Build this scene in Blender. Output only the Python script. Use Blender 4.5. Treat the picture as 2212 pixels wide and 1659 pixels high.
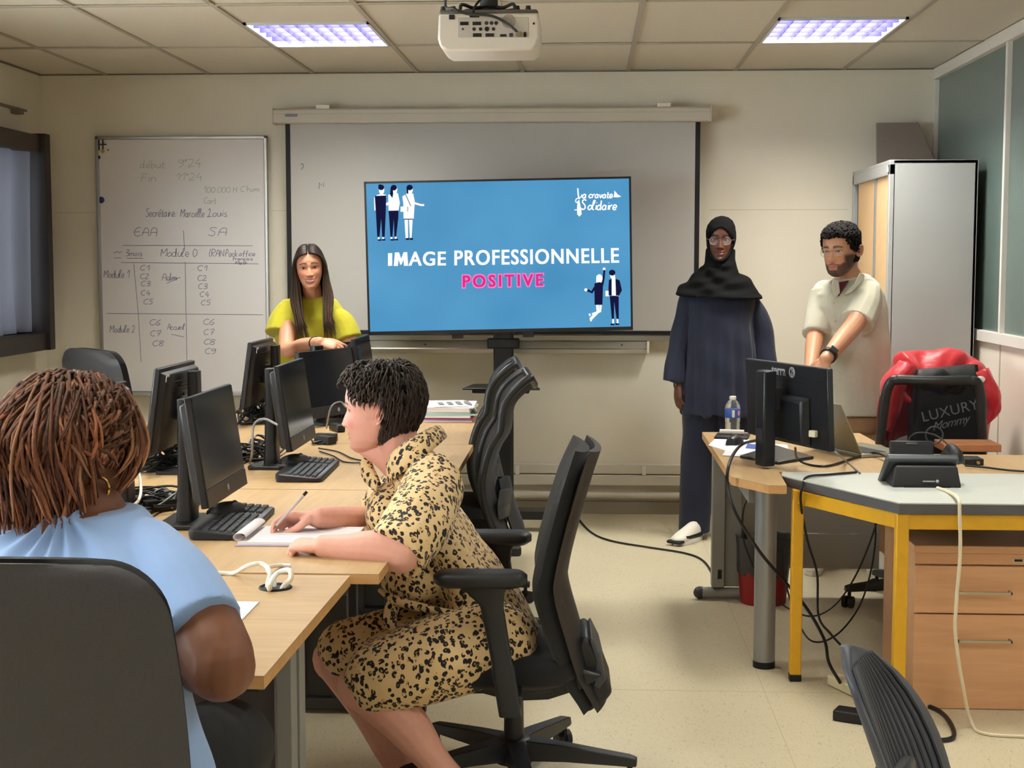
import bpy, bmesh, math, random
import numpy as np
from mathutils import Vector, Matrix, noise as mnoise
PI = math.pi
S = bpy.context.scene
for o in list(bpy.data.objects): bpy.data.objects.remove(o)
COL = S.collection
rnd = random.Random(7)

# ---------------------------------------------------------------- camera
FPX, CPX, CPY, CAMH = 3100.0, 1106.0, 829.5, 1.5
YAW = math.atan((1272-CPX)/FPX); PITCH = math.atan((565-CPY)/FPX)
cd = bpy.data.cameras.new('camera'); cam = bpy.data.objects.new('camera', cd); COL.objects.link(cam)
cd.sensor_width = 36.0; cd.lens = 36.0*FPX/2212.0
cd.shift_x = (1106.0-CPX)/2212.0; cd.shift_y = (CPY-829.5)/2212.0
cd.clip_start = 0.05; cd.clip_end = 200
cam.location = (0, 0, CAMH); cam.rotation_euler = (PI/2+PITCH, 0, YAW)
S.camera = cam
_f = np.array([-math.sin(YAW)*math.cos(PITCH), math.cos(YAW)*math.cos(PITCH), math.sin(PITCH)])
_r = np.array([math.cos(YAW), math.sin(YAW), 0.0]); _u = np.cross(_r, _f)
def at(x, y, Y=None, Z=None, X=None):
    """photograph point -> world point lying at the given depth / height / side plane"""
    d = _f+_r*(x-CPX)/FPX-_u*(y-CPY)/FPX
    t = Y/d[1] if Y is not None else ((Z-CAMH)/d[2] if Z is not None else X/d[0])
    return Vector((d[0]*t, d[1]*t, CAMH+d[2]*t))

# ---------------------------------------------------------------- colour, world, exposure
def lin(c):
    return tuple(((v/255.0)/12.92 if v <= 10 else (((v/255.0)+0.055)/1.055)**2.4) for v in c)
def rgba(c): return lin(c)+(1.0,)
S.view_settings.view_transform = 'Standard'; S.view_settings.look = 'None'
S.view_settings.gamma = 1.0; S.view_settings.use_curve_mapping = False
S.view_settings.exposure = 0.0
W = bpy.data.worlds.new('sky'); S.world = W; W.use_nodes = True
W.node_tree.nodes['Background'].inputs[0].default_value = (0.82, 0.87, 0.98, 1); W.node_tree.nodes['Background'].inputs[1].default_value = 3.0

def area(name, loc, rot, sx, sy, power, col, spread=PI):
    l = bpy.data.lights.new(name, 'AREA'); l.shape = 'RECTANGLE'; l.size = sx; l.size_y = sy; l.energy = power; l.color = col; l.spread = spread
    o = bpy.data.objects.new(name, l); COL.objects.link(o); o.location = loc; o.rotation_euler = rot
    return o
# daylight entering through the two unseen windows of the left wall (frames and openings are built with that wall)
for yc, pw in ((4.6, 118), (2.0, 78)):
    area('window_daylight', (-3.43, yc, 1.62), (0, -PI/2, 0), 1.1, 1.7, pw, (0.92, 0.98, 1.0))
LAMP_POWER = 66.0

# ---------------------------------------------------------------- materials
MATS = {}
def mat(name, col, rough=0.5, metal=0.0, var=0.0, scale=20.0, bump=0.0, bscale=None, emit=None, estr=0.0, alpha=1.0, trans=0.0, ior=1.45, spec=0.5, sss=0.0, coat=0.0, sheen=0.0, stretch=None, vcol=None, dist=0.002):
    if name in MATS: return MATS[name]
    m = bpy.data.materials.new(name); m.use_nodes = True; nt = m.node_tree; N = nt.nodes; L = nt.links
    b = N['Principled BSDF']; MATS[name] = m
    c = rgba(col)
    b.inputs['Base Color'].default_value = c; b.inputs['Roughness'].default_value = rough; b.inputs['Metallic'].default_value = metal
    b.inputs['Specular IOR Level'].default_value = spec; b.inputs['IOR'].default_value = ior
    b.inputs['Alpha'].default_value = alpha; b.inputs['Transmission Weight'].default_value = trans
    b.inputs['Coat Weight'].default_value = coat; b.inputs['Sheen Weight'].default_value = sheen
    if sss: b.inputs['Subsurface Weight'].default_value = sss; b.inputs['Subsurface Radius'].default_value = (0.012, 0.005, 0.003); b.inputs['Subsurface Scale'].default_value = 0.6
    if emit: b.inputs['Emission Color'].default_value = rgba(emit); b.inputs['Emission Strength'].default_value = estr
    tc = N.new('ShaderNodeTexCoord'); src = tc.outputs['Object']
    if stretch:
        mp = N.new('ShaderNodeMapping'); mp.inputs['Scale'].default_value = stretch; L.new(src, mp.inputs[0]); src = mp.outputs[0]
    base = None
    if vcol:
        a = N.new('ShaderNodeAttribute'); a.attribute_name = vcol; base = a.outputs['Color']
    if var or bump:
        nz = N.new('ShaderNodeTexNoise'); nz.inputs['Scale'].default_value = scale; nz.inputs['Detail'].default_value = 4; L.new(src, nz.inputs['Vector'])
    if var:
        mr = N.new('ShaderNodeMapRange'); mr.inputs['From Min'].default_value = 0.25; mr.inputs['From Max'].default_value = 0.75
        mr.inputs['To Min'].default_value = 1-var; mr.inputs['To Max'].default_value = 1+var; L.new(nz.outputs['Fac'], mr.inputs['Value'])
        mx = N.new('ShaderNodeVectorMath'); mx.operation = 'SCALE'
        if base: L.new(base, mx.inputs[0])
        else: mx.inputs[0].default_value = c[:3]
        L.new(mr.outputs[0], mx.inputs['Scale']); base = mx.outputs[0]
    if base: L.new(base, b.inputs['Base Color'])
    if bump:
        n2 = nz
        if bscale:
            n2 = N.new('ShaderNodeTexNoise'); n2.inputs['Scale'].default_value = bscale; n2.inputs['Detail'].default_value = 3; L.new(src, n2.inputs['Vector'])
        bp = N.new('ShaderNodeBump'); bp.inputs['Strength'].default_value = bump; bp.inputs['Distance'].default_value = dist
        L.new(n2.outputs['Fac'], bp.inputs['Height']); L.new(bp.outputs[0], b.inputs['Normal'])
    return m
def emis(name, col, s=1.0):
    if name in MATS: return MATS[name]
    m = bpy.data.materials.new(name); m.use_nodes = True; nt = m.node_tree; nt.nodes.clear()
    e = nt.nodes.new('ShaderNodeEmission'); e.inputs[0].default_value = rgba(col); e.inputs[1].default_value = s
    o = nt.nodes.new('ShaderNodeOutputMaterial'); nt.links.new(e.outputs[0], o.inputs[0]); MATS[name] = m
    return m

# ---------------------------------------------------------------- mesh builder
def frames(pts):
    P = [Vector(p) for p in pts]; n = len(P); T = []
    for i in range(n):
        t = (P[min(i+1, n-1)]-P[max(i-1, 0)])
        T.append(t.normalized() if t.length > 1e-9 else Vector((0, 0, 1)))
    a = Vector((0, 0, 1)) if abs(T[0].z) < 0.9 else Vector((1, 0, 0))
    u = T[0].cross(a).normalized(); out = []
    for i in range(n):
        if i:
            u = u-T[i]*u.dot(T[i])
            u = u.normalized() if u.length > 1e-6 else T[i].orthogonal().normalized()
        out.append((P[i], u.copy(), T[i].cross(u)))
    return out
def smoothpath(pts, k=6):
    """Catmull-Rom through points (any dimension)"""
    P = [np.array(p, float) for p in pts]
    if len(P) < 3: return [tuple(p) for p in P]
    Q = [2*P[0]-P[1]]+P+[2*P[-1]-P[-2]]; out = []
    for i in range(1, len(Q)-2):
        for j in range(k):
            t = j/k; a, b, c, d = Q[i-1], Q[i], Q[i+1], Q[i+2]
            out.append(tuple(0.5*((2*b)+(-a+c)*t+(2*a-5*b+4*c-d)*t*t+(-a+3*b-3*c+d)*t**3)))
    out.append(tuple(P[-1])); return out
class MB:
    def __init__(s): s.v = []; s.f = []; s.c = None
    def add(s, v, f):
        o = len(s.v); s.v += [tuple(p) for p in v]; s.f += [tuple(i+o for i in q) for q in f]; return s
    def box(s, x0, x1, y0, y1, z0, z1, M=None):
        v = [(x, y, z) for z in (z0, z1) for x, y in ((x0, y0), (x1, y0), (x1, y1), (x0, y1))]
        if M is not None: v = [M @ Vector(p) for p in v]
        return s.add(v, [(0, 3, 2, 1), (4, 5, 6, 7), (0, 1, 5, 4), (1, 2, 6, 5), (2, 3, 7, 6), (3, 0, 4, 7)])
    def bar(s, p0, p1, w, h, up=(0, 0, 1)):
        p0 = Vector(p0); p1 = Vector(p1); t = (p1-p0).normalized(); u = t.cross(Vector(up)); u = u.normalized() if u.length > 1e-6 else t.orthogonal().normalized(); n = u.cross(t)
        v = [p+u*a*w/2+n*b*h/2 for p in (p0, p1) for a, b in ((-1, -1), (1, -1), (1, 1), (-1, 1))]
        return s.add(v, [(0, 3, 2, 1), (4, 5, 6, 7), (0, 1, 5, 4), (1, 2, 6, 5), (2, 3, 7, 6), (3, 0, 4, 7)])
    def loft(s, rings, cap=True, close=True):
        n = len(rings[0]); v = [p for r in rings for p in r]; f = []
        m = n if close else n-1
        for i in range(len(rings)-1):
            for j in range(m):
                k = (j+1) % n; f.append((i*n+j, i*n+k, (i+1)*n+k, (i+1)*n+j))
        if cap and close: f.append(tuple(range(n-1, -1, -1))); f.append(tuple((len(rings)-1)*n+j for j in range(n)))
        return s.add(v, f)
    def tube(s, pts, r, n=8, cap=True, flat=1.0):
        fr = frames(pts); rr = r if hasattr(r, '__len__') else [r]*len(fr)
        return s.loft([[p+u*(math.cos(2*PI*k/n)*q)+w*(math.sin(2*PI*k/n)*q*flat) for k in range(n)] for (p, u, w), q in zip(fr, rr)], cap)
    def cyl(s, p0, p1, r0, r1=None, n=20): return s.tube([p0, p1], [r0, r0 if r1 is None else r1], n)
    def lathe(s, prof, n=24, o=(0, 0, 0)):
        return s.loft([[(o[0]+r*math.cos(2*PI*k/n), o[1]+r*math.sin(2*PI*k/n), o[2]+z) for k in range(n)] for r, z in prof])
    def prism(s, poly, a, b, M=None):
        """polygon in local xy pushed from z=a to z=b"""
        n = len(poly); v = [(p[0], p[1], a) for p in poly]+[(p[0], p[1], b) for p in poly]
        if M is not None: v = [M @ Vector(p) for p in v]
        return s.add(v, [tuple(range(n-1, -1, -1)), tuple(range(n, 2*n))]+[(i, (i+1) % n, n+(i+1) % n, n+i) for i in range(n)])
    def ball(s, c, r, n=16, m=10, M=None):
        r = r if hasattr(r, '__len__') else (r, r, r); R = []
        for i in range(m+1):
            t = PI*i/m; t = min(max(t, 0.02), PI-0.02)
            ring = [Vector((r[0]*math.sin(t)*math.cos(2*PI*k/n), r[1]*math.sin(t)*math.sin(2*PI*k/n), -r[2]*math.cos(t))) for k in range(n)]
            if M is not None: ring = [M @ p for p in ring]
            R.append([p+Vector(c) for p in ring])
        return s.loft(R)
    def sheet(s, fn, nu, nv, wrapu=False):
        v = [fn(i/(nu if wrapu else nu-1), j/(nv-1)) for j in range(nv) for i in range(nu)]; f = []
        for j in range(nv-1):
            for i in range(nu if wrapu else nu-1):
                k = (i+1) % nu; f.append((j*nu+i, j*nu+k, (j+1)*nu+k, (j+1)*nu+i))
        return s.add(v, f)
    def ribbon(s, pts, w, nrm):
        """flat strip following pts, facing nrm"""
        P = [Vector(p) for p in pts]; nrm = Vector(nrm); v = []; f = []
        for i, p in enumerate(P):
            t = (P[min(i+1, len(P)-1)]-P[max(i-1, 0)]); t = t.normalized() if t.length > 1e-9 else Vector((1, 0, 0)); q = t.cross(nrm).normalized()*w/2
            v += [p+q, p-q]
        for i in range(len(P)-1): f.append((2*i, 2*i+2, 2*i+3, 2*i+1))
        return s.add(v, f)
    def mesh(s, name):
        me = bpy.data.meshes.new(name); me.from_pydata([tuple(p) for p in s.v], [], s.f); me.update(); return me
    def build(s, name, m, parent=None, bevel=0.0, smooth=40, solid=0.0, sub=0, fix=True, world=True):
        me = s.mesh(name)
        if fix:
            bm = bmesh.new(); bm.from_mesh(me); bmesh.ops.recalc_face_normals(bm, faces=bm.faces); bm.to_mesh(me); bm.free()
        if s.c is not None:
            ca = me.color_attributes.new('Col', 'FLOAT_COLOR', 'POINT'); ca.data.foreach_set('color', np.array([tuple(c)+(1.0,) for c in s.c], dtype=np.float32).ravel())
        return link(name, me, m, parent, bevel, smooth, solid, sub, world)
PMW = {}
def link(name, me, m, parent=None, bevel=0.0, smooth=40, solid=0.0, sub=0, world=True):
    o = bpy.data.objects.new(name, me); COL.objects.link(o)
    for x in (m if isinstance(m, (list, tuple)) else [m]): me.materials.append(x)
    if smooth:
        me.polygons.foreach_set('use_smooth', [True]*len(me.polygons))
        if smooth < 180: me.set_sharp_from_angle(angle=math.radians(smooth))
    if bevel:
        b = o.modifiers.new('bevel', 'BEVEL'); b.width = bevel; b.segments = 2; b.limit_method = 'ANGLE'; b.angle_limit = math.radians(40); b.harden_normals = False
    if solid:
        b = o.modifiers.new('solid', 'SOLIDIFY'); b.thickness = solid; b.offset = 0
    if sub:
        b = o.modifiers.new('sub', 'SUBSURF'); b.levels = sub; b.render_levels = sub
    if parent is not None:
        o.parent = parent
        if world: o.matrix_parent_inverse = PMW.get(parent.name, Matrix.Identity(4)).inverted()
        PMW[o.name] = PMW.get(parent.name, Matrix.Identity(4)) if not world else Matrix.Identity(4)
    return o
def tag(o, label, cat, group=None, kind=None):
    o['label'] = label; o['category'] = cat
    if group: o['group'] = group
    if kind: o['kind'] = kind
    return o
def thing(name, label, cat, loc=(0, 0, 0), rotz=0.0, group=None):
    o = bpy.data.objects.new(name, None); COL.objects.link(o); o.empty_display_size = 0.1
    o.location = loc; o.rotation_euler = (0, 0, rotz); PMW[o.name] = Matrix.Translation(Vector(loc)) @ Matrix.Rotation(rotz, 4, 'Z')
    return tag(o, label, cat, group)
def struct(o):
    o['kind'] = 'structure'; return o
def dup(root, loc, rotz, label=None, skip=()):
    r = root.copy(); COL.objects.link(r); r.location = loc; r.rotation_euler = (0, 0, rotz)
    if label: r['label'] = label
    def rec(src, dst):
        for ch in list(src.children):
            if ch.name.split('.')[0] in skip: continue
            c = ch.copy(); COL.objects.link(c); c.parent = dst; rec(ch, c)
    rec(root, r); return r
def rrect(w, h, r, n=5, cx=0.0, cy=0.0):
    """rounded rectangle outline"""
    out = []
    for (sx, sy, a0) in ((1, 1, 0), (-1, 1, PI/2), (-1, -1, PI), (1, -1, 1.5*PI)):
        for k in range(n+1):
            a = a0+PI/2*k/n; out.append((cx+sx*(w/2-r)+r*math.cos(a), cy+sy*(h/2-r)+r*math.sin(a)))
    return out
def text_mesh(body, size, bold=0.0, shear=0.0, spacing=1.0, align='CENTER', extrude=0.0):
    cu = bpy.data.curves.new('txt', 'FONT'); cu.body = body; cu.size = size; cu.offset = bold; cu.shear = shear; cu.space_character = spacing
    cu.align_x = align; cu.align_y = 'CENTER'; cu.extrude = extrude; cu.resolution_u = 4
    o = bpy.data.objects.new('txt', cu); COL.objects.link(o); bpy.context.view_layer.update()
    me = bpy.data.meshes.new_from_object(o.evaluated_get(bpy.context.evaluated_depsgraph_get()))
    bpy.data.objects.remove(o); bpy.data.curves.remove(cu); return me
def text(name, body, size, M, m, parent, **k):
    me = text_mesh(body, size, **k); me.transform(M); o = link(name, me, m, parent, smooth=0); return o
# ================================================================ SETTING
XL, XR, YB, YF, ZC = -3.27, 1.99, 8.5, -1.6, 2.605
M_wall = mat('wall_paint', (222, 214, 196), 0.75, var=0.03, scale=3, bump=0.25, bscale=160)
M_ceil = mat('ceiling_tile_white', (208, 199, 182), 0.9, var=0.03, scale=60, bump=0.4, bscale=300)
M_grid = mat('ceiling_grid_grey', (168, 158, 142), 0.6)
M_white = mat('white_plastic', (222, 216, 204), 0.45)
M_trunk = mat('trunking_plastic', (205, 197, 182), 0.4)
M_black = mat('black_plastic', (22, 22, 24), 0.45, var=0.1, scale=200)
M_blk2 = mat('matt_black', (14, 14, 15), 0.6)
M_dgrey = mat('dark_grey_plastic', (48, 49, 52), 0.5)
M_alu = mat('brushed_aluminium', (176, 174, 168), 0.35, 0.85)
M_steel = mat('grey_steel_paint', (132, 132, 130), 0.45, 0.3)
M_dframe = mat('dark_window_frame', (38, 31, 29), 0.45)

# floor: vinyl with fine flecks
def floor_mat():
    m = bpy.data.materials.new('flecked_vinyl'); m.use_nodes = True; N = m.node_tree.nodes; L = m.node_tree.links; b = N['Principled BSDF']
    tc = N.new('ShaderNodeTexCoord'); mp = N.new('ShaderNodeMapping'); mp.inputs['Scale'].default_value = (60, 22, 1); L.new(tc.outputs['Object'], mp.inputs[0])
    n1 = N.new('ShaderNodeTexNoise'); n1.inputs['Scale'].default_value = 2.2; n1.inputs['Detail'].default_value = 5; n1.inputs['Distortion'].default_value = 1.5; L.new(mp.outputs[0], n1.inputs['Vector'])
    cr = N.new('ShaderNodeValToRGB'); e = cr.color_ramp.elements; e[0].position = 0.28; e[0].color = rgba((166, 153, 126)); e[1].position = 0.44; e[1].color = rgba((200, 189, 160))
    L.new(n1.outputs['Fac'], cr.inputs[0])
    n2 = N.new('ShaderNodeTexNoise'); n2.inputs['Scale'].default_value = 1.7; n2.inputs['Detail'].default_value = 3; L.new(tc.outputs['Object'], n2.inputs['Vector'])
    mr = N.new('ShaderNodeMapRange'); mr.inputs['To Min'].default_value = 0.9; mr.inputs['To Max'].default_value = 1.08; L.new(n2.outputs['Fac'], mr.inputs[0])
    mx = N.new('ShaderNodeVectorMath'); mx.operation = 'SCALE'; L.new(cr.outputs[0], mx.inputs[0]); L.new(mr.outputs[0], mx.inputs['Scale']); L.new(mx.outputs[0], b.inputs['Base Color'])
    b.inputs['Roughness'].default_value = 0.38; b.inputs['Specular IOR Level'].default_value = 0.4
    return m
fl = struct(MB().box(XL-.2, XR+.2, YF-.2, YB+.2, -0.12, 0).build('floor', floor_mat()))
for k, (a, b) in enumerate((((-3.2, 4.95), (1.95, 4.95)), ((0.62, -1.5), (0.62, 8.45)))):
    MB().bar((a[0], a[1], 0.0002), (b[0], b[1], 0.0002), 0.003, 0.0006).build('vinyl_seam', mat('vinyl_seam', (182, 170, 142), .5), fl)

# back wall
wb = struct(MB().box(XL-.2, XR+.2, YB, YB+.15, 0, ZC+.12).build('wall_back', M_wall))
for z, x0, x1 in ((1.80, -1.88, -1.8), (1.80, .70, 1.5), (1.79, -3.2, -2.95)):
    MB().box(x0, x1, YB-.0006, YB+.001, z, z+.003).build('paint_joint', mat('paint_joint', (188, 176, 156), .8), wb)
struct(MB().box(XL-.2, XR+.2, YF-.15, YF, 0, ZC+.12).build('wall_front', M_wall))
# left wall with three window openings: y ranges
WIN = [(1.1, 2.9, 1.07, 2.17), (3.7, 5.5, 1.07, 2.17), (6.3, 8.16, 1.07, 2.17)]
wl = MB(); ys = YF
for a, b, z0, z1 in WIN:
    wl.box(XL-.15, XL, ys, a, 0, ZC+.12); wl.box(XL-.15, XL, a, b, 0, z0); wl.box(XL-.15, XL, a, b, z1, ZC+.12); ys = b
wl.box(XL-.15, XL, ys, YB+.1, 0, ZC+.12)
struct(wl.build('wall_left', M_wall))
M_curt = mat('grey_curtain_cloth', (104, 108, 124), 0.85, bump=.2, scale=300)
def curtain_mat():
    m = bpy.data.materials.new('translucent_curtain'); m.use_nodes = True; N = m.node_tree.nodes; L = m.node_tree.links; N.clear()
    d = N.new('ShaderNodeBsdfDiffuse'); d.inputs[0].default_value = rgba((116, 116, 122)); t = N.new('ShaderNodeBsdfTranslucent'); t.inputs[0].default_value = rgba((128, 129, 136))
    mx = N.new('ShaderNodeMixShader'); mx.inputs[0].default_value = 0.45; o = N.new('ShaderNodeOutputMaterial')
    L.new(d.outputs[0], mx.inputs[1]); L.new(t.outputs[0], mx.inputs[2]); L.new(mx.outputs[0], o.inputs[0]); return m
M_curtt = curtain_mat()
M_glass = mat('window_glass', (235, 240, 240), 0.02, trans=1.0, ior=1.01, spec=0.3)
for i, (a, b, z0, z1) in enumerate(WIN):
    fr = MB(); t = .06; x0, x1 = XL-.14, XL+.02
    fr.box(x0, x1, a, b, z0, z0+t); fr.box(x0, x1, a, b, z1-t, z1); fr.box(x0, x1, a, a+t, z0, z1); fr.box(x0, x1, b-t, b, z0, z1)
    w = struct(fr.build('window_%d' % (i+1), M_dframe, bevel=.004))
    MB().box(XL-.10, XL-.092, a+t, b-t, z0+t, z1-t).build('pane', M_glass, w)
    if i == 2:
        # blackout casing projecting into the room, roller box and curtain
        cs = MB(); X1 = XL+.16
        cs.box(XL, X1, b-.02, b+.06, z0-.08, z1+.06); cs.box(XL, X1, a-.06, a+.02, z0-.08, z1+.06); cs.box(XL, X1-.02, a, b, z0-.08, z0+.02)
        cs.build('casing', M_dframe, w, bevel=.004)
        MB().box(XL+.02, X1-.03, a, b-.02, z1-.05, z1+.05).build('roller_box', mat('roller_box_brown', (66, 53, 48), .5), w, bevel=.008)
        def cf(u, v):
            y = a+.02+(b-a-.10)*u; zz = z0+.03+(z1-z0-.07)*v
            return (XL+.065+.022*math.sin(u*46+.8*math.sin(v*3))+.012*math.sin(u*19+v*2)+.01*(1-v)*math.sin(u*80), y, zz)
        MB().sheet(cf, 160, 14).build('curtain', M_curtt, w, smooth=180)
# right wall: partition with white lower panels and tinted panes in a white frame
M_panel = mat('partition_panel_white', (236, 227, 212), 0.5, var=.02, scale=2)
M_pframe = mat('partition_frame_white', (224, 219, 210), 0.4)
M_tint = mat('tinted_frosted_glass', (98, 114, 108), 0.22, var=.06, scale=1.2, spec=.6)
wr = struct(MB().box(XR, XR+.08, YF-.1, YB, 0, 1.10).box(XR+.05, XR+.08, YF-.1, YB, 1.10, ZC+.12).build('wall_right', M_panel))
POST = [8.485, 7.05, 5.85, 4.65, 3.45, 2.25, 1.05, -.15, -1.35]
for k, y in enumerate(POST):
    MB().box(XR-.012, XR+.03, y-.015, y+.015, 1.10, ZC).build('post', M_pframe, wr, bevel=.002)
    if k: MB().box(XR+.012, XR+.02, y+.012, POST[k-1]-.012, 1.15, ZC-.06).build('pane', M_tint, wr)
MB().box(XR-.02, XR+.03, YF, YB, 1.10, 1.155).build('rail', M_pframe, wr, bevel=.003)
MB().box(XR-.02, XR+.03, YF, YB, ZC-.065, ZC-.002).build('rail', M_pframe, wr, bevel=.003)
for y in (7.05, 5.85, 4.65): MB().box(XR-.004, XR+.002, y-.004, y+.004, 0.02, 1.10).build('panel_joint', mat('panel_joint', (196, 188, 176), .5), wr)
MB().box(XR-.012, XR+.002, YF, YB, 0, .08).build('skirting', M_pframe, wr, bevel=.002)

# ceiling: slab, hung tiles, metal grid
ce = struct(MB().box(XL-.2, XR+.2, YF-.2, YB+.15, ZC+.11, ZC+.2).build('ceiling', M_ceil))
GP = .618; GX = [-.394+GP*i for i in range(-5, 5)]; GY = [YB-.008]+[7.446-1.204*i for i in range(0, 9)]
GX = [XL]+[x for x in GX if XL+.1 < x < XR-.1]+[XR]
LIGHTS = [(-1.629, -1.011), (.843, 1.461)]        # the two columns that carry light fittings
tile_cache = {}
for j in range(len(GY)-1):
    y1, y0 = GY[j], max(GY[j+1], YF)
    if y1 <= YF: break
    for i in range(len(GX)-1):
        x0, x1 = GX[i], GX[i+1]; lit = any(abs(x0-a) < .03 for a, b in LIGHTS) and j in (1, 3, 5, 7)
        yy1 = y1-.72 if lit else y1
        key = (round(x1-x0, 3), round(yy1-y0, 3))
        if key not in tile_cache:
            w, h = x1-x0-.006, yy1-y0-.006
            mb = MB().box(-w/2, w/2, -h/2, h/2, 0, .015); me = mb.mesh('tile'); me.materials.append(M_ceil); tile_cache[key] = me
        t = bpy.data.objects.new('tile', tile_cache[key]); COL.objects.link(t); t.parent = ce
        t.location = ((x0+x1)/2, (yy1+y0)/2, ZC+.004+rnd.uniform(-.0015, .0015)); t.rotation_euler = (rnd.uniform(-.002, .002), rnd.uniform(-.002, .002), 0)
for x in GX[1:-1]: MB().box(x-.012, x+.012, YF, YB, ZC-.003, ZC+.003).build('grid_bar', M_grid, ce)
for y in GY[1:]:
    if y > YF: MB().box(XL, XR, y-.012, y+.012, ZC-.0035, ZC+.0025).build('grid_bar', M_grid, ce)
MB().box(XL, XR, YB-.02, YB, ZC-.004, ZC+.002).build('edge_trim', mat('edge_trim_dark', (120, 110, 96), .7), ce)
MB().box(XL, XL+.02, YF, YB, ZC-.004, ZC+.002).build('edge_trim', mat('edge_trim_dark', (120, 110, 96), .7), ce)
# vertical joint cover, trunking, heating pipe and skirting on the back wall
t1 = struct(MB().box(XL, 1.48, YB-.055, YB, .245, .305).build('trim_1', M_trunk, bevel=.006))
MB().box(XL, 1.5, YB-.055, YB, .176, .240).build('lower_cover', M_trunk, t1, bevel=.006)
for x, z in ((-.10, .30), (.33, .27), (-.10, .205), (-.42, .27), (.8, .27)): MB().box(x-.012, x+.012, YB-.062, YB-.05, z-.03, z+.025).build('joint_clip', M_white, t1, bevel=.002)
t2 = struct(MB().tube([(XL+.05, YB-.04, .12), (1.5, YB-.04, .115)], .021, 14).build('trim_2', M_trunk))
struct(MB().box(XL, XR, YB-.014, YB, 0, .075).build('baseboard_back', mat('skirting_grey', (150, 140, 122), .6), bevel=.002))
struct(MB().box(XL, XL+.014, YF, YB-.015, 0, .075).build('baseboard_left', MATS['skirting_grey'], bevel=.002))
tag(MB().box(XL+.002, XL+.03, 7.6, 8.22, 2.36, 2.372).box(XL+.002, XL+.05, 8.05, 8.12, 2.335, 2.36).build('curtain_rail', mat('rail_grey', (120, 112, 100), .5)), 'thin grey curtain rail on the left wall above the window', 'rail')
# small cable clipped under the window
cb = MB().tube(smoothpath([(XL+.14, YB-.04, 1.0), (XL+.12, YB-.03, .93), (XL+.15, YB-.025, .86), (XL+.13, YB-.02, .7), (XL+.16, YB-.02, .45), (XL+.15, YB-.02, .32)], 6), .004, 6)
o = cb.build('wall_cable', M_white); tag(o, 'thin white cable running down the corner below the curtained window', 'cable')
MB().box(XL+.125, XL+.165, YB-.04, YB-.005, .90, .96).build('junction_box', M_white, o, bevel=.004)

# ---------------------------------------------------------------- ceiling light fittings
M_louv = mat('louvre_metal', (46, 43, 92), 0.4, .3)
M_tray = mat('light_tray', (100, 96, 150), 0.5)
M_lframe = mat('light_frame', (206, 204, 204), 0.4)
M_tube = emis('fluorescent_tube', (206, 206, 255), 4.0)
def light_fitting(x0, x1, y0, y1, label, power):
    t = thing('ceiling_light', label, 'light', ((x0+x1)/2, (y0+y1)/2, ZC), 0, 'recessed louvred ceiling lights')
    a = .014
    MB().box(x0, x1, y0, y0+a, ZC-.006, ZC+.008).box(x0, x1, y1-a, y1, ZC-.006, ZC+.008).box(x0, x0+a, y0, y1, ZC-.006, ZC+.008).box(x1-a, x1, y0, y1, ZC-.006, ZC+.008).build('frame', M_lframe, t)
    MB().box(x0, x1, y0, y1, ZC+.085, ZC+.095).box(x0, x0+.008, y0, y1, ZC+.008, ZC+.09).box(x1-.008, x1, y0, y1, ZC+.008, ZC+.09).box(x0, x1, y0, y0+.008, ZC+.008, ZC+.09).box(x0, x1, y1-.008, y1, ZC+.008, ZC+.09).build('tray', M_tray, t)
    nx, ny = 8, 5
    for i in range(1, nx):
        x = x0+a+(x1-x0-2*a)*i/nx; MB().box(x-.0012, x+.0012, y0+a, y1-a, ZC+.002, ZC+.04).build('louvre_blade', M_louv, t)
    for j in range(1, ny):
        y = y0+a+(y1-y0-2*a)*j/ny; MB().box(x0+a, x1-a, y-.0015, y+.0015, ZC+.002, ZC+.042).build('louvre_blade', M_louv, t)
    for q in (.3, .7): MB().cyl((x0+.03, y0+(y1-y0)*q, ZC+.064), (x1-.03, y0+(y1-y0)*q, ZC+.064), .008, n=10).build('tube', M_tube, t)
    l = area('lamp_light', ((x0+x1)/2, (y0+y1)/2, ZC+.053), (0, 0, 0), x1-x0-.06, y1-y0-.06, power, (1.0, .99, .90)); l.parent = t; l.matrix_parent_inverse = PMW[t.name].inverted()
    return t
names = {0: 'front row, over the standing person in yellow', 1: 'front row, over the person by the cabinet'}
for r, yy in enumerate((7.434, 7.434-1.204*2, 7.434-1.204*4, 7.434-1.204*6)):
    for c, (a, b) in enumerate(LIGHTS):
        lab = ('recessed ceiling light with lavender louvres, ' + ('left of the projector' if c == 0 else 'right of the projector, near the partition')) if r == 0 else ('unseen recessed ceiling light, row %s behind the projector, %s column' % (('one', 'two', 'three')[r-1], 'window-side' if c == 0 else 'partition-side'))
        light_fitting(a+.012, b-.012, yy-.70, yy, lab, LAMP_POWER*(1.15, .7, .5, .9)[r])
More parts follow.
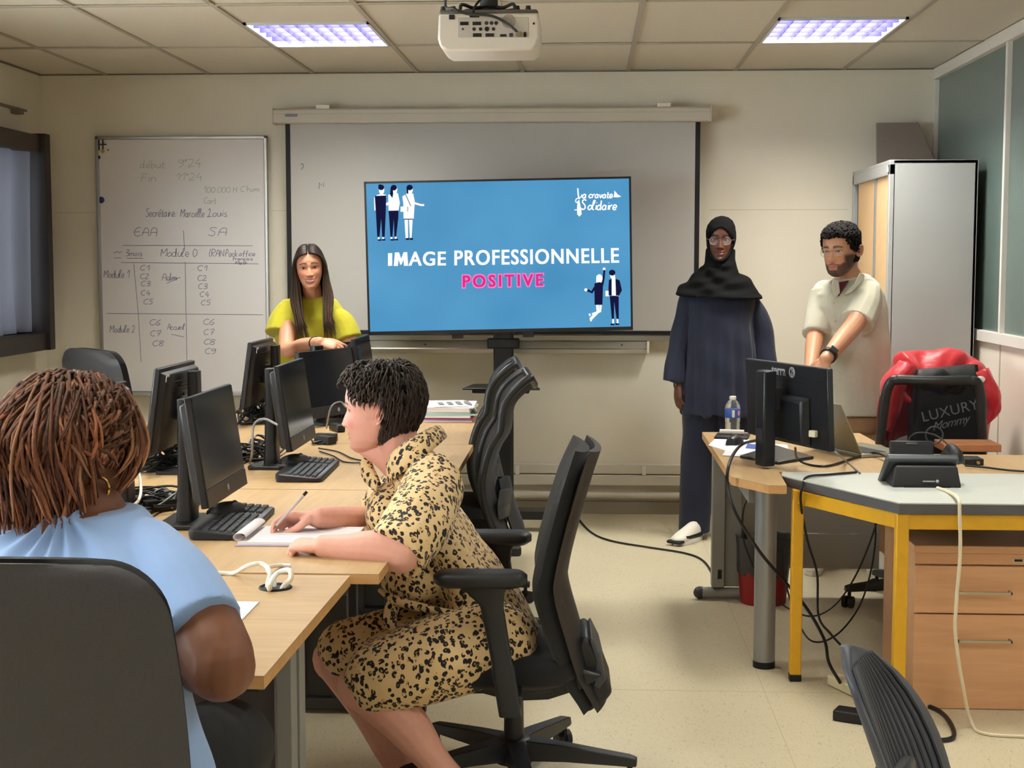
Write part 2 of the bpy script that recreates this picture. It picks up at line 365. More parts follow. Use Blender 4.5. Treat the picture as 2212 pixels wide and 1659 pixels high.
# ================================================================ THINGS ON THE BACK WALL
# ---- hand lettering: strokes on a 0..10 grid
HW = {'a': '4,4 2,5 0,3 0,1 2,0 4,2 4,5 4,1 5,0', 'b': '0,10 0,0 2,0 4,2 3,4 1,4 0,3', 'c': '4,4 2,5 0,3 0,1 2,0 4,1', 'd': '4,4 2,5 0,3 0,1 2,0 4,2 4,10 4,1 5,0', 'e': '0,2 4,3 3,5 1,5 0,3 0,1 2,0 4,1', 'f': '4,9 3,10 2,8 2,-2|0,5 4,5',
 'h': '0,10 0,0|0,3 2,5 4,3 4,0', 'i': '1,5 1,0|1,7 1,7.6', 'k': '0,10 0,0|4,5 0,2 4,0', 'l': '0,4 2,9 1,10 0,8 0,1 2,0', 'm': '0,5 0,0|0,3 2,5 3,3 3,0|3,3 5,5 6,3 6,0', 'n': '0,5 0,0|0,3 2,5 4,3 4,0', 'o': '2,5 0,3 0,1 2,0 4,2 4,4 2,5', 'p': '0,5 0,-4|0,3 2,5 4,3 2,0 0,1',
 'r': '0,5 0,0|0,3 2,5 3,4.6', 's': '3,5 1,4.6 1,3 3,2 3,.6 0,0', 't': '1,8 1,1 2,0 3,.6|0,5 3,5', 'u': '0,5 0,1 2,0 4,2 4,5 4,0', 'v': '0,5 2,0 4,5', 'ç': '4,4 2,5 0,3 0,1 2,0 4,1|2,0 3,-2 1,-3', 'é': '0,2 4,3 3,5 1,5 0,3 0,1 2,0 4,1|2,7 4,9',
 'A': '0,0 1,7 2,9 4,9 5,6 5,0|0,4 5,4', 'C': '5,9 3,10 0,7 0,3 2,0 5,1', 'E': '5,9 3,10 0,7 0,3 2,0 5,1|0,5 4,5', 'F': '1,0 1,9 5,9.6|1,5 4,5', 'H': '0,10 0,0|5,10 5,0|0,5 5,5', 'L': '0,8 2,10 3,8 1,0 0,.5 5,0', 'M': '0,0 1,9 3,4 6,9 7,8 7,3 6,0', 'N': '0,0 0,9 5,0 5,10', 'P': '0,0 1,10 4,10 5,7 3,5 1,5', 'R': '0,0 0,10 4,10 5,7 3,5 0,5 5,0', 'S': '5,9 3,10 1,9 1,7 4,4 4,1 2,0 0,1', 'D': '0,0 1,9 4,9 6,6 5,2 2,0 0,0',
 '0': '2,9 0,6 0,3 2,0 5,2 5,7 2,9', '1': '0,6 3,10 3,0', '2': '0,8 2,10 4,8 3,4 0,0 5,.5', '3': '0,9 3,10 4,7 1,5 4,4 4,1 0,0', '4': '3,10 0,4 5,4|4,6 4,-1', '5': '5,10 1,10 1,6 4,6 4,1 0,0', '6': '4,10 0,5 0,1 3,0 4,3 1,4', '7': '0,9 5,10 2,0|1,5 4,5', '8': '4,9 1,9 0,7 4,3 3,0 0,1 0,3 4,7 4,9', '9': '4,8 1,9 0,6 3,5 4,8 4,2 1,-1',
 '.': '1,0 1.3,.4', ':': '1,0 1.2,.5|1,4 1.2,4.5', '*': '0,9 2,7|2,9 0,7|1,9.5 1,6.5', '(': '2,11 0,7 0,3 1,-1', '~': '0,4 2,6 4,4 6,6', "'": '1,10 .5,8', '-': '0,4 4,4.4', '!': '1,10 1,2|1,0 1.2,.4'}
def handwrite(mb, s, x, y, size, w, slant=0.12, gap=1.5, xs=.86, jit=.35, rise=0.0, plane=None):
    """plane maps board (u, v) in metres to a world point"""
    k = size/10.0; cx = x
    for ch in s:
        if ch == ' ': cx += 3.5*k*xs; continue
        mxx = 0
        for st in HW[ch].split('|'):
            P = [tuple(float(q) for q in p.split(',')) for p in st.split()]; mxx = max(mxx, max(p[0] for p in P))
            P = [(p[0]+rnd.uniform(-jit, jit), p[1]+rnd.uniform(-jit, jit)) for p in P]
            P = smoothpath(P, 4) if len(P) > 2 else P
            mb.ribbon([plane(cx+(a+b*slant)*k*xs, y+b*k+(cx-x)*rise) for a, b in P], w, (0, -1, 0))
        cx += (mxx+gap)*k*xs
    return cx
def boardplane(y): return lambda u, v: (u, y, v)

# ---- tall whiteboard with course notes
M_wbs = mat('whiteboard_enamel', (222, 216, 212), 0.28, var=.015, scale=2, spec=.5)
M_ink = mat('blue_grey_ink', (116, 118, 146), .7); M_ink2 = mat('green_ink', (146, 170, 146), .7)
YW = YB-.03
x0, x1, z0, z1 = at(206, 297, Y=YW).x, at(577, 295, Y=YW).x, at(400, 852, Y=YW).z, at(400, 294, Y=YW).z
wbd = thing('whiteboard', 'tall whiteboard covered in handwritten course notes on the back wall', 'whiteboard', ((x0+x1)/2, YW, z0))
MB().box(x0+.01, x1-.01, YW, YW+.016, z0+.01, z1-.01).build('board', M_wbs, wbd)
fw = .02
for nm, b in (('frame_side', (x0, x0+fw, z0, z1)), ('frame_side', (x1-fw, x1, z0, z1)), ('frame_rail', (x0, x1, z1-fw, z1)), ('frame_rail', (x0, x1, z0, z0+fw))):
    MB().box(b[0], b[1], YW-.012, YW+.02, b[2], b[3]).build(nm, M_alu, wbd, bevel=.004)
MB().box(x0+.05, x1-.05, YW-.06, YW-.01, z0-.004, z0+.012).build('pen_tray', M_alu, wbd, bevel=.003)
pl = boardplane(YW-.0012)
def uv(px, py): p = at(px, py, Y=YW); return p.x, p.z
SC = YW/3100.0
def word_width(s):
    return sum(3.5 if ch == ' ' else max(float(p.split(',')[0]) for st in HW[ch].split('|') for p in st.split())+1.5 for ch in s)-1.5
def write(nm, items, m, w=.0034):
    """(word, left px, baseline px, letter height px, word width px)"""
    for s, px, py, hpx, wpx in items:
        mb = MB(); u, v = uv(px, py); handwrite(mb, s, u, v, hpx*SC, w, plane=pl, xs=wpx/(word_width(s)*hpx/10.0)); mb.build(nm, m, wbd, smooth=0, fix=False)['kind'] = 'stuff'
write('green_note', [('début', 302, 363, 17, 54), ('9*24', 384, 360, 17, 50), ('Fin', 304, 392, 17, 32), ('11*24', 380, 389, 15, 56), ('100.000 H', 440, 416, 13, 72), ("C'hom", 520, 414, 12, 40), ('Cart', 441, 440, 14, 26)], M_ink2, .0028)
write('blue_note', [('Secrétaire:', 315, 468, 18, 66), ('Marcelle', 390, 469, 18, 52), ('Louis', 448, 468, 17, 42), ('EAA', 290, 510, 19, 48), ('SA', 450, 509, 18, 38), ('~', 244, 552, 14, 18), ('3mois', 272, 553, 14, 35), ('Module 0', 347, 554, 18, 80), ('(RAN', 452, 554, 15, 31), ('Pack', 487, 554, 14, 26), ('office', 517, 553, 11, 34), ('français', 502, 562, 7, 44), ('Math', 508, 571, 7, 26),
    ('Module 1', 224, 600, 17, 56), ('Adm.', 350, 606, 16, 36), ('Module 2', 237, 718, 16, 56), ('Accueil', 362, 712, 13, 37)]
    +[('C%d' % (i+1), p[0], p[1], 11, 19) for i, p in enumerate(((303, 584), (303, 602), (305, 618), (305, 638), (311, 657)))]
    +[('C%d' % (i+6), p[0], p[1], 12, 22) for i, p in enumerate(((324, 702), (325, 726), (330, 747)))]
    +[('C%d' % (i+1), p[0], p[1], 11, 19) for i, p in enumerate(((427, 585), (427, 606), (428, 624), (432, 641), (435, 659)))]
    +[('C%d' % (i+6), p[0], p[1], 12, 22) for i, p in enumerate(((440, 701), (440, 723), (441, 744), (443, 764)))], M_ink)
mb = MB()
for seg in (((265, 530), (546, 531)), ((262, 567), (558, 570)), ((231, 677), (568, 680)), ((396, 498), (399, 537)), ((289, 570), (299, 680)), ((299, 680), (305, 782)), ((400, 566), (404, 790)), ((246, 557), (262, 557)), ((274, 558), (309, 558)), ((362, 604), (390, 600)), ((360, 612), (384, 602)), ((370, 722), (397, 728))):
    mb.ribbon([pl(*uv(*p)) for p in seg], .0032, (0, -1, 0))
mb.build('ruled_lines', M_ink, wbd, smooth=0, fix=False)['kind'] = 'stuff'
def magnet(name, px, py, r, m, lab, kind='disc'):
    p = at(px, py, Y=YW); mb = MB()
    mb.lathe([(r*.98, 0), (r, .003), (r*.9, .008), (r*.55, .010), (r*.2, .0102)], 16); me = mb
    me.v = [(p.x+v[0], YW-.001-v[2], p.z+v[1]) for v in me.v]
    return tag(me.build(name, m), lab, 'magnet', 'magnets on the tall whiteboard')
magnet('board_magnet', 219, 432, .020, mat('blue_magnet', (34, 48, 110), .35), 'blue round magnet on the left edge of the tall whiteboard')
magnet('board_magnet', 213, 340, .012, M_blk2, 'black magnet in the upper left corner of the whiteboard')
magnet('board_magnet', 222, 327, .011, mat('yellow_magnet', (176, 150, 60), .4), 'yellow magnet in the upper left corner of the whiteboard')
magnet('board_magnet', 234, 324, .006, mat('yellow_magnet', (176, 150, 60), .4), 'tiny dark yellow magnet, rightmost in the whiteboard corner')
p = at(220, 312, Y=YW); mb = MB(); mb.box(p.x-.02, p.x-.012, YW-.01, YW-.001, p.z-.035, p.z+.03); mb.box(p.x+.005, p.x+.011, YW-.01, YW-.001, p.z-.03, p.z+.03); mb.box(p.x-.02, p.x+.03, YW-.012, YW-.001, p.z-.004, p.z+.003)
tag(mb.build('board_clip', M_dgrey, bevel=.001), 'small dark metal clip in the upper left corner of the whiteboard', 'clip')

# ---- wide board behind the screen with its aluminium tray
Y2 = YB-.03
X0, X1 = at(640, 735, Y=Y2).x, at(1480, 735, Y=Y2).x; zb = at(1200, 736, Y=Y2).z
wb2 = thing('wide_whiteboard', 'wide wall board mostly hidden behind the projection screen, aluminium pen tray below', 'whiteboard', ((X0+X1)/2, Y2, zb))
MB().box(X0, X1, Y2, Y2+.018, zb+.02, 2.2).build('board', M_wbs, wb2)
MB().box(X0, X1, Y2-.014, Y2+.018, zb, zb+.034).build('frame_rail', mat('pale_frame', (208, 204, 194), .35, .3), wb2, bevel=.003)
tx0, tx1 = at(640, 750, Y=Y2-.05).x, at(1397, 750, Y=Y2-.05).x; tz1, tz0 = at(1200, 738, Y=Y2-.05).z, at(1200, 762, Y=Y2-.05).z
mb = MB(); mb.prism([(0, tz1), (-.02, tz1), (-.025, tz0+.025), (-.075, tz0+.012), (-.08, tz0+.022), (-.085, tz0+.022), (-.085, tz0), (0, tz0)], tx0, tx1, Matrix(((0, 0, 1, 0), (1, 0, 0, Y2), (0, 1, 0, 0), (0, 0, 0, 1))))
mb.build('pen_tray', mat('tray_aluminium', (186, 182, 172), .28, .9), wb2)
MB().box(tx1-.002, tx1+.014, Y2-.09, Y2, tz0, tz1+.004).build('tray_end', M_white, wb2, bevel=.003)
for q in (.12, .37, .62, .93): MB().ball((tx0+(tx1-tx0)*q, Y2-.024, tz0+.045), .005, 8, 6).build('tray_screw', M_dgrey, wb2)

# ---- pull-down projection screen
Y3 = YB-.12
ps = thing('projection_screen', 'white pull-down projection screen with black borders behind the television', 'screen', (at(1060, 250, Y=Y3).x, Y3, at(1060, 718, Y=Y3).z))
a, b = at(592, 250, Y=Y3).x, at(1534, 250, Y=Y3).x; zt, zh = at(1060, 233, Y=Y3).z, at(1060, 265, Y=Y3).z
mb = MB(); mb.prism([(0, zh+.004), (0, zt-.01), (.01, zt), (.11, zt), (.11, zh), (.004, zh)], a, b, Matrix(((0, 0, 1, 0), (1, 0, 0, Y3-.03), (0, 1, 0, 0), (0, 0, 0, 1))))
mb.build('housing', mat('screen_housing', (196, 188, 172), .45), ps, bevel=.004)
for e in (a-.006, b): MB().box(e, e+.006, Y3-.034, Y3+.082, zh-.004, zt+.004).build('end_cap', M_white, ps, bevel=.002)
MB().box(a, b, Y3-.0315, Y3-.029, zh+.052, zh+.054).build('housing_groove', M_grid, ps)
lp = at(629, 249, Y=Y3-.032); MB().box(lp.x-.035, lp.x+.035, Y3-.033, Y3-.03, lp.z-.008, lp.z+.008).build('maker_plate', mat('plate_grey', (120, 116, 124), .4), ps)
for px in (698, 1434):
    q = at(px, 229, Y=Y3); MB().box(q.x-.04, q.x+.04, Y3-.02, Y3+.10, zt-.002, zt+.022).build('bracket', M_white, ps, bevel=.003)
fx0, fx1 = at(618, 500, Y=Y3).x, at(1511, 500, Y=Y3).x; fz0 = at(1060, 722, Y=Y3).z; bw = .028
MB().box(fx0+bw, fx1-bw, Y3+.019, Y3+.021, fz0+.02, zh).build('screen_cloth', mat('screen_cloth', (186, 182, 176), .8, bump=.1, scale=500), ps)
MB().box(fx0, fx0+bw, Y3+.018, Y3+.022, fz0, zh).build('black_border', M_blk2, ps); MB().box(fx1-bw, fx1, Y3+.018, Y3+.022, fz0, zh).build('black_border', M_blk2, ps)
MB().box(fx0, fx1, Y3+.014, Y3+.026, fz0, fz0+.022).build('weight_bar', M_blk2, ps, bevel=.004)
mb = MB(); pl2 = boardplane(Y3+.018)
q = at(648, 366, Y=Y3); mb.ribbon([pl2(q.x+u, q.z+v) for u, v in smoothpath([(0, .03), (.012, .034), (.016, .018), (.004, 0)], 4)], .003, (0, -1, 0))
q = at(688, 402, Y=Y3); mb.ribbon([pl2(q.x+u, q.z+v) for u, v in ((0, -.015), (.002, .022), (.013, .004), (.026, .022), (.027, -.005))], .003, (0, -1, 0))
mb.build('pen_marks', M_dgrey, ps, smooth=0, fix=False)['kind'] = 'stuff'

# ---- television on a wheeled stand
TVY = 7.8; TVW, TVH = 1.442, .830
tc_ = at(1078, 553.5, Y=TVY)
MT = Matrix.Translation(tc_) @ Matrix.Rotation(math.radians(3.2), 4, 'Z') @ Matrix.Rotation(math.radians(-1.15), 4, 'Y')
tv = thing('television', 'large flat television showing a blue slide titled IMAGE PROFESSIONNELLE POSITIVE', 'television', tuple(tc_))
MB().box(-TVW/2, TVW/2, 0, .028, -TVH/2, TVH/2, MT).build('housing', M_black, tv, bevel=.004)
MB().box(-.45, .45, .028, .06, -.36, .18, MT).build('rear_bulge', M_black, tv, bevel=.01)
for sx in (-.235, .15):
    MB().box(sx-.03, sx+.03, .004, .03, -TVH/2-.028, -TVH/2+.002, MT).build('clamp', M_black, tv, bevel=.003)
BZ = .011
for bx in ((-TVW/2, TVW/2, TVH/2-BZ, TVH/2), (-TVW/2, TVW/2, -TVH/2, -TVH/2+BZ*1.8), (-TVW/2, -TVW/2+BZ, -TVH/2, TVH/2), (TVW/2-BZ, TVW/2, -TVH/2, TVH/2)):
    MB().box(bx[0], bx[1], -.004, .001, bx[2], bx[3], MT).build('bezel', M_blk2, tv)
dx, dz0, dz1 = TVW/2-BZ, -TVH/2+BZ*1.8, TVH/2-BZ
def slide_mat():
    m = bpy.data.materials.new('slide_blue'); m.use_nodes = True; N = m.node_tree.nodes; L = m.node_tree.links; N.clear()
    n = N.new('ShaderNodeTexNoise'); n.inputs['Scale'].default_value = 2.0; t = N.new('ShaderNodeTexCoord'); L.new(t.outputs['Object'], n.inputs['Vector'])
    cr = N.new('ShaderNodeValToRGB'); e = cr.color_ramp.elements; e[0].position = .3; e[0].color = rgba((66, 144, 194)); e[1].position = .7; e[1].color = rgba((84, 160, 208)); L.new(n.outputs['Fac'], cr.inputs[0])
    em = N.new('ShaderNodeEmission'); L.new(cr.outputs[0], em.inputs[0]); g = N.new('ShaderNodeBsdfGlossy'); g.inputs['Roughness'].default_value = .3; mx = N.new('ShaderNodeMixShader'); mx.inputs[0].default_value = .04
    o = N.new('ShaderNodeOutputMaterial'); L.new(em.outputs[0], mx.inputs[1]); L.new(g.outputs[0], mx.inputs[2]); L.new(mx.outputs[0], o.inputs[0]); return m
disp = MB().box(-dx, dx, -.002, 0, dz0, dz1, MT).build('display', slide_mat(), tv)
E_w, E_n, E_p, E_p2 = emis('slide_white', (255, 255, 255), 1.0), emis('slide_navy', (26, 26, 66), .9), emis('slide_pink', (226, 44, 140), 1.0), emis('slide_pale_pink', (255, 128, 196), 1.0)
# slide coordinates: pixels of the photograph crop of the display (0..2212 x 0..1327), mapped onto the display rectangle
_c = dict(tl=(22, 72), tr=(2148, 20), bl=(88, 1246), br=(2158, 1208))
def sl(px, py, lift=.0032):
    # inverse bilinear by iteration
    u = v = .5
    for _ in range(12):
        xt = (1-u)*(1-v)*_c['tl'][0]+u*(1-v)*_c['tr'][0]+(1-u)*v*_c['bl'][0]+u*v*_c['br'][0]; yt = (1-u)*(1-v)*_c['tl'][1]+u*(1-v)*_c['tr'][1]+(1-u)*v*_c['bl'][1]+u*v*_c['br'][1]
        u += (px-xt)/2100.0; v += (py-yt)/1180.0
    return MT @ Vector((-dx+2*dx*u, -lift, dz1-(dz1-dz0)*v))
def flat(name, polys, m, lift=.0032):
    mb = MB()
    for P in polys:
        mb.add([sl(x, y, lift) for x, y in P], [tuple(range(len(P)))])
    o = mb.build(name, m, disp, smooth=0, fix=False); o['kind'] = 'stuff'; return o
def oval(cx, cy, rx, ry, n=14): return [(cx+rx*math.cos(2*PI*k/n), cy+ry*math.sin(2*PI*k/n)) for k in range(n)]
def stroke(P, w):
    out = []; back = []
    for i, p in enumerate(P):
        a_, b_ = P[max(i-1, 0)], P[min(i+1, len(P)-1)]; d = (b_[0]-a_[0], b_[1]-a_[1]); l = math.hypot(*d) or 1; n_ = (-d[1]/l*w/2, d[0]/l*w/2)
        out.append((p[0]+n_[0], p[1]+n_[1])); back.append((p[0]-n_[0], p[1]-n_[1]))
    return out+back[::-1]
wht = [oval(150, 122, 22, 34), [(112, 160), (150, 150), (186, 158), (190, 180), (98, 180)], stroke([(100, 175), (100, 215), (104, 282)], 18), stroke([(96, 240), (152, 222)], 16), stroke([(188, 236), (214, 222)], 22), [(128, 494), (143, 494), (143, 512), (130, 512)], [(163, 494), (178, 494), (178, 512), (165, 512)],
       oval(255, 118, 22, 36), [(204, 158), (232, 148), (282, 144), (300, 220), (290, 284), (210, 284)], [(230, 492), (246, 492), (246, 510), (232, 510)], [(264, 490), (280, 490), (280, 508), (266, 508)],
       oval(380, 118, 22, 36), [(318, 172), (350, 148), (406, 148), (420, 210), (414, 350), (332, 350), (328, 230)], [(306, 250), (362, 250), (362, 292), (306, 292)], stroke([(414, 222), (470, 238), (496, 238)], 16), [(340, 354), (368, 354), (372, 500), (352, 500)], [(376, 354), (406, 354), (400, 498), (386, 498)]]
flat('slide_figure_white', wht, E_w, .0034)
nav = [oval(146, 100, 24, 22), oval(134, 86, 12, 10), [(96, 168), (188, 164), (188, 300), (184, 490), (164, 490), (152, 350), (142, 490), (124, 490), (108, 300)], [(130, 510), (158, 510), (158, 522), (130, 522)], [(162, 508), (190, 508), (190, 520), (162, 520)],
       oval(248, 102, 25, 22), [(222, 104), (240, 104), (244, 150), (238, 184), (218, 156)], [(210, 284), (290, 282), (290, 340), (276, 488), (262, 488), (254, 350), (246, 490), (230, 490), (216, 340)], [(230, 508), (262, 508), (262, 520), (230, 520)], [(264, 506), (292, 506), (292, 518), (264, 518)],
       oval(376, 100, 26, 22), [(350, 100), (364, 100), (366, 150), (354, 146)], stroke([(342, 150), (388, 246)], 5), stroke([(332, 350), (412, 350)], 6), stroke([(364, 250), (364, 290)], 4), [(354, 500), (382, 500), (382, 514), (354, 514)], [(386, 500), (412, 500), (412, 514), (386, 514)],
       [(1868, 862), (1904, 850), (1934, 856), (1936, 900), (1932, 1032), (1870, 1032), (1868, 920)], stroke([(1930, 880), (1942, 820), (1948, 752)], 16), stroke([(1812, 914), (1848, 932), (1872, 892)], 20),
       oval(2010, 774, 26, 24), [(1984, 832), (2006, 824), (2006, 958), (1982, 956), (1980, 900)], [(2036, 822), (2070, 836), (2088, 916), (2064, 960), (2040, 958)], [(1990, 962), (2062, 962), (2062, 1030), (2062, 1146), (2044, 1146), (2026, 1010), (2024, 1146), (2006, 1146)], [(1996, 1184), (2028, 1184), (2028, 1198), (1996, 1198)], [(2034, 1182), (2064, 1182), (2064, 1196), (2034, 1196)]]
flat('slide_figure_navy', nav, E_n, .0038)
wht2 = [oval(1908, 822, 26, 36), [(1884, 800), (1906, 790), (1900, 860), (1882, 850)], oval(1946, 746, 12, 14), oval(1800, 912, 13, 13), stroke([(1892, 1034), (1896, 1090), (1836, 1150)], 24), stroke([(1918, 1034), (1914, 1084), (1850, 1110)], 20), stroke([(1836, 1136), (1842, 1166)], 14), stroke([(1826, 1104), (1836, 1122)], 14),
        [(1992, 786), (2030, 780), (2034, 808), (2020, 826), (1996, 812)], [(2004, 812), (2036, 812), (2040, 960), (2002, 956)], [(1956, 920), (1986, 920), (1986, 964), (1956, 964)], oval(2054, 964, 10, 9), [(2010, 1148), (2024, 1148), (2024, 1184), (2010, 1184)], [(2044, 1148), (2058, 1148), (2060, 1182), (2046, 1182)]]
flat('slide_figure_white', wht2, E_w, .0036)
def sl_text(name, body, px, py, hpx, wpx, m, bold, lift, rot=-1.0, shear=0.0, **k):
    """bold: pixels by which copies of the letters are spread sideways"""
    me = text_mesh(body, 1.0, bold=.004, shear=shear, **k); co = np.array([v.co[:] for v in me.vertices]); mn, mx_ = co.min(0), co.max(0); ce_ = (mn+mx_)/2
    F0 = [tuple(p.vertices) for p in me.polygons]; bpy.data.meshes.remove(me); mb = MB()
    sx, sy = (wpx-2*bold)/(mx_[0]-mn[0]), (hpx-bold)/(mx_[1]-mn[1]); ca, sa = math.cos(math.radians(rot)), math.sin(math.radians(rot))
    for i, (ox, oy) in enumerate(((-1, -.5), (1, .5), (0, .5), (0, -.5), (-1, .5), (1, -.5), (-.5, 0), (.5, 0))):
        pts = []
        for c in co:
            x, y = (c[0]-ce_[0])*sx+ox*bold, -(c[1]-ce_[1])*sy+oy*bold
            pts.append(sl(px+x*ca-y*sa, py+x*sa+y*ca, lift+i*.00002))
        mb.add(pts, F0)
    o = mb.build(name, m, disp, smooth=0, fix=False); o['kind'] = 'stuff'; return o
flat('slide_word', [[(213, 620), (248, 619), (250, 720), (216, 722)], [(262, 722), (268, 614), (302, 613), (320, 662), (338, 612), (368, 611), (378, 720), (344, 721), (339, 672), (324, 712), (314, 712), (300, 672), (295, 722)]], E_w, .0034)
sl_text('slide_word', 'AGE', 530, 663, 114, 300, E_w, 3.5, .0034, -.5, spacing=1.1)
sl_text('slide_word', 'PROFESSIONNELLE', 1406, 646, 122, 1320, E_w, 3.5, .0034, -1.0, spacing=1.12)
sl_text('slide_word', 'POSITIVE', 1138, 838, 116, 660, E_p2, 10, .0034, -1.2, spacing=1.3)
sl_text('slide_word', 'POSITIVE', 1138, 838, 96, 643, E_p, 2.5, .0037, -1.2, spacing=1.3)
# charity logo, tie and shoe marks
lg = MB()
def sls(mb, s, x, y, size, w, slant):
    k = size/10.0; cx = x
    for ch in s:
        if ch == ' ': cx += 2*k; continue
        mxx = 0
        for st in HW[ch].split('|'):
            P = [tuple(float(q) for q in p.split(',')) for p in st.split()]; mxx = max(mxx, max(p[0] for p in P)); P = smoothpath(P, 4) if len(P) > 2 else P
            Q = [(cx+(a_+b_*slant)*k*.9, y-b_*k) for a_, b_ in P]; n_ = MT.to_3x3() @ Vector((0, -1, 0))
            mb.ribbon([sl(q[0], q[1], .0036) for q in Q], w, n_)
        cx += (mxx+1.3)*k*.9
sls(lg, 'a', 1772, 178, 62, .0072, .15); sls(lg, 'cravate', 1824, 176, 58, .0066, .15); sls(lg, 'olidaire', 1816, 270, 74, .0072, .15); sls(lg, 'S', 1762, 268, 78, .0075, .1)
for P, w in (([(1734, 100), (1738, 150), (1744, 184)], .008), ([(1744, 184), (1768, 158), (1762, 152)], .006), ([(1744, 176), (1722, 186), (1718, 206), (1734, 214), (1746, 192)], .006), ([(1706, 272), (1764, 270)], .005)):
    lg.ribbon([sl(q[0], q[1], .0036) for q in smoothpath(P, 4)], w, MT.to_3x3() @ Vector((0, -1, 0)))
lg.build('slide_logo', E_w, disp, smooth=0, fix=False)['kind'] = 'stuff'
flat('slide_logo', [[(1732, 200), (1748, 200), (1762, 262), (1766, 306), (1748, 326), (1730, 308), (1728, 262)], [(2000, 168), (2026, 164), (2030, 116), (2058, 148), (2086, 164), (2060, 172)]], E_w, .0036)
st = thing('television_stand', 'black wheeled column stand with a small shelf carrying the television', 'stand', (tc_.x, TVY+.12, 0))
pc = at(1088, 800, Y=TVY+.12).x; py_ = TVY+.12
MB().box(pc-.055, pc+.055, py_-.03, py_+.03, .10, 1.46).build('column', M_black, st, bevel=.012)
MB().box(pc-.09, pc+.09, py_-.036, py_-.005, 1.02, 1.08).build('mount_head', M_black, st, bevel=.01)
zs = at(1088, 838, Y=py_-.1).z
mb = MB(); mb.prism([(-.21, -.24), (.21, -.24), (.17, .02), (-.17, .02)], zs, zs+.012, Matrix.Translation((pc, py_, 0))); mb.build('shelf', M_black, st, bevel=.004)
MB().box(pc-.16, pc+.15, py_-.20, py_-.03, zs-.022, zs).build('shelf_bracket', M_black, st, bevel=.006)
for sx in (-1, 1):
    MB().prism([(0, -.42), (.035, -.44), (.05, .38), (0, .40)] if sx > 0 else [(-.05, .38), (-.035, -.44), (0, -.42), (0, .40)], .075, .12, Matrix.Translation((pc+sx*.30, py_, 0))).build('base_rail', M_black, st, bevel=.008)
    for yy in (-.40, .35):
        c = MB(); c.cyl((pc+sx*.32-.012, py_+yy, .03), (pc+sx*.32+.012, py_+yy, .03), .03, n=16); c.box(pc+sx*.32-.006, pc+sx*.32+.006, py_+yy-.01, py_+yy+.01, .03, .078); c.build('caster', M_dgrey, st)
MB().box(pc-.32, pc+.32, py_-.05, py_+.05, .07, .125).build('cross_rail', M_black, st, bevel=.008)
# power lead from the stand across the floor
mb = MB().tube(smoothpath([at(1240, 1108, Z=.008), at(1275, 1148, Z=.006), at(1320, 1168, Z=.006), at(1400, 1182, Z=.006), at(1480, 1195, Z=.006), at(1520, 1212, Z=.006), at(1545, 1250, Z=.006)], 8), .005, 7)
tag(mb.build('power_lead', M_blk2), 'black power lead snaking over the floor from television to desk', 'cable')

# ---- projector hanging from the ceiling
PJ = 4.75
pj = thing('projector', 'white ceiling projector with a rear panel of sockets', 'projector', tuple(at(1055, 60, Y=PJ)))
def pr(px, py, d=0.0): return at(px, py, Y=PJ+d)
pw0, pw1 = pr(945, 60).x, pr(1166, 60).x; pz1, pz0 = pr(1055, 28).z, pr(1055, 110).z
M_pj = mat('projector_white', (218, 208, 196), .45)
zc_ = pr(1055, 82).z
sec = [(pw0+.004, pz1), (pw1-.004, pz1), (pw1, zc_), (pw1-.012, pz0+.012), (pw1-.03, pz0), (pw0+.03, pz0), (pw0+.008, pz0+.014), (pw0, zc_)]
mb = MB(); mb.prism(sec, 0, .24, Matrix(((1, 0, 0, 0), (0, 0, 1, PJ), (0, 1, 0, 0), (0, 0, 0, 1)))); mb.build('body', M_pj, pj, bevel=.008)
mb = MB(); mb.box(pw0+.006, pw1-.006, PJ+.002, PJ+.238, pz1-.004, pz1+.012); mb.build('top_shell', mat('projector_shell_grey', (92, 88, 84), .5), pj, bevel=.008)
q0, q1 = pr(988, 38), pr(1142, 81)
MB().box(q0.x, q1.x, PJ-.0015, PJ+.01, q1.z, q0.z).build('socket_panel', mat('socket_panel', (188, 180, 170), .5), pj, bevel=.002)
def port(px, py, w, h, m=M_blk2, rnd_=False):
    c = pr(px, py)
    if rnd_: MB().cyl((c.x, PJ-.004, c.z), (c.x, PJ, c.z), w/2, n=14).build('socket', m, pj)
    else: MB().box(c.x-w/2, c.x+w/2, PJ-.004, PJ, c.z-h/2, c.z+h/2).build('socket', m, pj, bevel=.001)
for px, py in ((1003, 51), (1030, 51), (1031, 76), (1058, 76)): port(px, py, .028, .011)
for px in (1051, 1062, 1072): port(px, 50, .012, .012, M_dgrey, True)
for px, w in ((1024, .011), (1038, .011), (1052, .015), (1066, .011)): port(px, 63, w, w, M_blk2, True)
port(1087, 77, .02, .008); port(1104, 76, .012, .012, M_dgrey); port(1120, 75, .018, .016, mat('lan_socket', (130, 122, 104), .4)); port(1134, 75, .008, .016); port(976, 37, .018, .015); port(1025, 35, .032, .008); port(1153, 51, .006, .006); port(1000, 63, .007, .007, M_dgrey, True)
g = pr(1099, 46); mb = MB()
for k in range(4):
    r = .006+.005*k; mb.tube([(g.x+r*math.cos(2*PI*j/24), PJ-.002, g.z+r*math.sin(2*PI*j/24)) for j in range(25)], .0012, 5)
mb.build('speaker_grille', mat('grille_grey', (140, 132, 122), .5), pj)
for px in (957, 1141, 979, 1117):
    c = pr(px, 20 if px in (957, 1141) else 14, .06); MB().lathe([(.011, 0), (.011, .006), (.008, .016), (.008, .022)], 14, (c.x, c.y, pz1+.01)).build('foot', M_dgrey, pj)
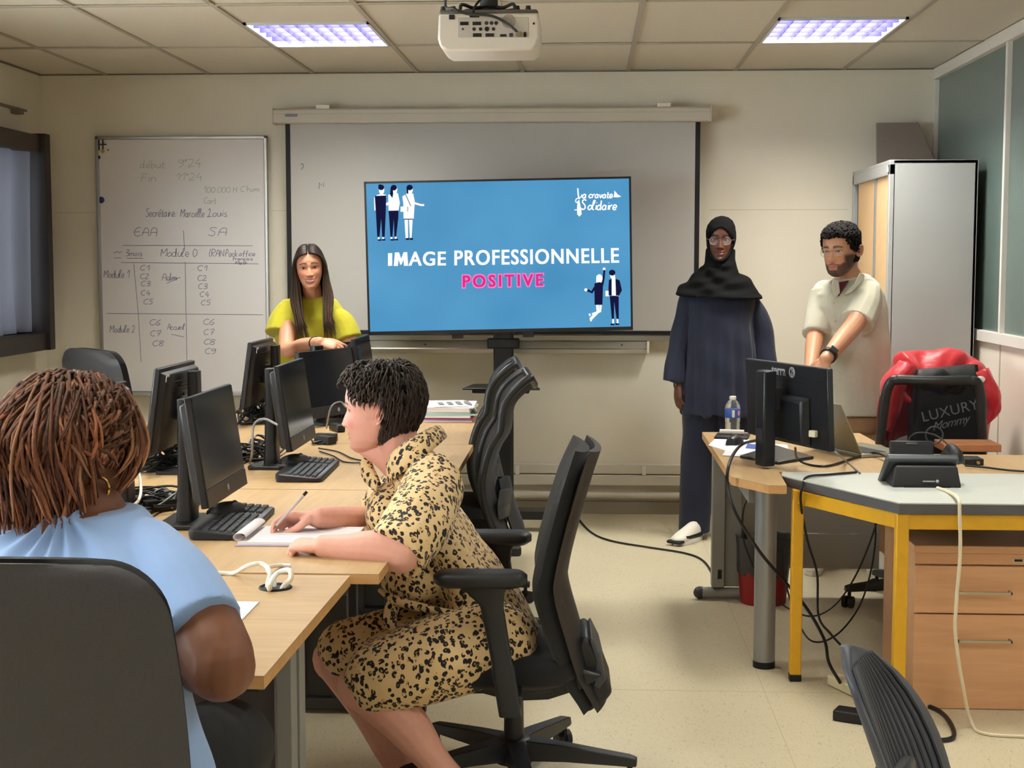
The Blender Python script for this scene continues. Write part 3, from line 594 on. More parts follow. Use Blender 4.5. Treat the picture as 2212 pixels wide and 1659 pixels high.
cc = pr(1056, 10, .12); MB().lathe([(.02, 0), (.03, .004), (.03, .018), (.024, .022), (.03, .028), (.03, .05), (.022, .055), (.022, .14)], 20, (cc.x, cc.y, pz1+.012)).build('mount_hub', M_dgrey, pj)
MB().cyl((cc.x, cc.y, pz1+.13), (cc.x, cc.y, ZC+.005), .02, n=16).build('drop_tube', M_dgrey, pj)
for sx, sy in ((-1, -1), (1, -1), (-1, 1), (1, 1)):
    MB().tube(smoothpath([(cc.x+sx*.02, cc.y, pz1+.04), (cc.x+sx*.05, cc.y+sy*.03, pz1+.032), (cc.x+sx*.085, cc.y+sy*.06, pz1+.038), (cc.x+sx*.092, cc.y+sy*.062, pz1+.01)], 5), .006, 8).build('mount_arm', M_dgrey, pj)
mb = MB().tube(smoothpath([(cc.x-.10, cc.y+.02, ZC), pr(962, 0, .02), pr(980, 18, -.02), pr(1010, 30, -.02), pr(1060, 34, -.015), pr(1090, 48, -.015), pr(1112, 64, -.02), pr(1120, 74, -.006)], 6), .0045, 8)
mb.build('signal_cable', M_dgrey, pj); MB().box(pr(1114, 72).x, pr(1126, 79).x, PJ-.02, PJ-.002, pr(1120, 80).z, pr(1120, 70).z).build('cable_plug', MATS['lan_socket'], pj, bevel=.002)
MB().tube(smoothpath([(cc.x+.01, cc.y-.02, pz1+.1), pr(1030, 8, .02), pr(1023, 24, -.012), pr(1024, 34, -.006)], 6), .004, 8).build('power_cable', M_blk2, pj)
c = pr(1046, 97); MB().box(c.x-.012, c.x+.012, PJ-.001+.004, PJ+.012, c.z-.006, c.z+.006).build('sticker', mat('sticker_pale', (228, 196, 176), .5), pj)
c = pr(1138, 101); MB().box(c.x-.018, c.x+.018, PJ+.003, PJ+.012, c.z-.004, c.z+.004).build('sticker', mat('sticker_grey', (186, 184, 182), .5), pj)

# ---- tambour cabinet with a board leaning on top
CY0, CY1 = 7.40, 8.42; CX0, CX1 = at(1922, 346, Y=CY0).x, at(2114, 343, Y=CY0).x; CZ = at(1922, 345, Y=CY0).z
cab = thing('tambour_cabinet', 'tall grey metal cabinet with sliding wood-effect slat doors in the corner', 'cabinet', ((CX0+CX1)/2, (CY0+CY1)/2, 0))
M_cab = mat('cabinet_grey', (176, 176, 174), .45, .15)
MB().box(CX0+.02, CX1, CY0, CY0+.018, 0.02, CZ).build('side_panel', M_cab, cab, bevel=.003)
MB().box(CX0+.02, CX1, CY1-.018, CY1, 0.02, CZ).build('side_panel', M_cab, cab, bevel=.003)
MB().box(CX1-.015, CX1, CY0, CY1, 0.02, CZ).build('back_panel', M_cab, cab)
MB().box(CX0, CX1, CY0, CY1, CZ-.02, CZ).build('top_panel', M_cab, cab, bevel=.003)
MB().box(CX0, CX1, CY0, CY1, 0, .06).build('plinth', M_dgrey, cab)
for y0_, y1_ in ((CY0, CY0+.035), (CY1-.035, CY1)): MB().box(CX0, CX0+.03, y0_, y1_, .05, CZ-.02).build('front_post', M_cab, cab, bevel=.003)
MB().box(CX0, CX0+.03, CY0, CY1, CZ-.075, CZ-.018).build('front_rail', M_cab, cab, bevel=.003)
c = at(1915, 354, Y=CY0+.03); MB().box(CX0-.003, CX0+.002, CY0+.02, CY0+.05, CZ-.06, CZ-.035).build('badge', M_white, cab)
M_slat = mat('slat_maple', (216, 176, 128), .5, var=.05, scale=6, stretch=(8, 8, .6))
ns = 38; ya, yb = CY0+.035, CY1-.12
for k in range(ns):
    y = ya+(yb-ya)*k/ns; g = (yb-ya)/ns
    if k == 15: MB().box(CX0+.006, CX0+.03, y, y+g*1.6, .07, CZ-.075).build('grip_bar', mat('grip_grey', (128, 130, 134), .4), cab, bevel=.002)
    elif k != 16: MB().box(CX0+.012, CX0+.02, y+.0012, y+g-.0012, .07, CZ-.075).build('slat', M_slat, cab, bevel=.002)
MB().box(CX0+.025, CX0+.03, ya, CY1-.03, .07, CZ-.07).build('liner', M_blk2, cab)
bz = at(1900, 265, Y=8.35).z
mb = MB(); bx0, bx1 = at(1897, 300, Y=8.35).x, at(1984, 300, Y=8.35).x
mb.prism([(bx0, CZ), (CX1-.02, CZ), (bx1+.10, CZ+.06), (bx1, bz), (bx0-.01, bz)], 0, .02, Matrix(((1, 0, 0, 0), (0, 0, 1, 8.36), (0, 1, 0, 0), (0, 0, 0, 1))))
tag(mb.build('leaning_board', mat('board_taupe', (128, 116, 104), .7), bevel=.003), 'taupe board with a slanted edge standing on top of the grey cabinet', 'board')
# ================================================================ FURNITURE
def wood(name, c0, c1, sc=(1.5, 14, 14), rough=.42):
    m = bpy.data.materials.new(name); m.use_nodes = True; N = m.node_tree.nodes; L = m.node_tree.links; b = N['Principled BSDF']
    tc = N.new('ShaderNodeTexCoord'); mp = N.new('ShaderNodeMapping'); mp.inputs['Scale'].default_value = sc; L.new(tc.outputs['Object'], mp.inputs[0])
    n = N.new('ShaderNodeTexNoise'); n.inputs['Scale'].default_value = 3; n.inputs['Detail'].default_value = 6; n.inputs['Distortion'].default_value = .6; L.new(mp.outputs[0], n.inputs['Vector'])
    cr = N.new('ShaderNodeValToRGB'); e = cr.color_ramp.elements; e[0].position = .3; e[0].color = rgba(c0); e[1].position = .72; e[1].color = rgba(c1); L.new(n.outputs['Fac'], cr.inputs[0])
    L.new(cr.outputs[0], b.inputs['Base Color']); b.inputs['Roughness'].default_value = rough; b.inputs['Specular IOR Level'].default_value = .35; return m
M_beech = wood('beech_laminate', (174, 142, 100), (188, 156, 113))
M_beechx = wood('beech_laminate_across', (174, 142, 100), (188, 156, 113), (14, 1.5, 14))
M_edge = wood('beech_edge', (190, 142, 88), (206, 158, 104))
M_ped = wood('pedestal_beech', (206, 154, 112), (216, 166, 124), (1.2, 12, 12))
M_leg = mat('desk_leg_grey', (138, 137, 134), .45, .2)
M_legd = mat('desk_leg_dark', (66, 65, 66), .5, .2)
DZ, DT = .73, .026
def desk(name, label, poly, m, grp='beech desks of the student island'):
    cx = sum(p[0] for p in poly)/len(poly); cy = sum(p[1] for p in poly)/len(poly)
    t = thing(name, label, 'desk', (cx, cy, 0), 0, grp)
    tp = MB().prism(poly, DZ-.004, DZ).build('top', m, t)
    MB().prism(poly, DZ-DT, DZ-.004).build('edge_band', M_edge, t)
    return t
def t_leg(t, x, y0, y1, along='Y', m=None, up=.07, yu=None):
    """cantilever leg: floor bar, slotted upright, top bar"""
    m = m or M_leg
    def B(a0, a1, c0, c1, z0, z1): return MB().box(*((c0, c1, a0, a1) if along == 'Y' else (a0, a1, c0, c1)), z0, z1)
    mid = (y0+y1)/2 if yu is None else yu
    B(y0, y1, x-.03, x+.03, .012, .05).build('leg_foot', m, t, bevel=.006)
    B(y0+.06, y1-.06, x-.02, x+.02, DZ-DT-.045, DZ-DT-.001).build('leg_head', M_legd, t, bevel=.003)
    for s in (-1, 1): B(mid+s*up-.028, mid+s*up+.028, x-.018, x+.018, .045, DZ-DT-.04).build('leg_upright', m, t, bevel=.003)
    B(mid-up, mid+up, x-.008, x+.008, .06, DZ-DT-.05).build('leg_cover', M_legd, t)
    for e in (y0, y1): B(e-.012, e+.012, x-.028, x+.028, 0, .03).build('leg_glide', M_blk2, t)
d = desk('office_desk', 'nearest beech desk with cable hole, where the person in the blue blouse sits', [(-2.2, 2.592), (-.602, 2.592), (-.584, 3.455), (-2.2, 3.455)], M_beech)
t_leg(d, -.66, 2.66, 3.42, yu=3.10, up=.045); t_leg(d, -2.1, 2.66, 3.42)
MB().box(-2.05, -.72, 3.2, 3.22, .16, .66).build('modesty_panel', mat('modesty_grey', (92, 86, 92), .5), d)
d = desk('office_desk', 'beech desk with the notebook and pen under the hands of the person in leopard print', [(-1.31, 3.47), (-.516, 3.474), (-.50, 4.768), (-1.31, 4.768)], M_beechx)
t_leg(d, 3.56, -1.24, -.55, 'X', M_legd); t_leg(d, 4.66, -1.24, -.55, 'X', M_legd)
d = desk('office_desk', 'beech desk in the middle of the window-aisle row, second monitor on it', [(-1.31, 4.775), (-.48, 4.775), (-.485, 5.995), (-1.31, 5.995)], M_beechx)
t_leg(d, 4.86, -1.24, -.55, 'X', M_legd); t_leg(d, 5.9, -1.24, -.55, 'X', M_legd)
d = desk('office_desk', 'farthest beech desk, carrying the stack of papers near the television', [(-1.31, 6.0), (-.50, 6.0), (-.525, 7.247), (-1.31, 7.247)], M_beechx)
t_leg(d, 6.1, -1.24, -.55, 'X', M_legd); t_leg(d, 7.15, -1.24, -.55, 'X', M_legd)
for k, (ya, yb, lb) in enumerate(((3.47, 4.768, 'beech desk on the window side, behind the braided head'), (4.775, 5.995, 'beech desk on the window side, middle of its row, under a back-turned monitor'), (6.0, 7.247, 'beech desk on the window side, farthest of its row, below the whiteboard'))):
    d = desk('office_desk', lb, [(-2.12, ya), (-1.322, ya), (-1.322, yb), (-2.12, yb)], M_beechx)
    t_leg(d, ya+.1, -2.06, -1.4, 'X', M_legd); t_leg(d, yb-.1, -2.06, -1.4, 'X', M_legd)
# cable hole ring and the white cables looping out of it
gp = at(595, 1270, Z=DZ)
mb = MB().tube([(gp.x+.036*math.cos(a*PI/12), gp.y+.036*math.sin(a*PI/12), DZ+.001) for a in range(25)], .004, 8); mb.lathe([(.001, .0004), (.035, .0004), (.035, .0012), (.001, .0012)], 20, (gp.x, gp.y, DZ))
tag(mb.build('cable_grommet', M_blk2), 'round black cable hole ring in the nearest desk', 'grommet')
M_wc = mat('white_cable', (230, 226, 216), .4)
def zc(px, py, z): return at(px, py, Z=z)
mb = MB().tube(smoothpath([(gp.x-.012, gp.y, DZ-.02), zc(583, 1262, DZ+.02), at(600, 1238, Y=gp.y), at(625, 1232, Y=gp.y-.01), at(628, 1250, Y=gp.y-.02), at(612, 1268, Y=gp.y-.02), (gp.x+.012, gp.y-.012, DZ-.02)], 8), .0065, 8)
mb.tube(smoothpath([(gp.x-.02, gp.y+.004, DZ-.02), at(578, 1262, Y=gp.y), at(583, 1235, Y=gp.y+.02), at(565, 1218, Y=gp.y+.05), at(535, 1222, Y=gp.y+.05), zc(505, 1238, DZ+.006), zc(470, 1238, DZ+.006), zc(430, 1240, DZ+.006)], 8), .0055, 8)
mb.tube(smoothpath([(gp.x-.004, gp.y+.01, DZ-.02), at(592, 1255, Y=gp.y+.01), at(578, 1228, Y=gp.y+.05), zc(600, 1222, DZ+.008), zc(628, 1222, DZ+.006)], 8), .0055, 8)
o = mb.build('white_cables', M_wc); o['kind'] = 'stuff'; tag(o, 'white cables looping out of the hole in the nearest desk', 'cables')

# ---------------------------------------------------------------- chairs
M_fab = mat('black_chair_fabric', (24, 24, 27), .9, var=.18, scale=500, bump=.3, sheen=.1)
M_fabg = mat('charcoal_chair_shell', (56, 54, 56), .55, var=.12, scale=350, bump=.35)
M_pl = mat('chair_plastic', (30, 30, 32), .42)
M_plg = mat('chair_plastic_grey', (62, 65, 69), .4)
def mesh_mat():
    m = bpy.data.materials.new('chair_net'); m.use_nodes = True; N = m.node_tree.nodes; L = m.node_tree.links; N.clear()
    d = N.new('ShaderNodeBsdfDiffuse'); d.inputs[0].default_value = rgba((24, 23, 26)); t = N.new('ShaderNodeBsdfTransparent'); mx = N.new('ShaderNodeMixShader'); mx.inputs[0].default_value = .36
    o = N.new('ShaderNodeOutputMaterial'); L.new(d.outputs[0], mx.inputs[1]); L.new(t.outputs[0], mx.inputs[2]); L.new(mx.outputs[0], o.inputs[0]); return m
M_net = mesh_mat()
def star_base(t, r=.32, zc0=.10, cz=.30, a0=.3):
    MB().cyl((0, 0, .08), (0, 0, cz), .030, .027, n=16).build('gas_column', M_pl, t, world=False)
    MB().lathe([(.02, .06), (.055, .065), (.058, .125), (.045, .135), (.02, .137)], 18).build('hub', M_pl, t, world=False)
    for k in range(5):
        a = a0+2*PI*k/5; R = Matrix.Rotation(a, 4, 'Z'); mb = MB()
        mb.loft([[R @ Vector((x, s*w, z+h)) for s, h in ((-1, 0), (1, 0), (.8, hh), (-.8, hh))] for x, w, z, hh in ((.03, .034, .075, .06), (.15, .028, .078, .045), (r, .02, .072, .028), (r+.02, .016, .072, .022))])
        mb.build('base_arm', M_pl, t, bevel=.003, world=False)
        c = MB(); p = R @ Vector((r, 0, 0)); q = Matrix.Translation(p) @ Matrix.Rotation(a+.9, 4, 'Z')
        for s in (-1, 1): c.add([q @ Vector((.012+.026*math.cos(2*PI*j/14), s*.014+e, .027+.026*math.sin(2*PI*j/14))) for e in (-.008, .008) for j in range(14)], [tuple(range(13, -1, -1)), tuple(range(14, 28))]+[(j, (j+1) % 14, 14+(j+1) % 14, 14+j) for j in range(14)])
        c.cyl(p+Vector((0, 0, .03)), p+Vector((0, 0, .08)), .008, n=8)
        c.build('caster', M_blk2, t, world=False)
def seat_pad(t, w=.48, d=.47, z=.43, th=.075, y0=-.05, m=None):
    rings = []
    for s, zz in ((.90, 0), (.99, .018), (1.0, .045), (.96, .066), (.80, .075), (.4, .077)):
        rings.append([(x*s, y0+y*s, z-th+zz*th/.075-(.012 if abs(y) > d*.35 and y < 0 and zz > .04 else 0)) for x, y in rrect(w, d, .13, 6)])
    MB().loft(rings).build('seat', m or M_fab, t, smooth=60, world=False)
    MB().prism(rrect(w*.8, d*.8, .1, 5, 0, y0), z-th-.02, z-th+.004).build('seat_pan', M_pl, t, bevel=.006, world=False)
def back_loft(prof, wid, th, n=18, bow=.03, edge=.35):
    """backrest volume from a side profile [(y, z)], width and thickness per point"""
    P = smoothpath(prof, 5); N_ = len(P); W_ = np.interp(np.linspace(0, 1, N_), np.linspace(0, 1, len(wid)), wid); T_ = np.interp(np.linspace(0, 1, N_), np.linspace(0, 1, len(th)), th)
    rings = []
    for i, (y, z) in enumerate(P):
        a, b = P[max(i-1, 0)], P[min(i+1, N_-1)]; ty, tz = b[0]-a[0], b[1]-a[1]; l = math.hypot(ty, tz); ny, nz = tz/l, -ty/l
        if ny < 0: ny, nz = -ny, -nz
        ring = []
        for k in range(2*n):
            f = k/(n-1) if k < n else (2*n-1-k)/(n-1); s = -1+2*f; side = -1 if k < n else 1
            h = T_[i]/2*side*(max(0, 1-abs(s)**5))**.5; c = -bow*s*s
            ring.append((s*W_[i]/2, y+ny*(h+c), z+nz*(h+c)))
        rings.append(ring)
    return rings
def task_chair(label, grp=None, arms=True, a0=.3):
    t = thing('task_chair', label, 'chair', (0, 0, 0), 0, grp)
    star_base(t, .335, cz=.30, a0=a0)
    seat_pad(t, .45, .46, .42, .085, -.035)
    mb = MB(); mb.prism([(-.17, .365), (-.12, .315), (0, .285), (.10, .29), (.19, .32), (.25, .36), (.20, .375), (-.1, .37)], -.15, .15, Matrix(((0, 0, 1, 0), (1, 0, 0, 0), (0, 1, 0, 0), (0, 0, 0, 1)))); mb.build('mechanism', M_pl, t, bevel=.008, world=False)
    for y, z in ((-.085, .33), (.06, .325)): MB().cyl((-.151, y, z), (-.155, y, z), .008, n=10).build('bolt', M_steel, t, world=False)
    MB().tube([(-.13, -.14, .345), (-.27, -.17, .345)], .008, 8).build('lever', M_pl, t, world=False)
    prof = [(.205, .262), (.152, .37), (.122, .47), (.088, .595), (.090, .655), (.112, .752), (.148, .885), (.180, .98)]
    MB().loft(back_loft([(y+.02, z) for y, z in prof], [.30, .38, .44, .46, .47, .47, .45, .36], [.02, .05, .06, .075, .075, .07, .055, .03])).build('backrest', M_fab, t, smooth=70, world=False)
    MB().loft(back_loft([(y+.058, z) for y, z in prof], [.26, .36, .42, .45, .46, .46, .45, .38], [.012, .02, .022, .022, .022, .022, .022, .02])).build('back_shell', M_pl, t, smooth=70, world=False)
    mb = MB(); mb.prism([(.17, .39), (.215, .30), (.21, .24), (.26, .275), (.28, .30), (.232, .43), (.202, .466), (.185, .45)], -.11, .11, Matrix(((0, 0, 1, 0), (1, 0, 0, 0), (0, 1, 0, 0), (0, 0, 0, 1)))); mb.build('back_bracket', M_pl, t, bevel=.012, world=False)
    mb = MB(); mb.prism([(.225, .32), (.24, .31), (.262, .34), (.245, .41), (.22, .46), (.213, .45), (.232, .39)], -.115, .115, Matrix(((0, 0, 1, 0), (1, 0, 0, 0), (0, 1, 0, 0), (0, 0, 0, 1)))); mb.build('bracket_grip', M_plg, t, bevel=.004, world=False)
    if arms:
        for s in (-1, 1):
            x = s*.285
            mb = MB(); mb.loft([[(x+u*f, yc_+v*f, z) for u, v in [(p[0], p[1]) for p in rrect(.085, .25, .035, 5)]] for f, z, yc_ in ((.86, .642, -.08), (1.0, .654, -.08), (1.0, .670, -.08), (.9, .680, -.08), (.6, .683, -.08))]); mb.build('arm_pad', M_plg if 0 else M_pl, t, smooth=60, world=False)
            mb = MB(); mb.loft([[(x+u, y+v, z) for u, v in rrect(w_, d_, .012, 3)] for z, y, w_, d_ in ((.29, .0, .045, .06), (.42, -.02, .045, .062), (.43, -.022, .038, .055), (.59, -.05, .036, .062), (.625, -.065, .05, .10), (.645, -.075, .05, .14))]); mb.build('arm_post', M_pl, t, smooth=50, world=False)
            MB().bar((x, .0, .325), (s*.12, .0, .345), .06, .03).build('arm_bracket', M_pl, t, bevel=.004, world=False)
    return t
lc = task_chair('black task chair with armrests under the person in leopard print', a0=math.radians(10))
CHX, CHY = at(1110, 1600, Y=4.03).x, 4.03
lc.location = (CHX, CHY, 0); lc.rotation_euler = (0, 0, -PI/2+.02)

def net_chair(label, grp=None, net=None, tall=1.08, a0=.2, flat=False):
    t = thing('mesh_chair', label, 'chair', (0, 0, 0), 0, grp)
    star_base(t, .32, cz=.36, a0=a0); seat_pad(t, .48, .46, .46, .07, -.04)
    s = tall/1.08
    prof = [(.20, .40), (.165, .50), (.13, .60), (.125, .68), (.15, .78), (.19, .90*s), (.205, 1.0*s), (.25, 1.055*s), (.285, 1.08*s)]
    wd = [.36, .42, .46, .47, .47, .46, .44, .41, .36]
    if flat: prof = [(.19, .44), (.17, .55), (.16, .66), (.17, .76), (.185, .86), (.20, .94), (.21, .985), (.215, 1.0), (.216, 1.005)]; wd = [.40, .415, .42, .415, .40, .385, .36, .32, .28]
    R = back_loft([(y+.01, z) for y, z in prof], wd, [.008]*9, bow=.02 if flat else .05)
    if net: 
        n = len(R[0])//2; MB().loft([r[:n] for r in R], close=False).build('net', net, t, smooth=180, world=False)
    else: MB().loft(R).build('net', M_fab, t, smooth=70, world=False)
    n = len(R[0])//2
    rim = [r[0] for r in R]+R[-1][1:n-1]+[r[n-1] for r in R[::-1]]
    MB().tube(rim+[rim[0]], .021 if flat else .016, 10).build('back_frame', M_pl, t, smooth=70, world=False)
    MB().loft(back_loft([(.25, .40), (.235, .47), (.205, .56), (.185, .66)], [.12, .14, .12, .08], [.03, .04, .035, .03])).build('back_spine', M_plg, t, smooth=60, world=False)
    mb = MB(); mb.loft(back_loft([(.195, .52), (.19, .57), (.198, .62)], [.30, .36, .30], [.025, .035, .02], bow=.045)); mb.build('lumbar_unit', M_plg, t, smooth=60, world=False)
    MB().box(-.1, .1, -.05, .24, .36, .40).build('mechanism', M_pl, t, bevel=.01, world=False)
    return t
c1 = net_chair('black mesh-backed office chair beside the far desk, nearer of the two', 'black mesh chairs at the far desks', tall=1.02)
p = at(1085, 1000, Y=5.55); c1.location = (p.x-.17, 5.55, 0); c1.rotation_euler = (0, 0, -PI/2+.10)
c2 = dup(c1, (at(1066, 900, Y=6.2).x-.18, 6.24, 0), -PI/2+.04, 'black mesh-backed office chair beside the far desk, half hidden behind another')
tc3 = net_chair('black mesh chair at the teacher desk with a bag and red jacket behind its net', None, M_net, 1.04, flat=True)
TC = (at(1988, 900, Y=6.35).x+.0, 6.25, 0)
tc3.location = TC; tc3.rotation_euler = (0, 0, PI-.08)
def pad_chair(label, grp=None, w=.48, h=.60, z0=.50):
    t = thing('office_chair', label, 'chair', (0, 0, 0), 0, grp)
    star_base(t, .32, cz=.36); seat_pad(t, .48, .46, .47, .08, -.04)
    def shell(y0, th, grow, nm, m):
        rings = []
        N_ = 41
        for i in range(N_):
            v = .5-.5*math.cos(PI*i/(N_-1)); z = z0+(h)*v; e = abs(2*v-1); ww = (w*(.90+.10*(1-(1.6*v-.6)**2))+grow)*(1-.33*(1-math.sqrt(max(0, 1-(max(0, e-.74)/.26)**2))))
            yb_ = y0+.06*(v-.35)**2+.045*v
            ring = []
            for k in range(2*14):
                f = k/13 if k < 14 else (27-k)/13; s = -1+2*f; sd = -1 if k < 14 else 1
                ring.append((s*ww/2, yb_-.05*s*s+sd*th/2*max(0, 1-abs(s)**6)**.5*(1-.75*max(0, e-.8)/.2), z+(.012*(1-s*s) if i == N_-1 else 0)))
            rings.append(ring)
        MB().loft(rings).build(nm, m, t, smooth=70, world=False)
    shell(.19, .06, 0, 'backrest', M_fab); shell(.228, .028, .02, 'back_shell', M_fabg)
    MB().box(-.045, .045, .10, .25, .36, .40).box(-.04, .04, .235, .27, .38, z0+.2).build('back_support', M_pl, t, bevel=.012, world=False)
    return t
pc1 = pad_chair('large black padded office chair in the foreground, back turned, person in blue sits in it', w=.52, h=.62, z0=.47)
pc1.location = (-.83, 2.13, 0); pc1.rotation_euler = (0, 0, PI+.03)
pc2 = dup(pc1, (-2.16, 6.72, 0), 2.45, 'black padded office chair by the window side, in front of the whiteboard')

# ribbed plastic chair, bottom right
rc = thing('ribbed_chair', 'charcoal plastic chair with a ribbed shell back, cut off by the lower right edge', 'chair', (.64, 2.55, 0), 0)
def rshell(u, v):
    s = 2*u-1; zz = .38+.405*v; w_ = .20*math.sqrt(max(.004, 1-(max(0, v-.30)/.70)**2.2))*(.86+.14*min(1, v/.3)); xx = -.11-.125*v-.03*v*v+.075*s*s*(.5+.5*v)*(w_/.2)**2
    return Vector((.64+xx, 2.55+s*w_, zz))
def leafshell(th):
    def f(u, v):
        # closed thin shell: front face then back face
        q = 2*u if u <= .5 else 2-2*u; p = rshell(q, v); side = 1 if u <= .5 else -1
        return p+Vector((side*th/2*max(0, 1-abs(2*q-1)**4)**.5, 0, 0))
    return f
mb = MB(); fn = leafshell(.022); rings = [[fn(k/48, j/16) for k in range(48)] for j in range(17)]; mb.loft(rings); mb.build('back_shell', mat('charcoal_shell', (58, 60, 68), .5), rc, smooth=70)
for k in range(15):
    s0 = (k-7)/8.0
    mb = MB(); P = []
    for j in range(9):
        v = .10+.84*j/8; p = rshell(.5+.46*s0, v); P.append(p+Vector((.011, 0, 0)))
    mb.tube(P, .0045, 6).build('rib', mat('charcoal_shell_rib', (46, 48, 56), .5), rc)
rc.rotation_euler = (0, 0, math.radians(-24)); rc.location.x += .085
mb = MB(); mb.loft([[Vector((.64+x, 2.55+y, z+.05*(x*x)/.04*0)) for x, y in rrect(.44*f, .44*f, .12, 5, .10, 0)] for f, z in ((.9, .425), (1, .435), (.98, .45), (.7, .445))]); mb.build('seat', MATS['charcoal_shell'], rc, smooth=60)
MB().loft([[Vector((.64+x, 2.55+y, z)) for x, y in ((-.20, -.05), (-.14, -.05), (-.14, .05), (-.20, .05))] for z in (.36, .48, .58)]).build('back_stem', M_pl, rc, bevel=.01)
for sx, sy in ((-.12, -.18), (-.12, .18), (.28, -.18), (.28, .18)): MB().cyl((.64+sx, 2.55+sy, .43), (.64+sx*1.2, 2.55+sy*1.15, 0), .012, n=12).build('leg', M_steel, rc)

# ---------------------------------------------------------------- teacher corner
td = thing('corner_desk', 'beech corner desk of the teacher with grey steel legs', 'desk', (.9, 5.8, 0))
tp = [(.515, 6.50), (.514, 5.14), (.622, 4.953), (.685, 4.95), (.70, 5.27), (1.95, 5.27), (1.95, 5.78), (1.34, 5.80), (1.24, 5.92), (1.22, 6.50)]
MB().prism(tp, DZ-.004, DZ).build('top', M_beechx, td); MB().prism(tp, DZ-.03, DZ-.004).build('edge_band', M_edge, td)
q = at(1650, 1440, Z=0); MB().cyl((q.x, q.y, .02), (q.x, q.y, DZ-.03), .04, n=24).build('round_leg', mat('leg_silver', (148, 149, 150), .35, .55), td)
MB().cyl((q.x, q.y, 0), (q.x, q.y, .025), .041, n=24).build('leg_foot_cap', M_blk2, td)
MB().box(.548, .605, 6.30, 6.36, .06, DZ-.03).build('leg_panel', M_leg, td, bevel=.004); MB().box(.605, .68, 6.32, 6.345, .06, DZ-.03).build('leg_panel', M_leg, td, bevel=.003)
MB().tube([(.50, 6.33, .03), (.74, 6.33, .03)], .026, 12).build('leg_foot', M_leg, td); MB().ball((.50, 6.33, .03), (.03, .028, .028), 12, 8).build('foot_cap', M_dgrey, td)
MB().box(.575, .592, 6.297, 6.302, .10, .14).build('cable_slot', M_blk2, td)
MB().box(.68, 1.30, 6.40, 6.42, .29, .70).build('modesty_panel', mat('panel_grey_dark', (178, 175, 168), .5, .1), td); MB().box(.68, 1.30, 6.402, 6.42, .13, .285).build('modesty_panel', MATS['panel_grey_dark'], td)
MB().prism([(5.35, .60), (6.30, .60), (6.30, .66), (5.35, .70)], .60, .62, Matrix(((0, 0, 1, 0), (1, 0, 0, 0), (0, 1, 0, 0), (0, 0, 0, 1)))).build('side_beam', M_leg, td)
for y in (5.35, 5.7): MB().box(1.86, 1.92, y-.03, y+.03, 0, DZ-.03).build('leg', M_leg, td)
# yellow framed table
M_yel = mat('yellow_steel', (218, 164, 28), .4, var=.05, scale=30)
yt = thing('trapezoid_table', 'school table with pale grey top and yellow steel frame before the teacher desk', 'table', (1.3, 4.9, 0))
yp = [(.696, 5.172), (.71, 5.255), (1.95, 5.255), (1.75, 4.594), (.993, 4.594)]
MB().prism(yp, DZ-.002, DZ+.002).build('top', mat('table_top_grey', (186, 188, 180), .4, var=.03, scale=8, stretch=(1, 12, 1)), yt); MB().prism(yp, DZ-.034, DZ-.002).build('top_edge', mat('table_edge_dark', (84, 82, 84), .5), yt)
YL = [(.745, 5.098), (1.008, 4.622), (1.72, 4.63), (1.86, 5.2)]
for i, (x, y) in enumerate(YL):
    MB().box(x-.02, x+.02, y-.02, y+.02, .022, DZ-.035).build('leg', M_yel, yt, bevel=.004); MB().box(x-.021, x+.021, y-.021, y+.021, 0, .026).build('leg_cap', M_blk2, yt, bevel=.003)
for a_, b_ in ((0, 1), (1, 2), (2, 3)):
    MB().bar((YL[a_][0], YL[a_][1], DZ-.062), (YL[b_][0], YL[b_][1], DZ-.062), .026, .05).build('apron', M_yel, yt, bevel=.003)
# drawer pedestal
px0, px1, py0, py1, pzt = 1.093, 1.525, 4.79, 5.30, at(2050, 1178, Y=4.79).z
pd = thing('drawer_pedestal', 'beech drawer unit on casters under the yellow framed table', 'drawer unit', ((px0+px1)/2, (py0+py1)/2, 0))
pzb = at(2000, 1531, Y=py0).z
MB().box(px0+.002, px1-.002, py0+.018, py1, pzb, pzt-.03).build('carcass', M_ped, pd, bevel=.002)
MB().box(px0-.006, px1+.006, py0-.008, py1, pzt-.026, pzt).build('top_board', M_ped, pd, bevel=.003)
def zz(py): return at(2050, py, Y=py0).z
MB().box(px0, px1, py0+.004, py0+.02, zz(1220)+.001, pzt-.028).build('lock_rail', M_ped, pd, bevel=.001)
for (a_, b_, hy) in ((1222, 1325, 1277), (1327, 1531, 1381)):
    dr = MB().box(px0, px1, py0-.0005, py0+.018, zz(b_)+.001, zz(a_)-.001).build('drawer_front', M_ped, pd, bevel=.0015)
    h0, h1 = at(2064, hy, Y=py0).x, at(2182, hy, Y=py0).x; hz = zz(hy)
    mb = MB(); mb.box(h0, h1, py0-.03, py0-.022, hz-.005, hz+.005); mb.box(h0, h0+.006, py0-.03, py0, hz-.005, hz+.005); mb.box(h1-.006, h1, py0-.03, py0, hz-.005, hz+.005); mb.build('handle', mat('handle_nickel', (172, 162, 140), .35, .8), dr, bevel=.001)
lb_ = at(2197, 1211, Y=py0); MB().box(lb_.x-.012, lb_.x+.02, py0+.001, py0+.005, lb_.z-.006, lb_.z+.006).build('lock_label', M_white, pd); MB().box(lb_.x-.009, lb_.x+.018, py0-.0005, py0+.002, lb_.z-.004, lb_.z+.004).build('lock_label_print', M_blk2, pd)
for x, y in ((px0+.05, py0+.05), (px1-.05, py0+.05), (px0+.05, py1-.05), (px1-.05, py1-.05), ((px0+px1)/2-.06, py0+.06)):
    c = MB(); c.cyl((x-.016, y, .022), (x+.016, y, .022), .022, n=14); c.box(x-.01, x+.01, y-.01, y+.01, .022, pzb+.002); c.build('caster', M_blk2, pd)
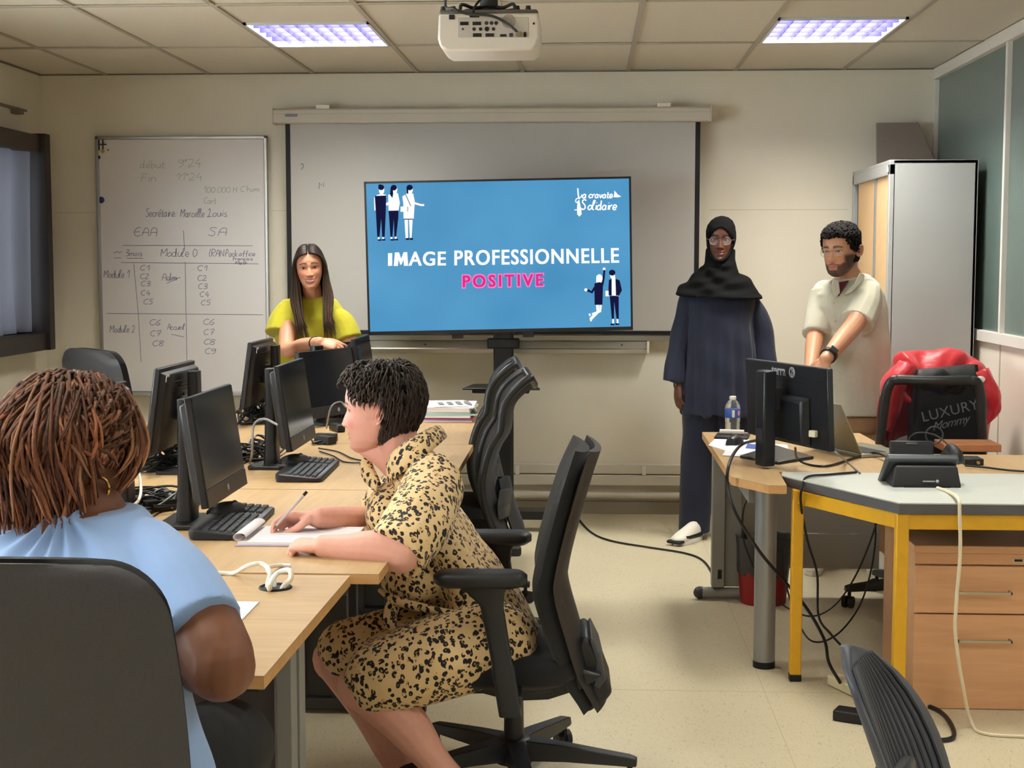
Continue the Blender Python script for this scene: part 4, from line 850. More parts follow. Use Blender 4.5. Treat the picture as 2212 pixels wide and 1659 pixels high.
# waste bin
bq = at(1648, 1300, Z=0); bn = thing('waste_bin', 'red waste bin lined with a dark bag under the teacher desk', 'bin', (bq.x, bq.y, 0))
MB().lathe([(.085, 0), (.10, .002), (.108, .10), (.112, .145), (.10, .146)], 28, (bq.x, bq.y, 0)).build('bucket', mat('bin_red', (140, 24, 26), .45), bn)
mb = MB(); R = []
for j in range(7):
    v = j/6; R.append([(bq.x+(.112+.004*math.sin(k*1.9+v*3)+.012*v)*math.cos(2*PI*k/30), bq.y+(.112+.004*math.sin(k*1.9+v*3)+.012*v)*math.sin(2*PI*k/30), .13+.17*v+.006*math.sin(k*1.3)*v) for k in range(30)])
mb.loft(R, cap=False); mb.build('bin_bag', mat('bin_bag', (58, 58, 58), .35, bump=.4, scale=40, alpha=.9), bn, smooth=180)
# ================================================================ COMPUTERS AND SMALL THINGS
M_aio = mat('monitor_black', (24, 24, 27), .4, var=.08, scale=300)
M_scr = mat('monitor_screen_off', (30, 33, 40), .12, spec=.5)
M_logo = mat('logo_grey', (150, 152, 156), .4)
def monitor(label, W_=.45, H_=.315, zc=.97, tilt=8.0, cat='monitor', seal=False, grp='all-in-one computers on the desk island'):
    t = thing('all_in_one_computer', label, cat, (0, 0, 0), 0, grp)
    R = Matrix.Translation((0, 0, zc)) @ Matrix.Rotation(math.radians(-tilt), 4, 'X')
    MB().box(-W_/2, W_/2, 0, .02, -H_/2, H_/2, R).build('panel', M_aio, t, bevel=.003, world=False)
    mb = MB(); mb.loft([[R @ Vector((x, y, z)) for x, z in ((-w/2, a_), (w/2, a_), (w/2, b_), (-w/2, b_))] for y, w, a_, b_ in ((.018, W_*.96, -H_*.47, H_*.46), (.04, W_*.93, -H_*.45, H_*.43), (.048, W_*.86, -H_*.40, H_*.36))]); mb.build('rear_cover', M_aio, t, bevel=.004, world=False)
    ch = .052
    MB().box(-W_/2+.004, W_/2-.004, -.0025, .0, -H_/2+ch, H_/2-.004, R).build('display', M_scr, t, world=False)
    MB().box(-W_/2, W_/2, -.004, 0, -H_/2, -H_/2+ch-.002, R).build('chin', M_aio, t, bevel=.002, world=False)
    mb = MB(); mb.ball((0, 0, 0), (.010, .001, .010), 16, 8); mb.v = [R @ (Vector(v)+Vector((0, -.0045, -H_/2+ch*.5))) for v in mb.v]; mb.build('badge', M_logo, t, world=False)
    MB().box(W_/2-.05, W_/2-.012, .0405, .042, H_/2-.045, H_/2-.020, R).build('sticker', M_white, t, world=False)
    MB().box(W_/2-.044, W_/2-.018, .0415, .043, H_/2-.038, H_/2-.027, R).build('sticker_print', M_dgrey, t, world=False)
    mb = MB(); mb.tube([R @ Vector((.022*math.cos(a*PI/10), .0495, .03+.03*math.sin(a*PI/10))) for a in range(21)], .002, 6); mb.build('rear_emblem', M_blk2, t, world=False)
    for k in range(4): MB().box(-.15, .15, .0475, .050, H_*.22+k*.012, H_*.22+.004+k*.012, R).build('vent_slot', M_blk2, t, world=False)
    MB().box(-.03, .03, .04, .085, zc-.05, zc+.04).build('hinge', M_blk2, t, bevel=.004, world=False)
    mb = MB(); mb.loft([[(x, y+.10, z) for x, y in rrect(w, d_, .01, 3)] for w, d_, z in ((.085, .05, .742), (.075, .042, .85), (.07, .036, 1.10))]); mb.build('column', M_aio, t, smooth=40, world=False)
    MB().prism(rrect(.22, .19, .015, 4, 0, .075), DZ+.0005, DZ+.014).build('base', M_aio, t, bevel=.003, world=False)
    return t
m1 = monitor('nearest black all-in-one computer, screen angled right, by the notebook'); m1.location = (-1.078, 4.125, 0); m1.rotation_euler = (0, 0, PI/2)
def mdup(x, y, rz, lab): return dup(m1, (x, y, 0), rz, lab)
mdup(-1.092, 5.32, PI/2, 'second black all-in-one computer in the row, keyboard and mouse before it')
m3 = monitor('all-in-one computer with a dark screen under the hand of the person in yellow', W_=.52, zc=.93); m3.location = (-1.205, 6.74, 0); m3.rotation_euler = (0, 0, PI/2-.42)
mdup(-1.115, 7.14, PI/2, 'farthest all-in-one computer of the row, bluish screen edge beside the television')
mdup(-1.50, 4.23, -PI/2, 'back-turned all-in-one computer just behind the braided head')
mdup(-1.545, 5.18, -PI/2, 'back-turned all-in-one computer in the middle with a white sticker, before the whiteboard')
mdup(-1.60, 6.80, -PI/2, 'back-turned all-in-one computer farthest back, left of the person in yellow')

M_key = mat('keyboard_keys', (52, 55, 60), .5); M_kb = mat('keyboard_body', (34, 36, 42), .45)
def keyboard(label, loc, rz):
    t = thing('keyboard', label, 'keyboard', loc, rz, 'black keyboards on the desk island')
    mb = MB(); mb.loft([[(x*f, y*f2, z+(.012 if y > 0 else 0)*h) for x, y in rrect(.46, .165, .02, 4)] for f, f2, z, h in ((.985, .97, .002, 0), (1, 1, .006, .6), (1, 1, .014, 1), (.985, .96, .018, 1))]); mb.build('body', M_kb, t, smooth=40, world=False)
    mb = MB()
    for j in range(5):
        n = 15
        for i in range(n):
            x = -.215+.019*i; y = -.055+.022*j; z = .018+.012*(y+.08)/.16
            if j == 0 and 3 < i < 9: continue
            mb.loft([[(x+u*f, y+v*f, z+h) for u, v in ((-.008, -.009), (.008, -.009), (.008, .009), (-.008, .009))] for f, h in ((1, 0), (.82, .006))])
        for i in range(3): x = .105+.019*i; mb.loft([[(x+u*f, -.055+.022*j+v*f, .018+.012*(.025+.022*j)/.16+h) for u, v in ((-.008, -.009), (.008, -.009), (.008, .009), (-.008, .009))] for f, h in ((1, 0), (.82, .006))])
        for i in range(3): x = .170+.019*i; mb.loft([[(x+u*f, -.055+.022*j+v*f, .018+.012*(.025+.022*j)/.16+h) for u, v in ((-.008, -.009), (.008, -.009), (.008, .009), (-.008, .009))] for f, h in ((1, 0), (.82, .006))])
    mb.loft([[(-.09+u*f, -.055+v*f, .019+h) for u, v in ((-.055, -.009), (.055, -.009), (.055, .009), (-.055, .009))] for f, h in ((1, 0), (.94, .006))])
    o = mb.build('keys', M_key, t, smooth=0, world=False); o['kind'] = 'stuff'
    return t
keyboard('black keyboard below the nearest computer screen', (-1.035, 4.10, DZ), PI/2+.04)
keyboard('black keyboard at the second computer, mouse resting on it', (-1.02, 5.15, DZ), PI/2+.03)
def mouse(label, loc, rz, sc=1.0, grp='computer mice'):
    t = thing('computer_mouse', label, 'mouse', loc, rz, grp); mb = MB(); R = []
    for k in range(9):
        v = k/8; y = -.055+.11*v; w = .031*math.sqrt(max(.03, 1-((v-.45)/.57)**2)); h = .036*math.sqrt(max(.02, 1-((v-.42)/.6)**2))
        R.append([(w*math.cos(a)*sc, y*sc, max(0, h*math.sin(a))*sc) for a in [PI*q/10 for q in range(11)]]+[(w*math.cos(a)*.9*sc, y*sc, 0) for a in [PI-PI*q/10 for q in range(1, 10)]])
    mb.loft(R); mb.build('shell', M_black, t, smooth=50, world=False)
    MB().cyl((-.004*sc, -.028*sc, .029*sc), (.004*sc, -.028*sc, .029*sc), .009*sc, n=12).build('wheel', M_dgrey, t, world=False)
    return t
mp_ = at(487, 1105, Z=DZ+.03); mouse('black mouse lying on the nearest keyboard', (mp_.x, mp_.y, DZ+.025), PI/2+.4)
mp_ = at(633, 998, Z=DZ+.03); mouse('black mouse lying on the keyboard of the second computer', (mp_.x, mp_.y, DZ+.025), PI/2+.3)
mp_ = at(1588, 960, Z=DZ); mouse('dark mouse on the papers beside the water bottle', (mp_.x, mp_.y, DZ+.004), -.4, 1.1)

# tangles of leads between the two monitor rows
M_cab1 = mat('cable_black', (17, 17, 18), .45); M_cab2 = mat('cable_grey', (120, 118, 116), .45)
def tangle(label, px, py, rx, ry, n, seed, hgt=.06):
    r = random.Random(seed); c = at(px, py, Z=DZ); mb = MB()
    for k in range(n):
        P = []; a = r.uniform(0, 6.28); m = r.choice((5, 6, 8)); R0 = r.uniform(.3, 1)
        for j in range(m):
            a += r.uniform(.6, 1.4); q = R0*r.uniform(.5, 1.05)
            P.append((c.x+rx*q*math.cos(a), c.y+ry*q*math.sin(a), DZ+.005+hgt*r.random()**1.7))
        mb.tube(smoothpath(P, 6), r.choice((.0032, .004, .005)), 6)
    for k in range(2):
        x, y = c.x+rx*r.uniform(-.5, .5), c.y+ry*r.uniform(-.5, .5); R_ = Matrix.Translation((x, y, DZ+.018)) @ Matrix.Rotation(r.uniform(0, 3), 4, 'Z'); mb.box(-.045, .045, -.022, .022, -.016, .016, R_)
    o = mb.build('cable_tangle', M_cab1); o['kind'] = 'stuff'; tag(o, label, 'cables', 'black cable tangles'); return o
tangle('tangle of black cables behind the nearest computer, by the gold earring', 330, 1092, .16, .22, 14, 1, .05)
tangle('tangle of black cables below the middle back-turned computer', 345, 1010, .12, .30, 16, 2, .09)
tangle('heap of black cables left of the second computer stand', 560, 985, .10, .35, 14, 3, .07)
tangle('heap of black cables below the farthest back-turned computer', 565, 905, .13, .40, 18, 4, .10)
tangle('coil of black cables before the face of the person in leopard print', 722, 900, .09, .22, 16, 5, .07)
tangle('small loop of black cables right of the second computer', 700, 955, .07, .18, 5, 6, .02)
mb = MB().tube(smoothpath([zc(705, 925, DZ+.02), at(715, 880, Y=6.3), at(735, 868, Y=6.4), at(748, 880, Y=6.4)], 8), .004, 7)
tag(mb.build('grey_lead', M_cab2), 'grey lead arching in front of the dark screen', 'cable')
mb = MB().tube(smoothpath([zc(690, 975, DZ+.006), zc(720, 985, DZ+.006), zc(745, 998, DZ+.006), zc(790, 1000, DZ+.006)], 8), .003, 6); mb.tube(smoothpath([zc(688, 968, DZ+.006), zc(730, 976, DZ+.006), zc(760, 990, DZ+.006), zc(790, 996, DZ+.006)], 8), .003, 6)
o = mb.build('desk_lead', M_cab1); tag(o, 'thin black lead curving over the desk towards the leopard print blouse', 'cable')
mb = MB().tube(smoothpath([zc(265, 1100, DZ+.01), zc(300, 1080, DZ+.08), zc(302, 1030, DZ+.10), zc(285, 1005, DZ+.06)], 8), .0045, 7); tag(mb.build('pale_lead', M_wc), 'pale grey lead arching beside the braided head', 'cable')
mb = MB().tube(smoothpath([zc(540, 1000, DZ+.006), at(545, 975, Y=5.0), at(548, 920, Y=5.0), at(570, 905, Y=5.0), at(600, 918, Y=4.98)], 8), .0045, 7); tag(mb.build('silver_lead', M_cab2), 'silver lead bent across the column of the second computer', 'cable')
q = at(728, 922, Z=DZ+.02); MB_ = MB().box(-.02, .02, -.06, .06, -.016, .016, Matrix.Translation((q.x, q.y, DZ+.018)) @ Matrix.Rotation(.5, 4, 'Z')); tag(MB_.build('power_adapter', M_black, bevel=.005), 'black power adapter brick by the coil of cables', 'adapter')

# notebook, pen, papers
nb = thing('notebook', 'open spiral notepad under the writing hand on the desk', 'notebook', (-.80, 3.93, DZ))
MB().box(-.955, -.64, 3.80, 4.04, DZ+.0005, DZ+.004).build('cover', mat('pad_cover', (196, 182, 210), .6), nb, bevel=.001)
MB().box(-.95, -.64, 3.803, 4.037, DZ+.004, DZ+.012).build('pages', mat('pad_paper', (226, 222, 226), .75), nb, bevel=.001)
mb = MB()
for k in range(10): mb.bar((-.93, 3.83+k*.02, DZ+.0122), (-.66, 3.83+k*.02, DZ+.0122), .0012, .0003)
o = mb.build('ruling', mat('ruling_grey', (186, 184, 196), .8), nb, smooth=0); o['kind'] = 'stuff'
def rollp(u, v):
    a = PI*1.5*u; return (-.945-.018*math.sin(a), 3.803+.234*v, DZ+.013+.018*(1-math.cos(a))*.6)
MB().sheet(rollp, 14, 3).build('turned_page', mat('pad_paper', (226, 222, 226), .75), nb, smooth=180, solid=.0006)
sp = at(518, 1330, Z=DZ); MB_ = MB().box(-.11, .0, -.05, .12, 0, .002, Matrix.Translation((sp.x+.015, sp.y, DZ+.0005))); tag(MB_.build('paper_sheet', mat('paper_white', (232, 230, 226), .8)), 'white paper sheet peeking out beside the blue sleeve', 'paper')
# stack of folders on the far desk
st_ = at(972, 905, Z=DZ); cols = [(214, 208, 204), (204, 150, 196), (176, 78, 140), (226, 224, 220), (170, 214, 206), (206, 202, 200), (232, 230, 226), (228, 216, 222), (226, 226, 226)]
z = DZ
for k, c in enumerate(cols):
    h = (.009, .006, .008, .010, .006, .012, .010, .006, .008)[k]; R_ = Matrix.Translation((st_.x+rnd.uniform(-.012, .012), 6.98+rnd.uniform(-.015, .015), z)) @ Matrix.Rotation(rnd.uniform(-.12, .12)+.05, 4, 'Z')
    what = ('grey', 'lilac', 'magenta', 'white', 'mint', 'pale grey', 'white', 'pinkish', 'white')[k]
    pos = ('bottom', 'second lowest', 'third lowest', 'fourth lowest', 'middle', 'fourth highest', 'third highest', 'second highest', 'topmost')[k]
    tag(MB().box(-.12, .12, -.16, .16, .0003, h, R_).build('paper_folder', mat('folder_%d' % k, c, .7), bevel=.001), '%s folder of papers, %s in the stack on the far desk' % (what, pos), 'folder', 'folders stacked on the far desk'); z += h
R_ = Matrix.Translation((st_.x+.02, 6.97, z)) @ Matrix.Rotation(.2, 4, 'Z')
def flop(u, v):
    return R_ @ Vector((-.11+.22*u, -.15+.30*v, .002-.035*max(0, u-.75)**2/.0625*(1 if v < .6 else .4)+.003*math.sin(v*7)))
o = MB().sheet(flop, 16, 8).build('printed_sheet', mat('print_sheet', (228, 226, 224), .8), smooth=180, solid=.0006); tag(o, 'printed sheet curling over the edge of the folder stack', 'paper')
mb = MB()
for k in range(4): mb.box(-.08+.045*k, -.055+.045*k, -.10, .02+.02*k, .0068, .0072, R_)
mb.build('print_block', mat('print_grey', (120, 118, 120), .8), o, smooth=0)['kind'] = 'stuff'

# ---------------------------------------------------------------- things on the teacher desk
tm = thing('desk_monitor', 'black desktop monitor seen from behind with pale lettering and globe mark on the teacher desk', 'monitor', (.735, 5.40, DZ))
ML, MR_ = at(1612, 860, Y=5.66), at(1790, 890, Y=5.12)
ang = math.atan2(MR_.y-ML.y, MR_.x-ML.x); wid = math.hypot(MR_.x-ML.x, MR_.y-ML.y); TZ1, TZ0 = at(1612, 774, Y=5.66).z, at(1616, 938, Y=5.66).z
MM = Matrix.Translation(((ML.x+MR_.x)/2, (ML.y+MR_.y)/2, (TZ0+TZ1)/2)) @ Matrix.Rotation(ang, 4, 'Z') @ Matrix.Rotation(math.radians(3), 4, 'X')
hh = (TZ1-TZ0)/2
M_tm = mat('monitor_gloss_black', (20, 22, 28), .35, var=.06, scale=200)
MB().box(-wid/2, wid/2, 0, .022, -hh, hh, MM).build('panel', M_tm, tm, bevel=.004)
mb = MB(); mb.loft([[MM @ Vector((x, y, z)) for x, z in ((-w, a_), (w, a_), (w, b_), (-w, b_))] for y, w, a_, b_ in ((0, wid*.30, -hh*.96, hh*.25), (-.03, wid*.26, -hh*.9, hh*.15))]); mb.build('rear_bulge', M_tm, tm, bevel=.008)
MB().box(-wid/2+.005, wid/2-.005, .022, .024, -hh+.005, hh-.005, MM).build('display', M_scr, tm)
TX = MM @ Matrix.Translation((-.04, -.0012, hh*.80)) @ Matrix.Rotation(PI/2, 4, 'X')
text('brand_lettering', 'terra', .052, TX, M_logo, tm, bold=.0012, spacing=.95)
mb = MB(); gx = .055
for P in ([(.018*math.cos(a*PI/10), .018*math.sin(a*PI/10)) for a in range(21)], [(-.006, .017), (.004, .004), (-.006, -.004), (.002, -.017)], [(.008, .016), (.012, .002), (.006, -.01)]):
    mb.tube([MM @ Vector((gx+u, -.0012, hh*.80+v)) for u, v in P], .0022, 6)
mb.build('globe_logo', M_logo, tm)
MB().box(-wid*.12, wid*.22, -.0012, .001, hh*.56, hh*.58, MM).build('vent_line', M_blk2, tm); MB().box(-wid*.12, wid*.08, -.0012, .001, hh*.32, hh*.335, MM).build('vent_line', M_dgrey, tm)
cb_ = at(1651, 998, Z=DZ); cy = 5.36; cx = at(1651, 900, Y=cy).x; ctop = at(1651, 800, Y=cy).z
RC = Matrix.Translation((cx, cy, 0)) @ Matrix.Rotation(ang+.05, 4, 'Z')
mb = MB(); mb.loft([[RC @ Vector((x, y, z)) for x, y in ((-.03, -.02), (.03, -.02), (.034, .03), (-.034, .03))] for z in (DZ+.01, ctop)]); mb.build('column', M_tm, tm, bevel=.006)
MB().box(-.022, .022, -.022, -.0195, .0, .05, RC @ Matrix.Translation((0, 0, DZ+.10))).build('cable_hole', M_blk2, tm)
mb = MB(); BP = [at(1598, 990, Z=DZ), at(1682, 1004, Z=DZ), at(1758, 992, Z=DZ), at(1672, 966, Z=DZ)]; mb.prism([(p.x, p.y) for p in BP], DZ+.0005, DZ+.012); mb.build('base', M_tm, tm, bevel=.003)
MB().box(-.03, .03, 0, .07, -.04, .04, Matrix.Translation((cx+.02, cy+.02, .99)) @ Matrix.Rotation(ang, 4, 'Z')).build('neck', M_blk2, tm)
lb2 = MM @ Vector((wid*.22, -.0012, -hh*.74)); MB().box(wid*.18, wid*.27, -.002, 0, -hh*.80, -hh*.66, MM).build('rating_label', M_white, tm); MB().box(wid*.20, wid*.25, -.0028, -.001, -hh*.77, -hh*.69, MM).build('label_print', M_dgrey, tm)
pg = MM @ Vector((wid*.36, -.008, -hh*.60)); MB().box(-.014, .014, -.02, .0, -.012, .012, Matrix.Translation(pg) @ Matrix.Rotation(ang+.4, 4, 'Z')).build('video_plug', mat('plug_ivory', (206, 196, 170), .5), tm, bevel=.003)
mb = MB().tube(smoothpath([pg, at(1775, 955, Y=5.25), at(1815, 985, Y=5.2), at(1830, 998, Z=DZ+.006), at(1858, 1022, Z=DZ+.006)], 6), .0035, 7); mb.build('video_lead', M_cab2, tm)
# leads
def lead(nm, lab, pts, r=.0045, m=None, n=8): return tag(MB().tube(smoothpath(pts, n), r, 7).build(nm, m or M_cab1), lab, 'cable')
lead('monitor_lead', 'black lead from the desktop monitor to the desk telephone', [at(1718, 968, Y=5.25), at(1722, 990, Z=DZ+.03), at(1745, 1003, Z=DZ+.006), at(1790, 1006, Z=DZ+.006), at(1850, 988, Z=DZ+.006), at(1890, 978, Z=DZ+.02), at(1925, 992, Z=DZ+.02)])
lead('hanging_lead', 'black lead hanging over the left edge of the teacher desk', [at(1640, 950, Y=5.36), at(1600, 962, Z=DZ+.05), at(1576, 1000, Y=5.16), at(1572, 1050, Y=5.1), at(1590, 1110, Y=5.05), at(1640, 1190, Y=5.1), at(1690, 1250, Y=5.2), at(1740, 1310, Y=5.2), at(1780, 1380, Y=5.1), at(1790, 1430, Y=5.0), at(1815, 1475, Z=.05)], .006)
lead('draped_lead', 'black lead draped over the edge of the pale grey table top', [at(1850, 1020, Z=DZ+.008), at(1790, 1025, Z=DZ+.008), at(1745, 1030, Z=DZ+.008), at(1733, 1050, Y=5.04), at(1730, 1090, Y=5.05), at(1745, 1170, Y=5.2), at(1765, 1240, Y=5.3), at(1768, 1330, Y=5.2), at(1795, 1370, Y=5.1), at(1830, 1408, Y=5.0)], .0045)
lead('under_desk_lead', 'thin black cable loop hanging under the teacher desk', [at(1900, 1060, Y=5.3), at(1893, 1130, Y=5.35), at(1850, 1240, Y=5.4), at(1800, 1310, Y=5.4), at(1740, 1330, Y=5.4), at(1660, 1280, Y=5.45), at(1610, 1180, Y=5.5), at(1605, 1110, Y=5.5), at(1620, 1060, Y=5.5)], .0035)
lead('long_loop_lead', 'long cable loop sagging almost to the floor under the teacher desk', [at(1888, 1070, Y=5.33), at(1890, 1180, Y=5.35), at(1865, 1290, Y=5.35), at(1820, 1360, Y=5.3), at(1770, 1387, Y=5.2), at(1735, 1365, Y=5.2), at(1700, 1270, Y=5.3), at(1695, 1180, Y=5.4)], .0035)
lead('white_phone_lead', 'cream cable running from the telephone over the table edge to the floor', [at(2025, 1054, Z=DZ+.006), at(2052, 1064, Z=DZ+.008), at(2070, 1078, Y=4.58), at(2073, 1110, Y=4.56), at(2074, 1200, Y=4.56), at(2066, 1300, Y=4.56), at(2064, 1370, Y=4.56), at(2078, 1470, Y=4.58), at(2098, 1560, Y=4.6), at(2130, 1585, Z=.006), at(2240, 1592, Z=.006)], .0058, mat('cable_cream', (214, 200, 170), .5))
lead('strip_lead', 'thick black lead looping on the floor by the yellow table leg', [at(1850, 1478, Z=.03), at(1925, 1492, Z=.02), at(1980, 1515, Z=.008), at(2035, 1540, Z=.008), at(2060, 1578, Z=.008), at(2050, 1597, Z=.008), at(1990, 1596, Z=.008), at(1925, 1584, Z=.008)], .0075)
lead('right_lead', 'pair of black leads leaving the teacher desk to the right', [at(2085, 1006, Z=DZ+.01), at(2130, 1010, Z=DZ+.008), at(2180, 1016, Z=DZ+.008), at(2240, 1020, Z=DZ+.008)], .004)
# power strip and adapter on the floor
s0 = at(1828, 1490, Z=.02); ps_ = thing('power_strip', 'cream power strip with black plugs on the floor', 'power strip', (s0.x, s0.y, 0))
RS = Matrix.Translation((s0.x+.03, s0.y+.02, .0)) @ Matrix.Rotation(2.0, 4, 'Z')
MB().prism(rrect(.26, .06, .018, 4), .002, .038, RS).build('casing', mat('strip_cream', (226, 220, 186), .45), ps_, bevel=.005)
for k in range(3): MB().cyl(RS @ Vector((-.08+.07*k, 0, .038)), RS @ Vector((-.08+.07*k, 0, .0395)), .02, n=16).build('socket', mat('socket_ivory', (196, 188, 150), .5), ps_)
for k in (0, 1): MB().box(-.10+.07*k, -.06+.07*k, -.018, .018, .038, .068, RS).build('plug', M_blk2, ps_, bevel=.006)
q = at(1850, 1545, Z=.02); tag(MB().box(-.07, .07, -.035, .035, .001, .036, Matrix.Translation((q.x, q.y, 0)) @ Matrix.Rotation(-.45, 4, 'Z')).build('floor_adapter', M_black, bevel=.006), 'black power adapter brick on the floor below the power strip', 'adapter')
# water bottle
b0 = at(1582, 934, Z=DZ); wb_ = thing('water_bottle', 'small clear water bottle with a blue label and white cap', 'bottle', (b0.x, b0.y, DZ))
M_pet = mat('clear_plastic', (236, 244, 246), .08, trans=.92, ior=1.2, spec=.6)
prof = [(.006, .0), (.030, .0), (.034, .006)]+[(.034-.002*(k % 2), .012+.010*k) for k in range(5)]+[(.0345, .066), (.0345, .108), (.034, .116), (.030, .130), (.018, .146), (.0125, .150), (.0125, .158)]
MB().lathe(prof, 28, b0).build('body', M_pet, wb_, smooth=50)
MB().lathe([(.0348, .068), (.0352, .069), (.0352, .106), (.0348, .107)], 28, b0).build('label_band', mat('label_blue', (52, 88, 168), .4), wb_)
MB().box(-.006, .006, -.0362, -.030, .072, .104, Matrix.Translation(b0)).build('label_print', M_white, wb_); MB().ball(b0+Vector((.024, -.026, .09)), (.006, .004, .012), 8, 6).build('label_print', mat('label_pink', (214, 130, 120), .5), wb_)
MB().lathe([(.0145, .150), (.0150, .151), (.0150, .163), (.0135, .165), (.004, .165)], 20, b0).build('cap', M_white, wb_)
# papers, sleeve, laptop, box
for k, (pts, c, lab) in enumerate((([(1530, 962), (1545, 948), (1620, 950), (1600, 985)], (214, 214, 222), 'pale printed leaflet at the left end of the teacher desk'), ([(1560, 985), (1580, 955), (1700, 962), (1708, 982), (1640, 990)], (222, 220, 224), 'white sheet under the stand of the desktop monitor'))):
    mb = MB(); P = [at(*p, Z=DZ) for p in pts]; mb.prism([(p.x, p.y) for p in P], DZ+.0004+.0016*k, DZ+.0014+.0016*k); o = tag(mb.build('paper_sheet', mat('sheet_%d' % k, c, .8)), lab, 'paper')
    P2 = [at(1615, 960, Z=DZ), at(1635, 962, Z=DZ), at(1632, 972, Z=DZ), at(1610, 970, Z=DZ)]
    if k: mb = MB(); mb.prism([(p.x, p.y) for p in P2], DZ+.0036, DZ+.004); mb.build('print_block', mat('print_blue', (70, 84, 160), .7), o)
sl0, sl1 = at(1546, 944, Z=DZ), at(1618, 946, Z=DZ); rs = thing('document_sleeve', 'black document sleeve with a rolled edge behind the mouse', 'sleeve', tuple(sl0))
MB().bar((sl0.x, sl0.y, DZ+.006), (sl1.x, sl1.y, DZ+.006), .16, .01).build('sleeve', M_black, rs, bevel=.003); MB().tube([(sl0.x+.02, sl0.y+.02, DZ+.022), (sl1.x-.02, sl1.y+.02, DZ+.022)], .011, 10).build('paper_roll', mat('roll_paper', (214, 200, 190), .7), rs)
lt = thing('laptop', 'open silver laptop seen from behind on the teacher desk', 'laptop', (1.05, 5.6, DZ)); A, B_ = at(1794, 975, Z=DZ), at(1860, 990, Z=DZ); dirv = (B_-A).normalized(); nrm = Vector((-dirv.y, dirv.x, 0)); 
if nrm.x < 0: nrm = -nrm
A = B_-dirv*.32; T1 = Vector((0, 0, .215))-nrm*.10
mb = MB(); v = [A+Vector((0, 0, .016)), B_+Vector((0, 0, .016)), B_+T1, A+T1]; mb.add(v+[p+nrm*.006 for p in v], [(0, 1, 2, 3), (7, 6, 5, 4), (0, 4, 5, 1), (1, 5, 6, 2), (2, 6, 7, 3), (3, 7, 4, 0)]); mb.build('lid', mat('laptop_silver', (150, 146, 128), .35, .5), lt, bevel=.003)
mb = MB(); mb.prism([(p.x, p.y) for p in (A, B_, B_+nrm*.22, A+nrm*.22)], DZ+.001, DZ+.016); mb.build('base', MATS['laptop_silver'], lt, bevel=.003)
mb = MB(); mb.prism([(p.x, p.y) for p in (A+nrm*.03+dirv*.02, B_+nrm*.03-dirv*.02, B_+nrm*.13-dirv*.02, A+nrm*.13+dirv*.02)], DZ+.016, DZ+.0175); mb.build('keyboard', M_blk2, lt)
q = at(2105, 975, Z=DZ); tag(MB().box(q.x-.13, q.x+.10, q.y-.03, q.y+.14, DZ+.001, DZ+.032).build('wooden_box', mat('box_wood', (178, 116, 76), .5, var=.08, scale=20), bevel=.003), 'flat reddish wooden box at the back of the teacher desk', 'box')
q = at(2105, 1006, Z=DZ); o = tag(MB().box(q.x-.035, q.x+.035, q.y, q.y+.09, DZ+.001, DZ+.026).build('hub_box', M_black, bevel=.003), 'small black connection box right of the telephone', 'box')
MB().cyl((q.x+.012, q.y-.012, DZ+.012), (q.x+.012, q.y, DZ+.012), .006, n=10).build('jack', mat('jack_brass', (176, 150, 80), .35, .8), o)
# desk telephone, seen from behind
PH = at(1998, 1053, Z=DZ+.002); ph = thing('desk_telephone', 'black desk telephone on a wedge stand, seen from behind', 'telephone', (PH.x, PH.y, DZ+.002))
pxx0, pxx1 = at(1930, 1050, Y=PH.y).x, at(2074, 1050, Y=PH.y).x; zt_ = at(2000, 1005, Y=PH.y+.02).z; zb_ = DZ+.003
mb = MB(); mb.loft([[(x, y, z) for x, y in ((pxx0+i, PH.y+j), (pxx1-i, PH.y+j), (pxx1-i, PH.y+.12), (pxx0+i, PH.y+.12))] for z, i, j in ((zb_, -.004, -.004), (zt_-.008, .006, .012), (zt_, .012, .02))]); mb.build('stand', M_black, ph, bevel=.004)
MB().box(pxx0+.035, pxx1-.035, PH.y-.006, PH.y+.02, zb_-.001, zb_+.008).build('cable_gap', M_blk2, ph)
c0 = (pxx0+pxx1)/2
RB = Matrix.Translation((c0-.005, PH.y+.07, zt_+.003)) @ Matrix.Rotation(math.radians(-38), 4, 'X')
MB().box(-.128, .118, -.05, .16, -.022, .006, RB).build('body', M_plg, ph, bevel=.008)
RD = Matrix.Translation((c0-.03, PH.y+.10, zt_+.012)) @ Matrix.Rotation(math.radians(-18), 4, 'X')
MB().box(-.075, .075, -.008, .012, 0, .062, RD).build('display_flap', M_black, ph, bevel=.004); MB().box(-.068, .068, -.0095, -.006, .006, .045, RD).build('flap_recess', M_blk2, ph); MB().box(-.02, .02, -.011, -.006, .046, .054, RD).build('flap_latch', M_plg, ph, bevel=.002)
hx = at(2062, 985, Y=PH.y+.08); mb = MB(); mb.tube(smoothpath([hx+Vector((0, -.03, -.02)), hx+Vector((0, -.01, .012)), hx+Vector((0, .08, .012)), hx+Vector((0, .17, -.05)), hx+Vector((0, .19, -.09))], 5), [.024]*5+[.02]*5+[.016]*6+[.02]*5, 12); mb.build('handset', M_blk2, ph, smooth=60)
MB().tube(smoothpath([at(1962, 965, Y=PH.y+.15), at(1965, 945, Y=PH.y+.16), at(1985, 935, Y=PH.y+.16), at(2020, 940, Y=PH.y+.14), at(2045, 958, Y=PH.y+.10), at(2058, 970, Y=PH.y+.08)], 6), .003, 7).build('handset_cord', M_cab1, ph)
MB().tube([at(2018, 940, Y=PH.y+.2)+Vector((.030*math.cos(a*PI/12), 0, .030*math.sin(a*PI/12))) for a in range(25)], .0028, 7).build('cord_loop', M_dgrey, ph)
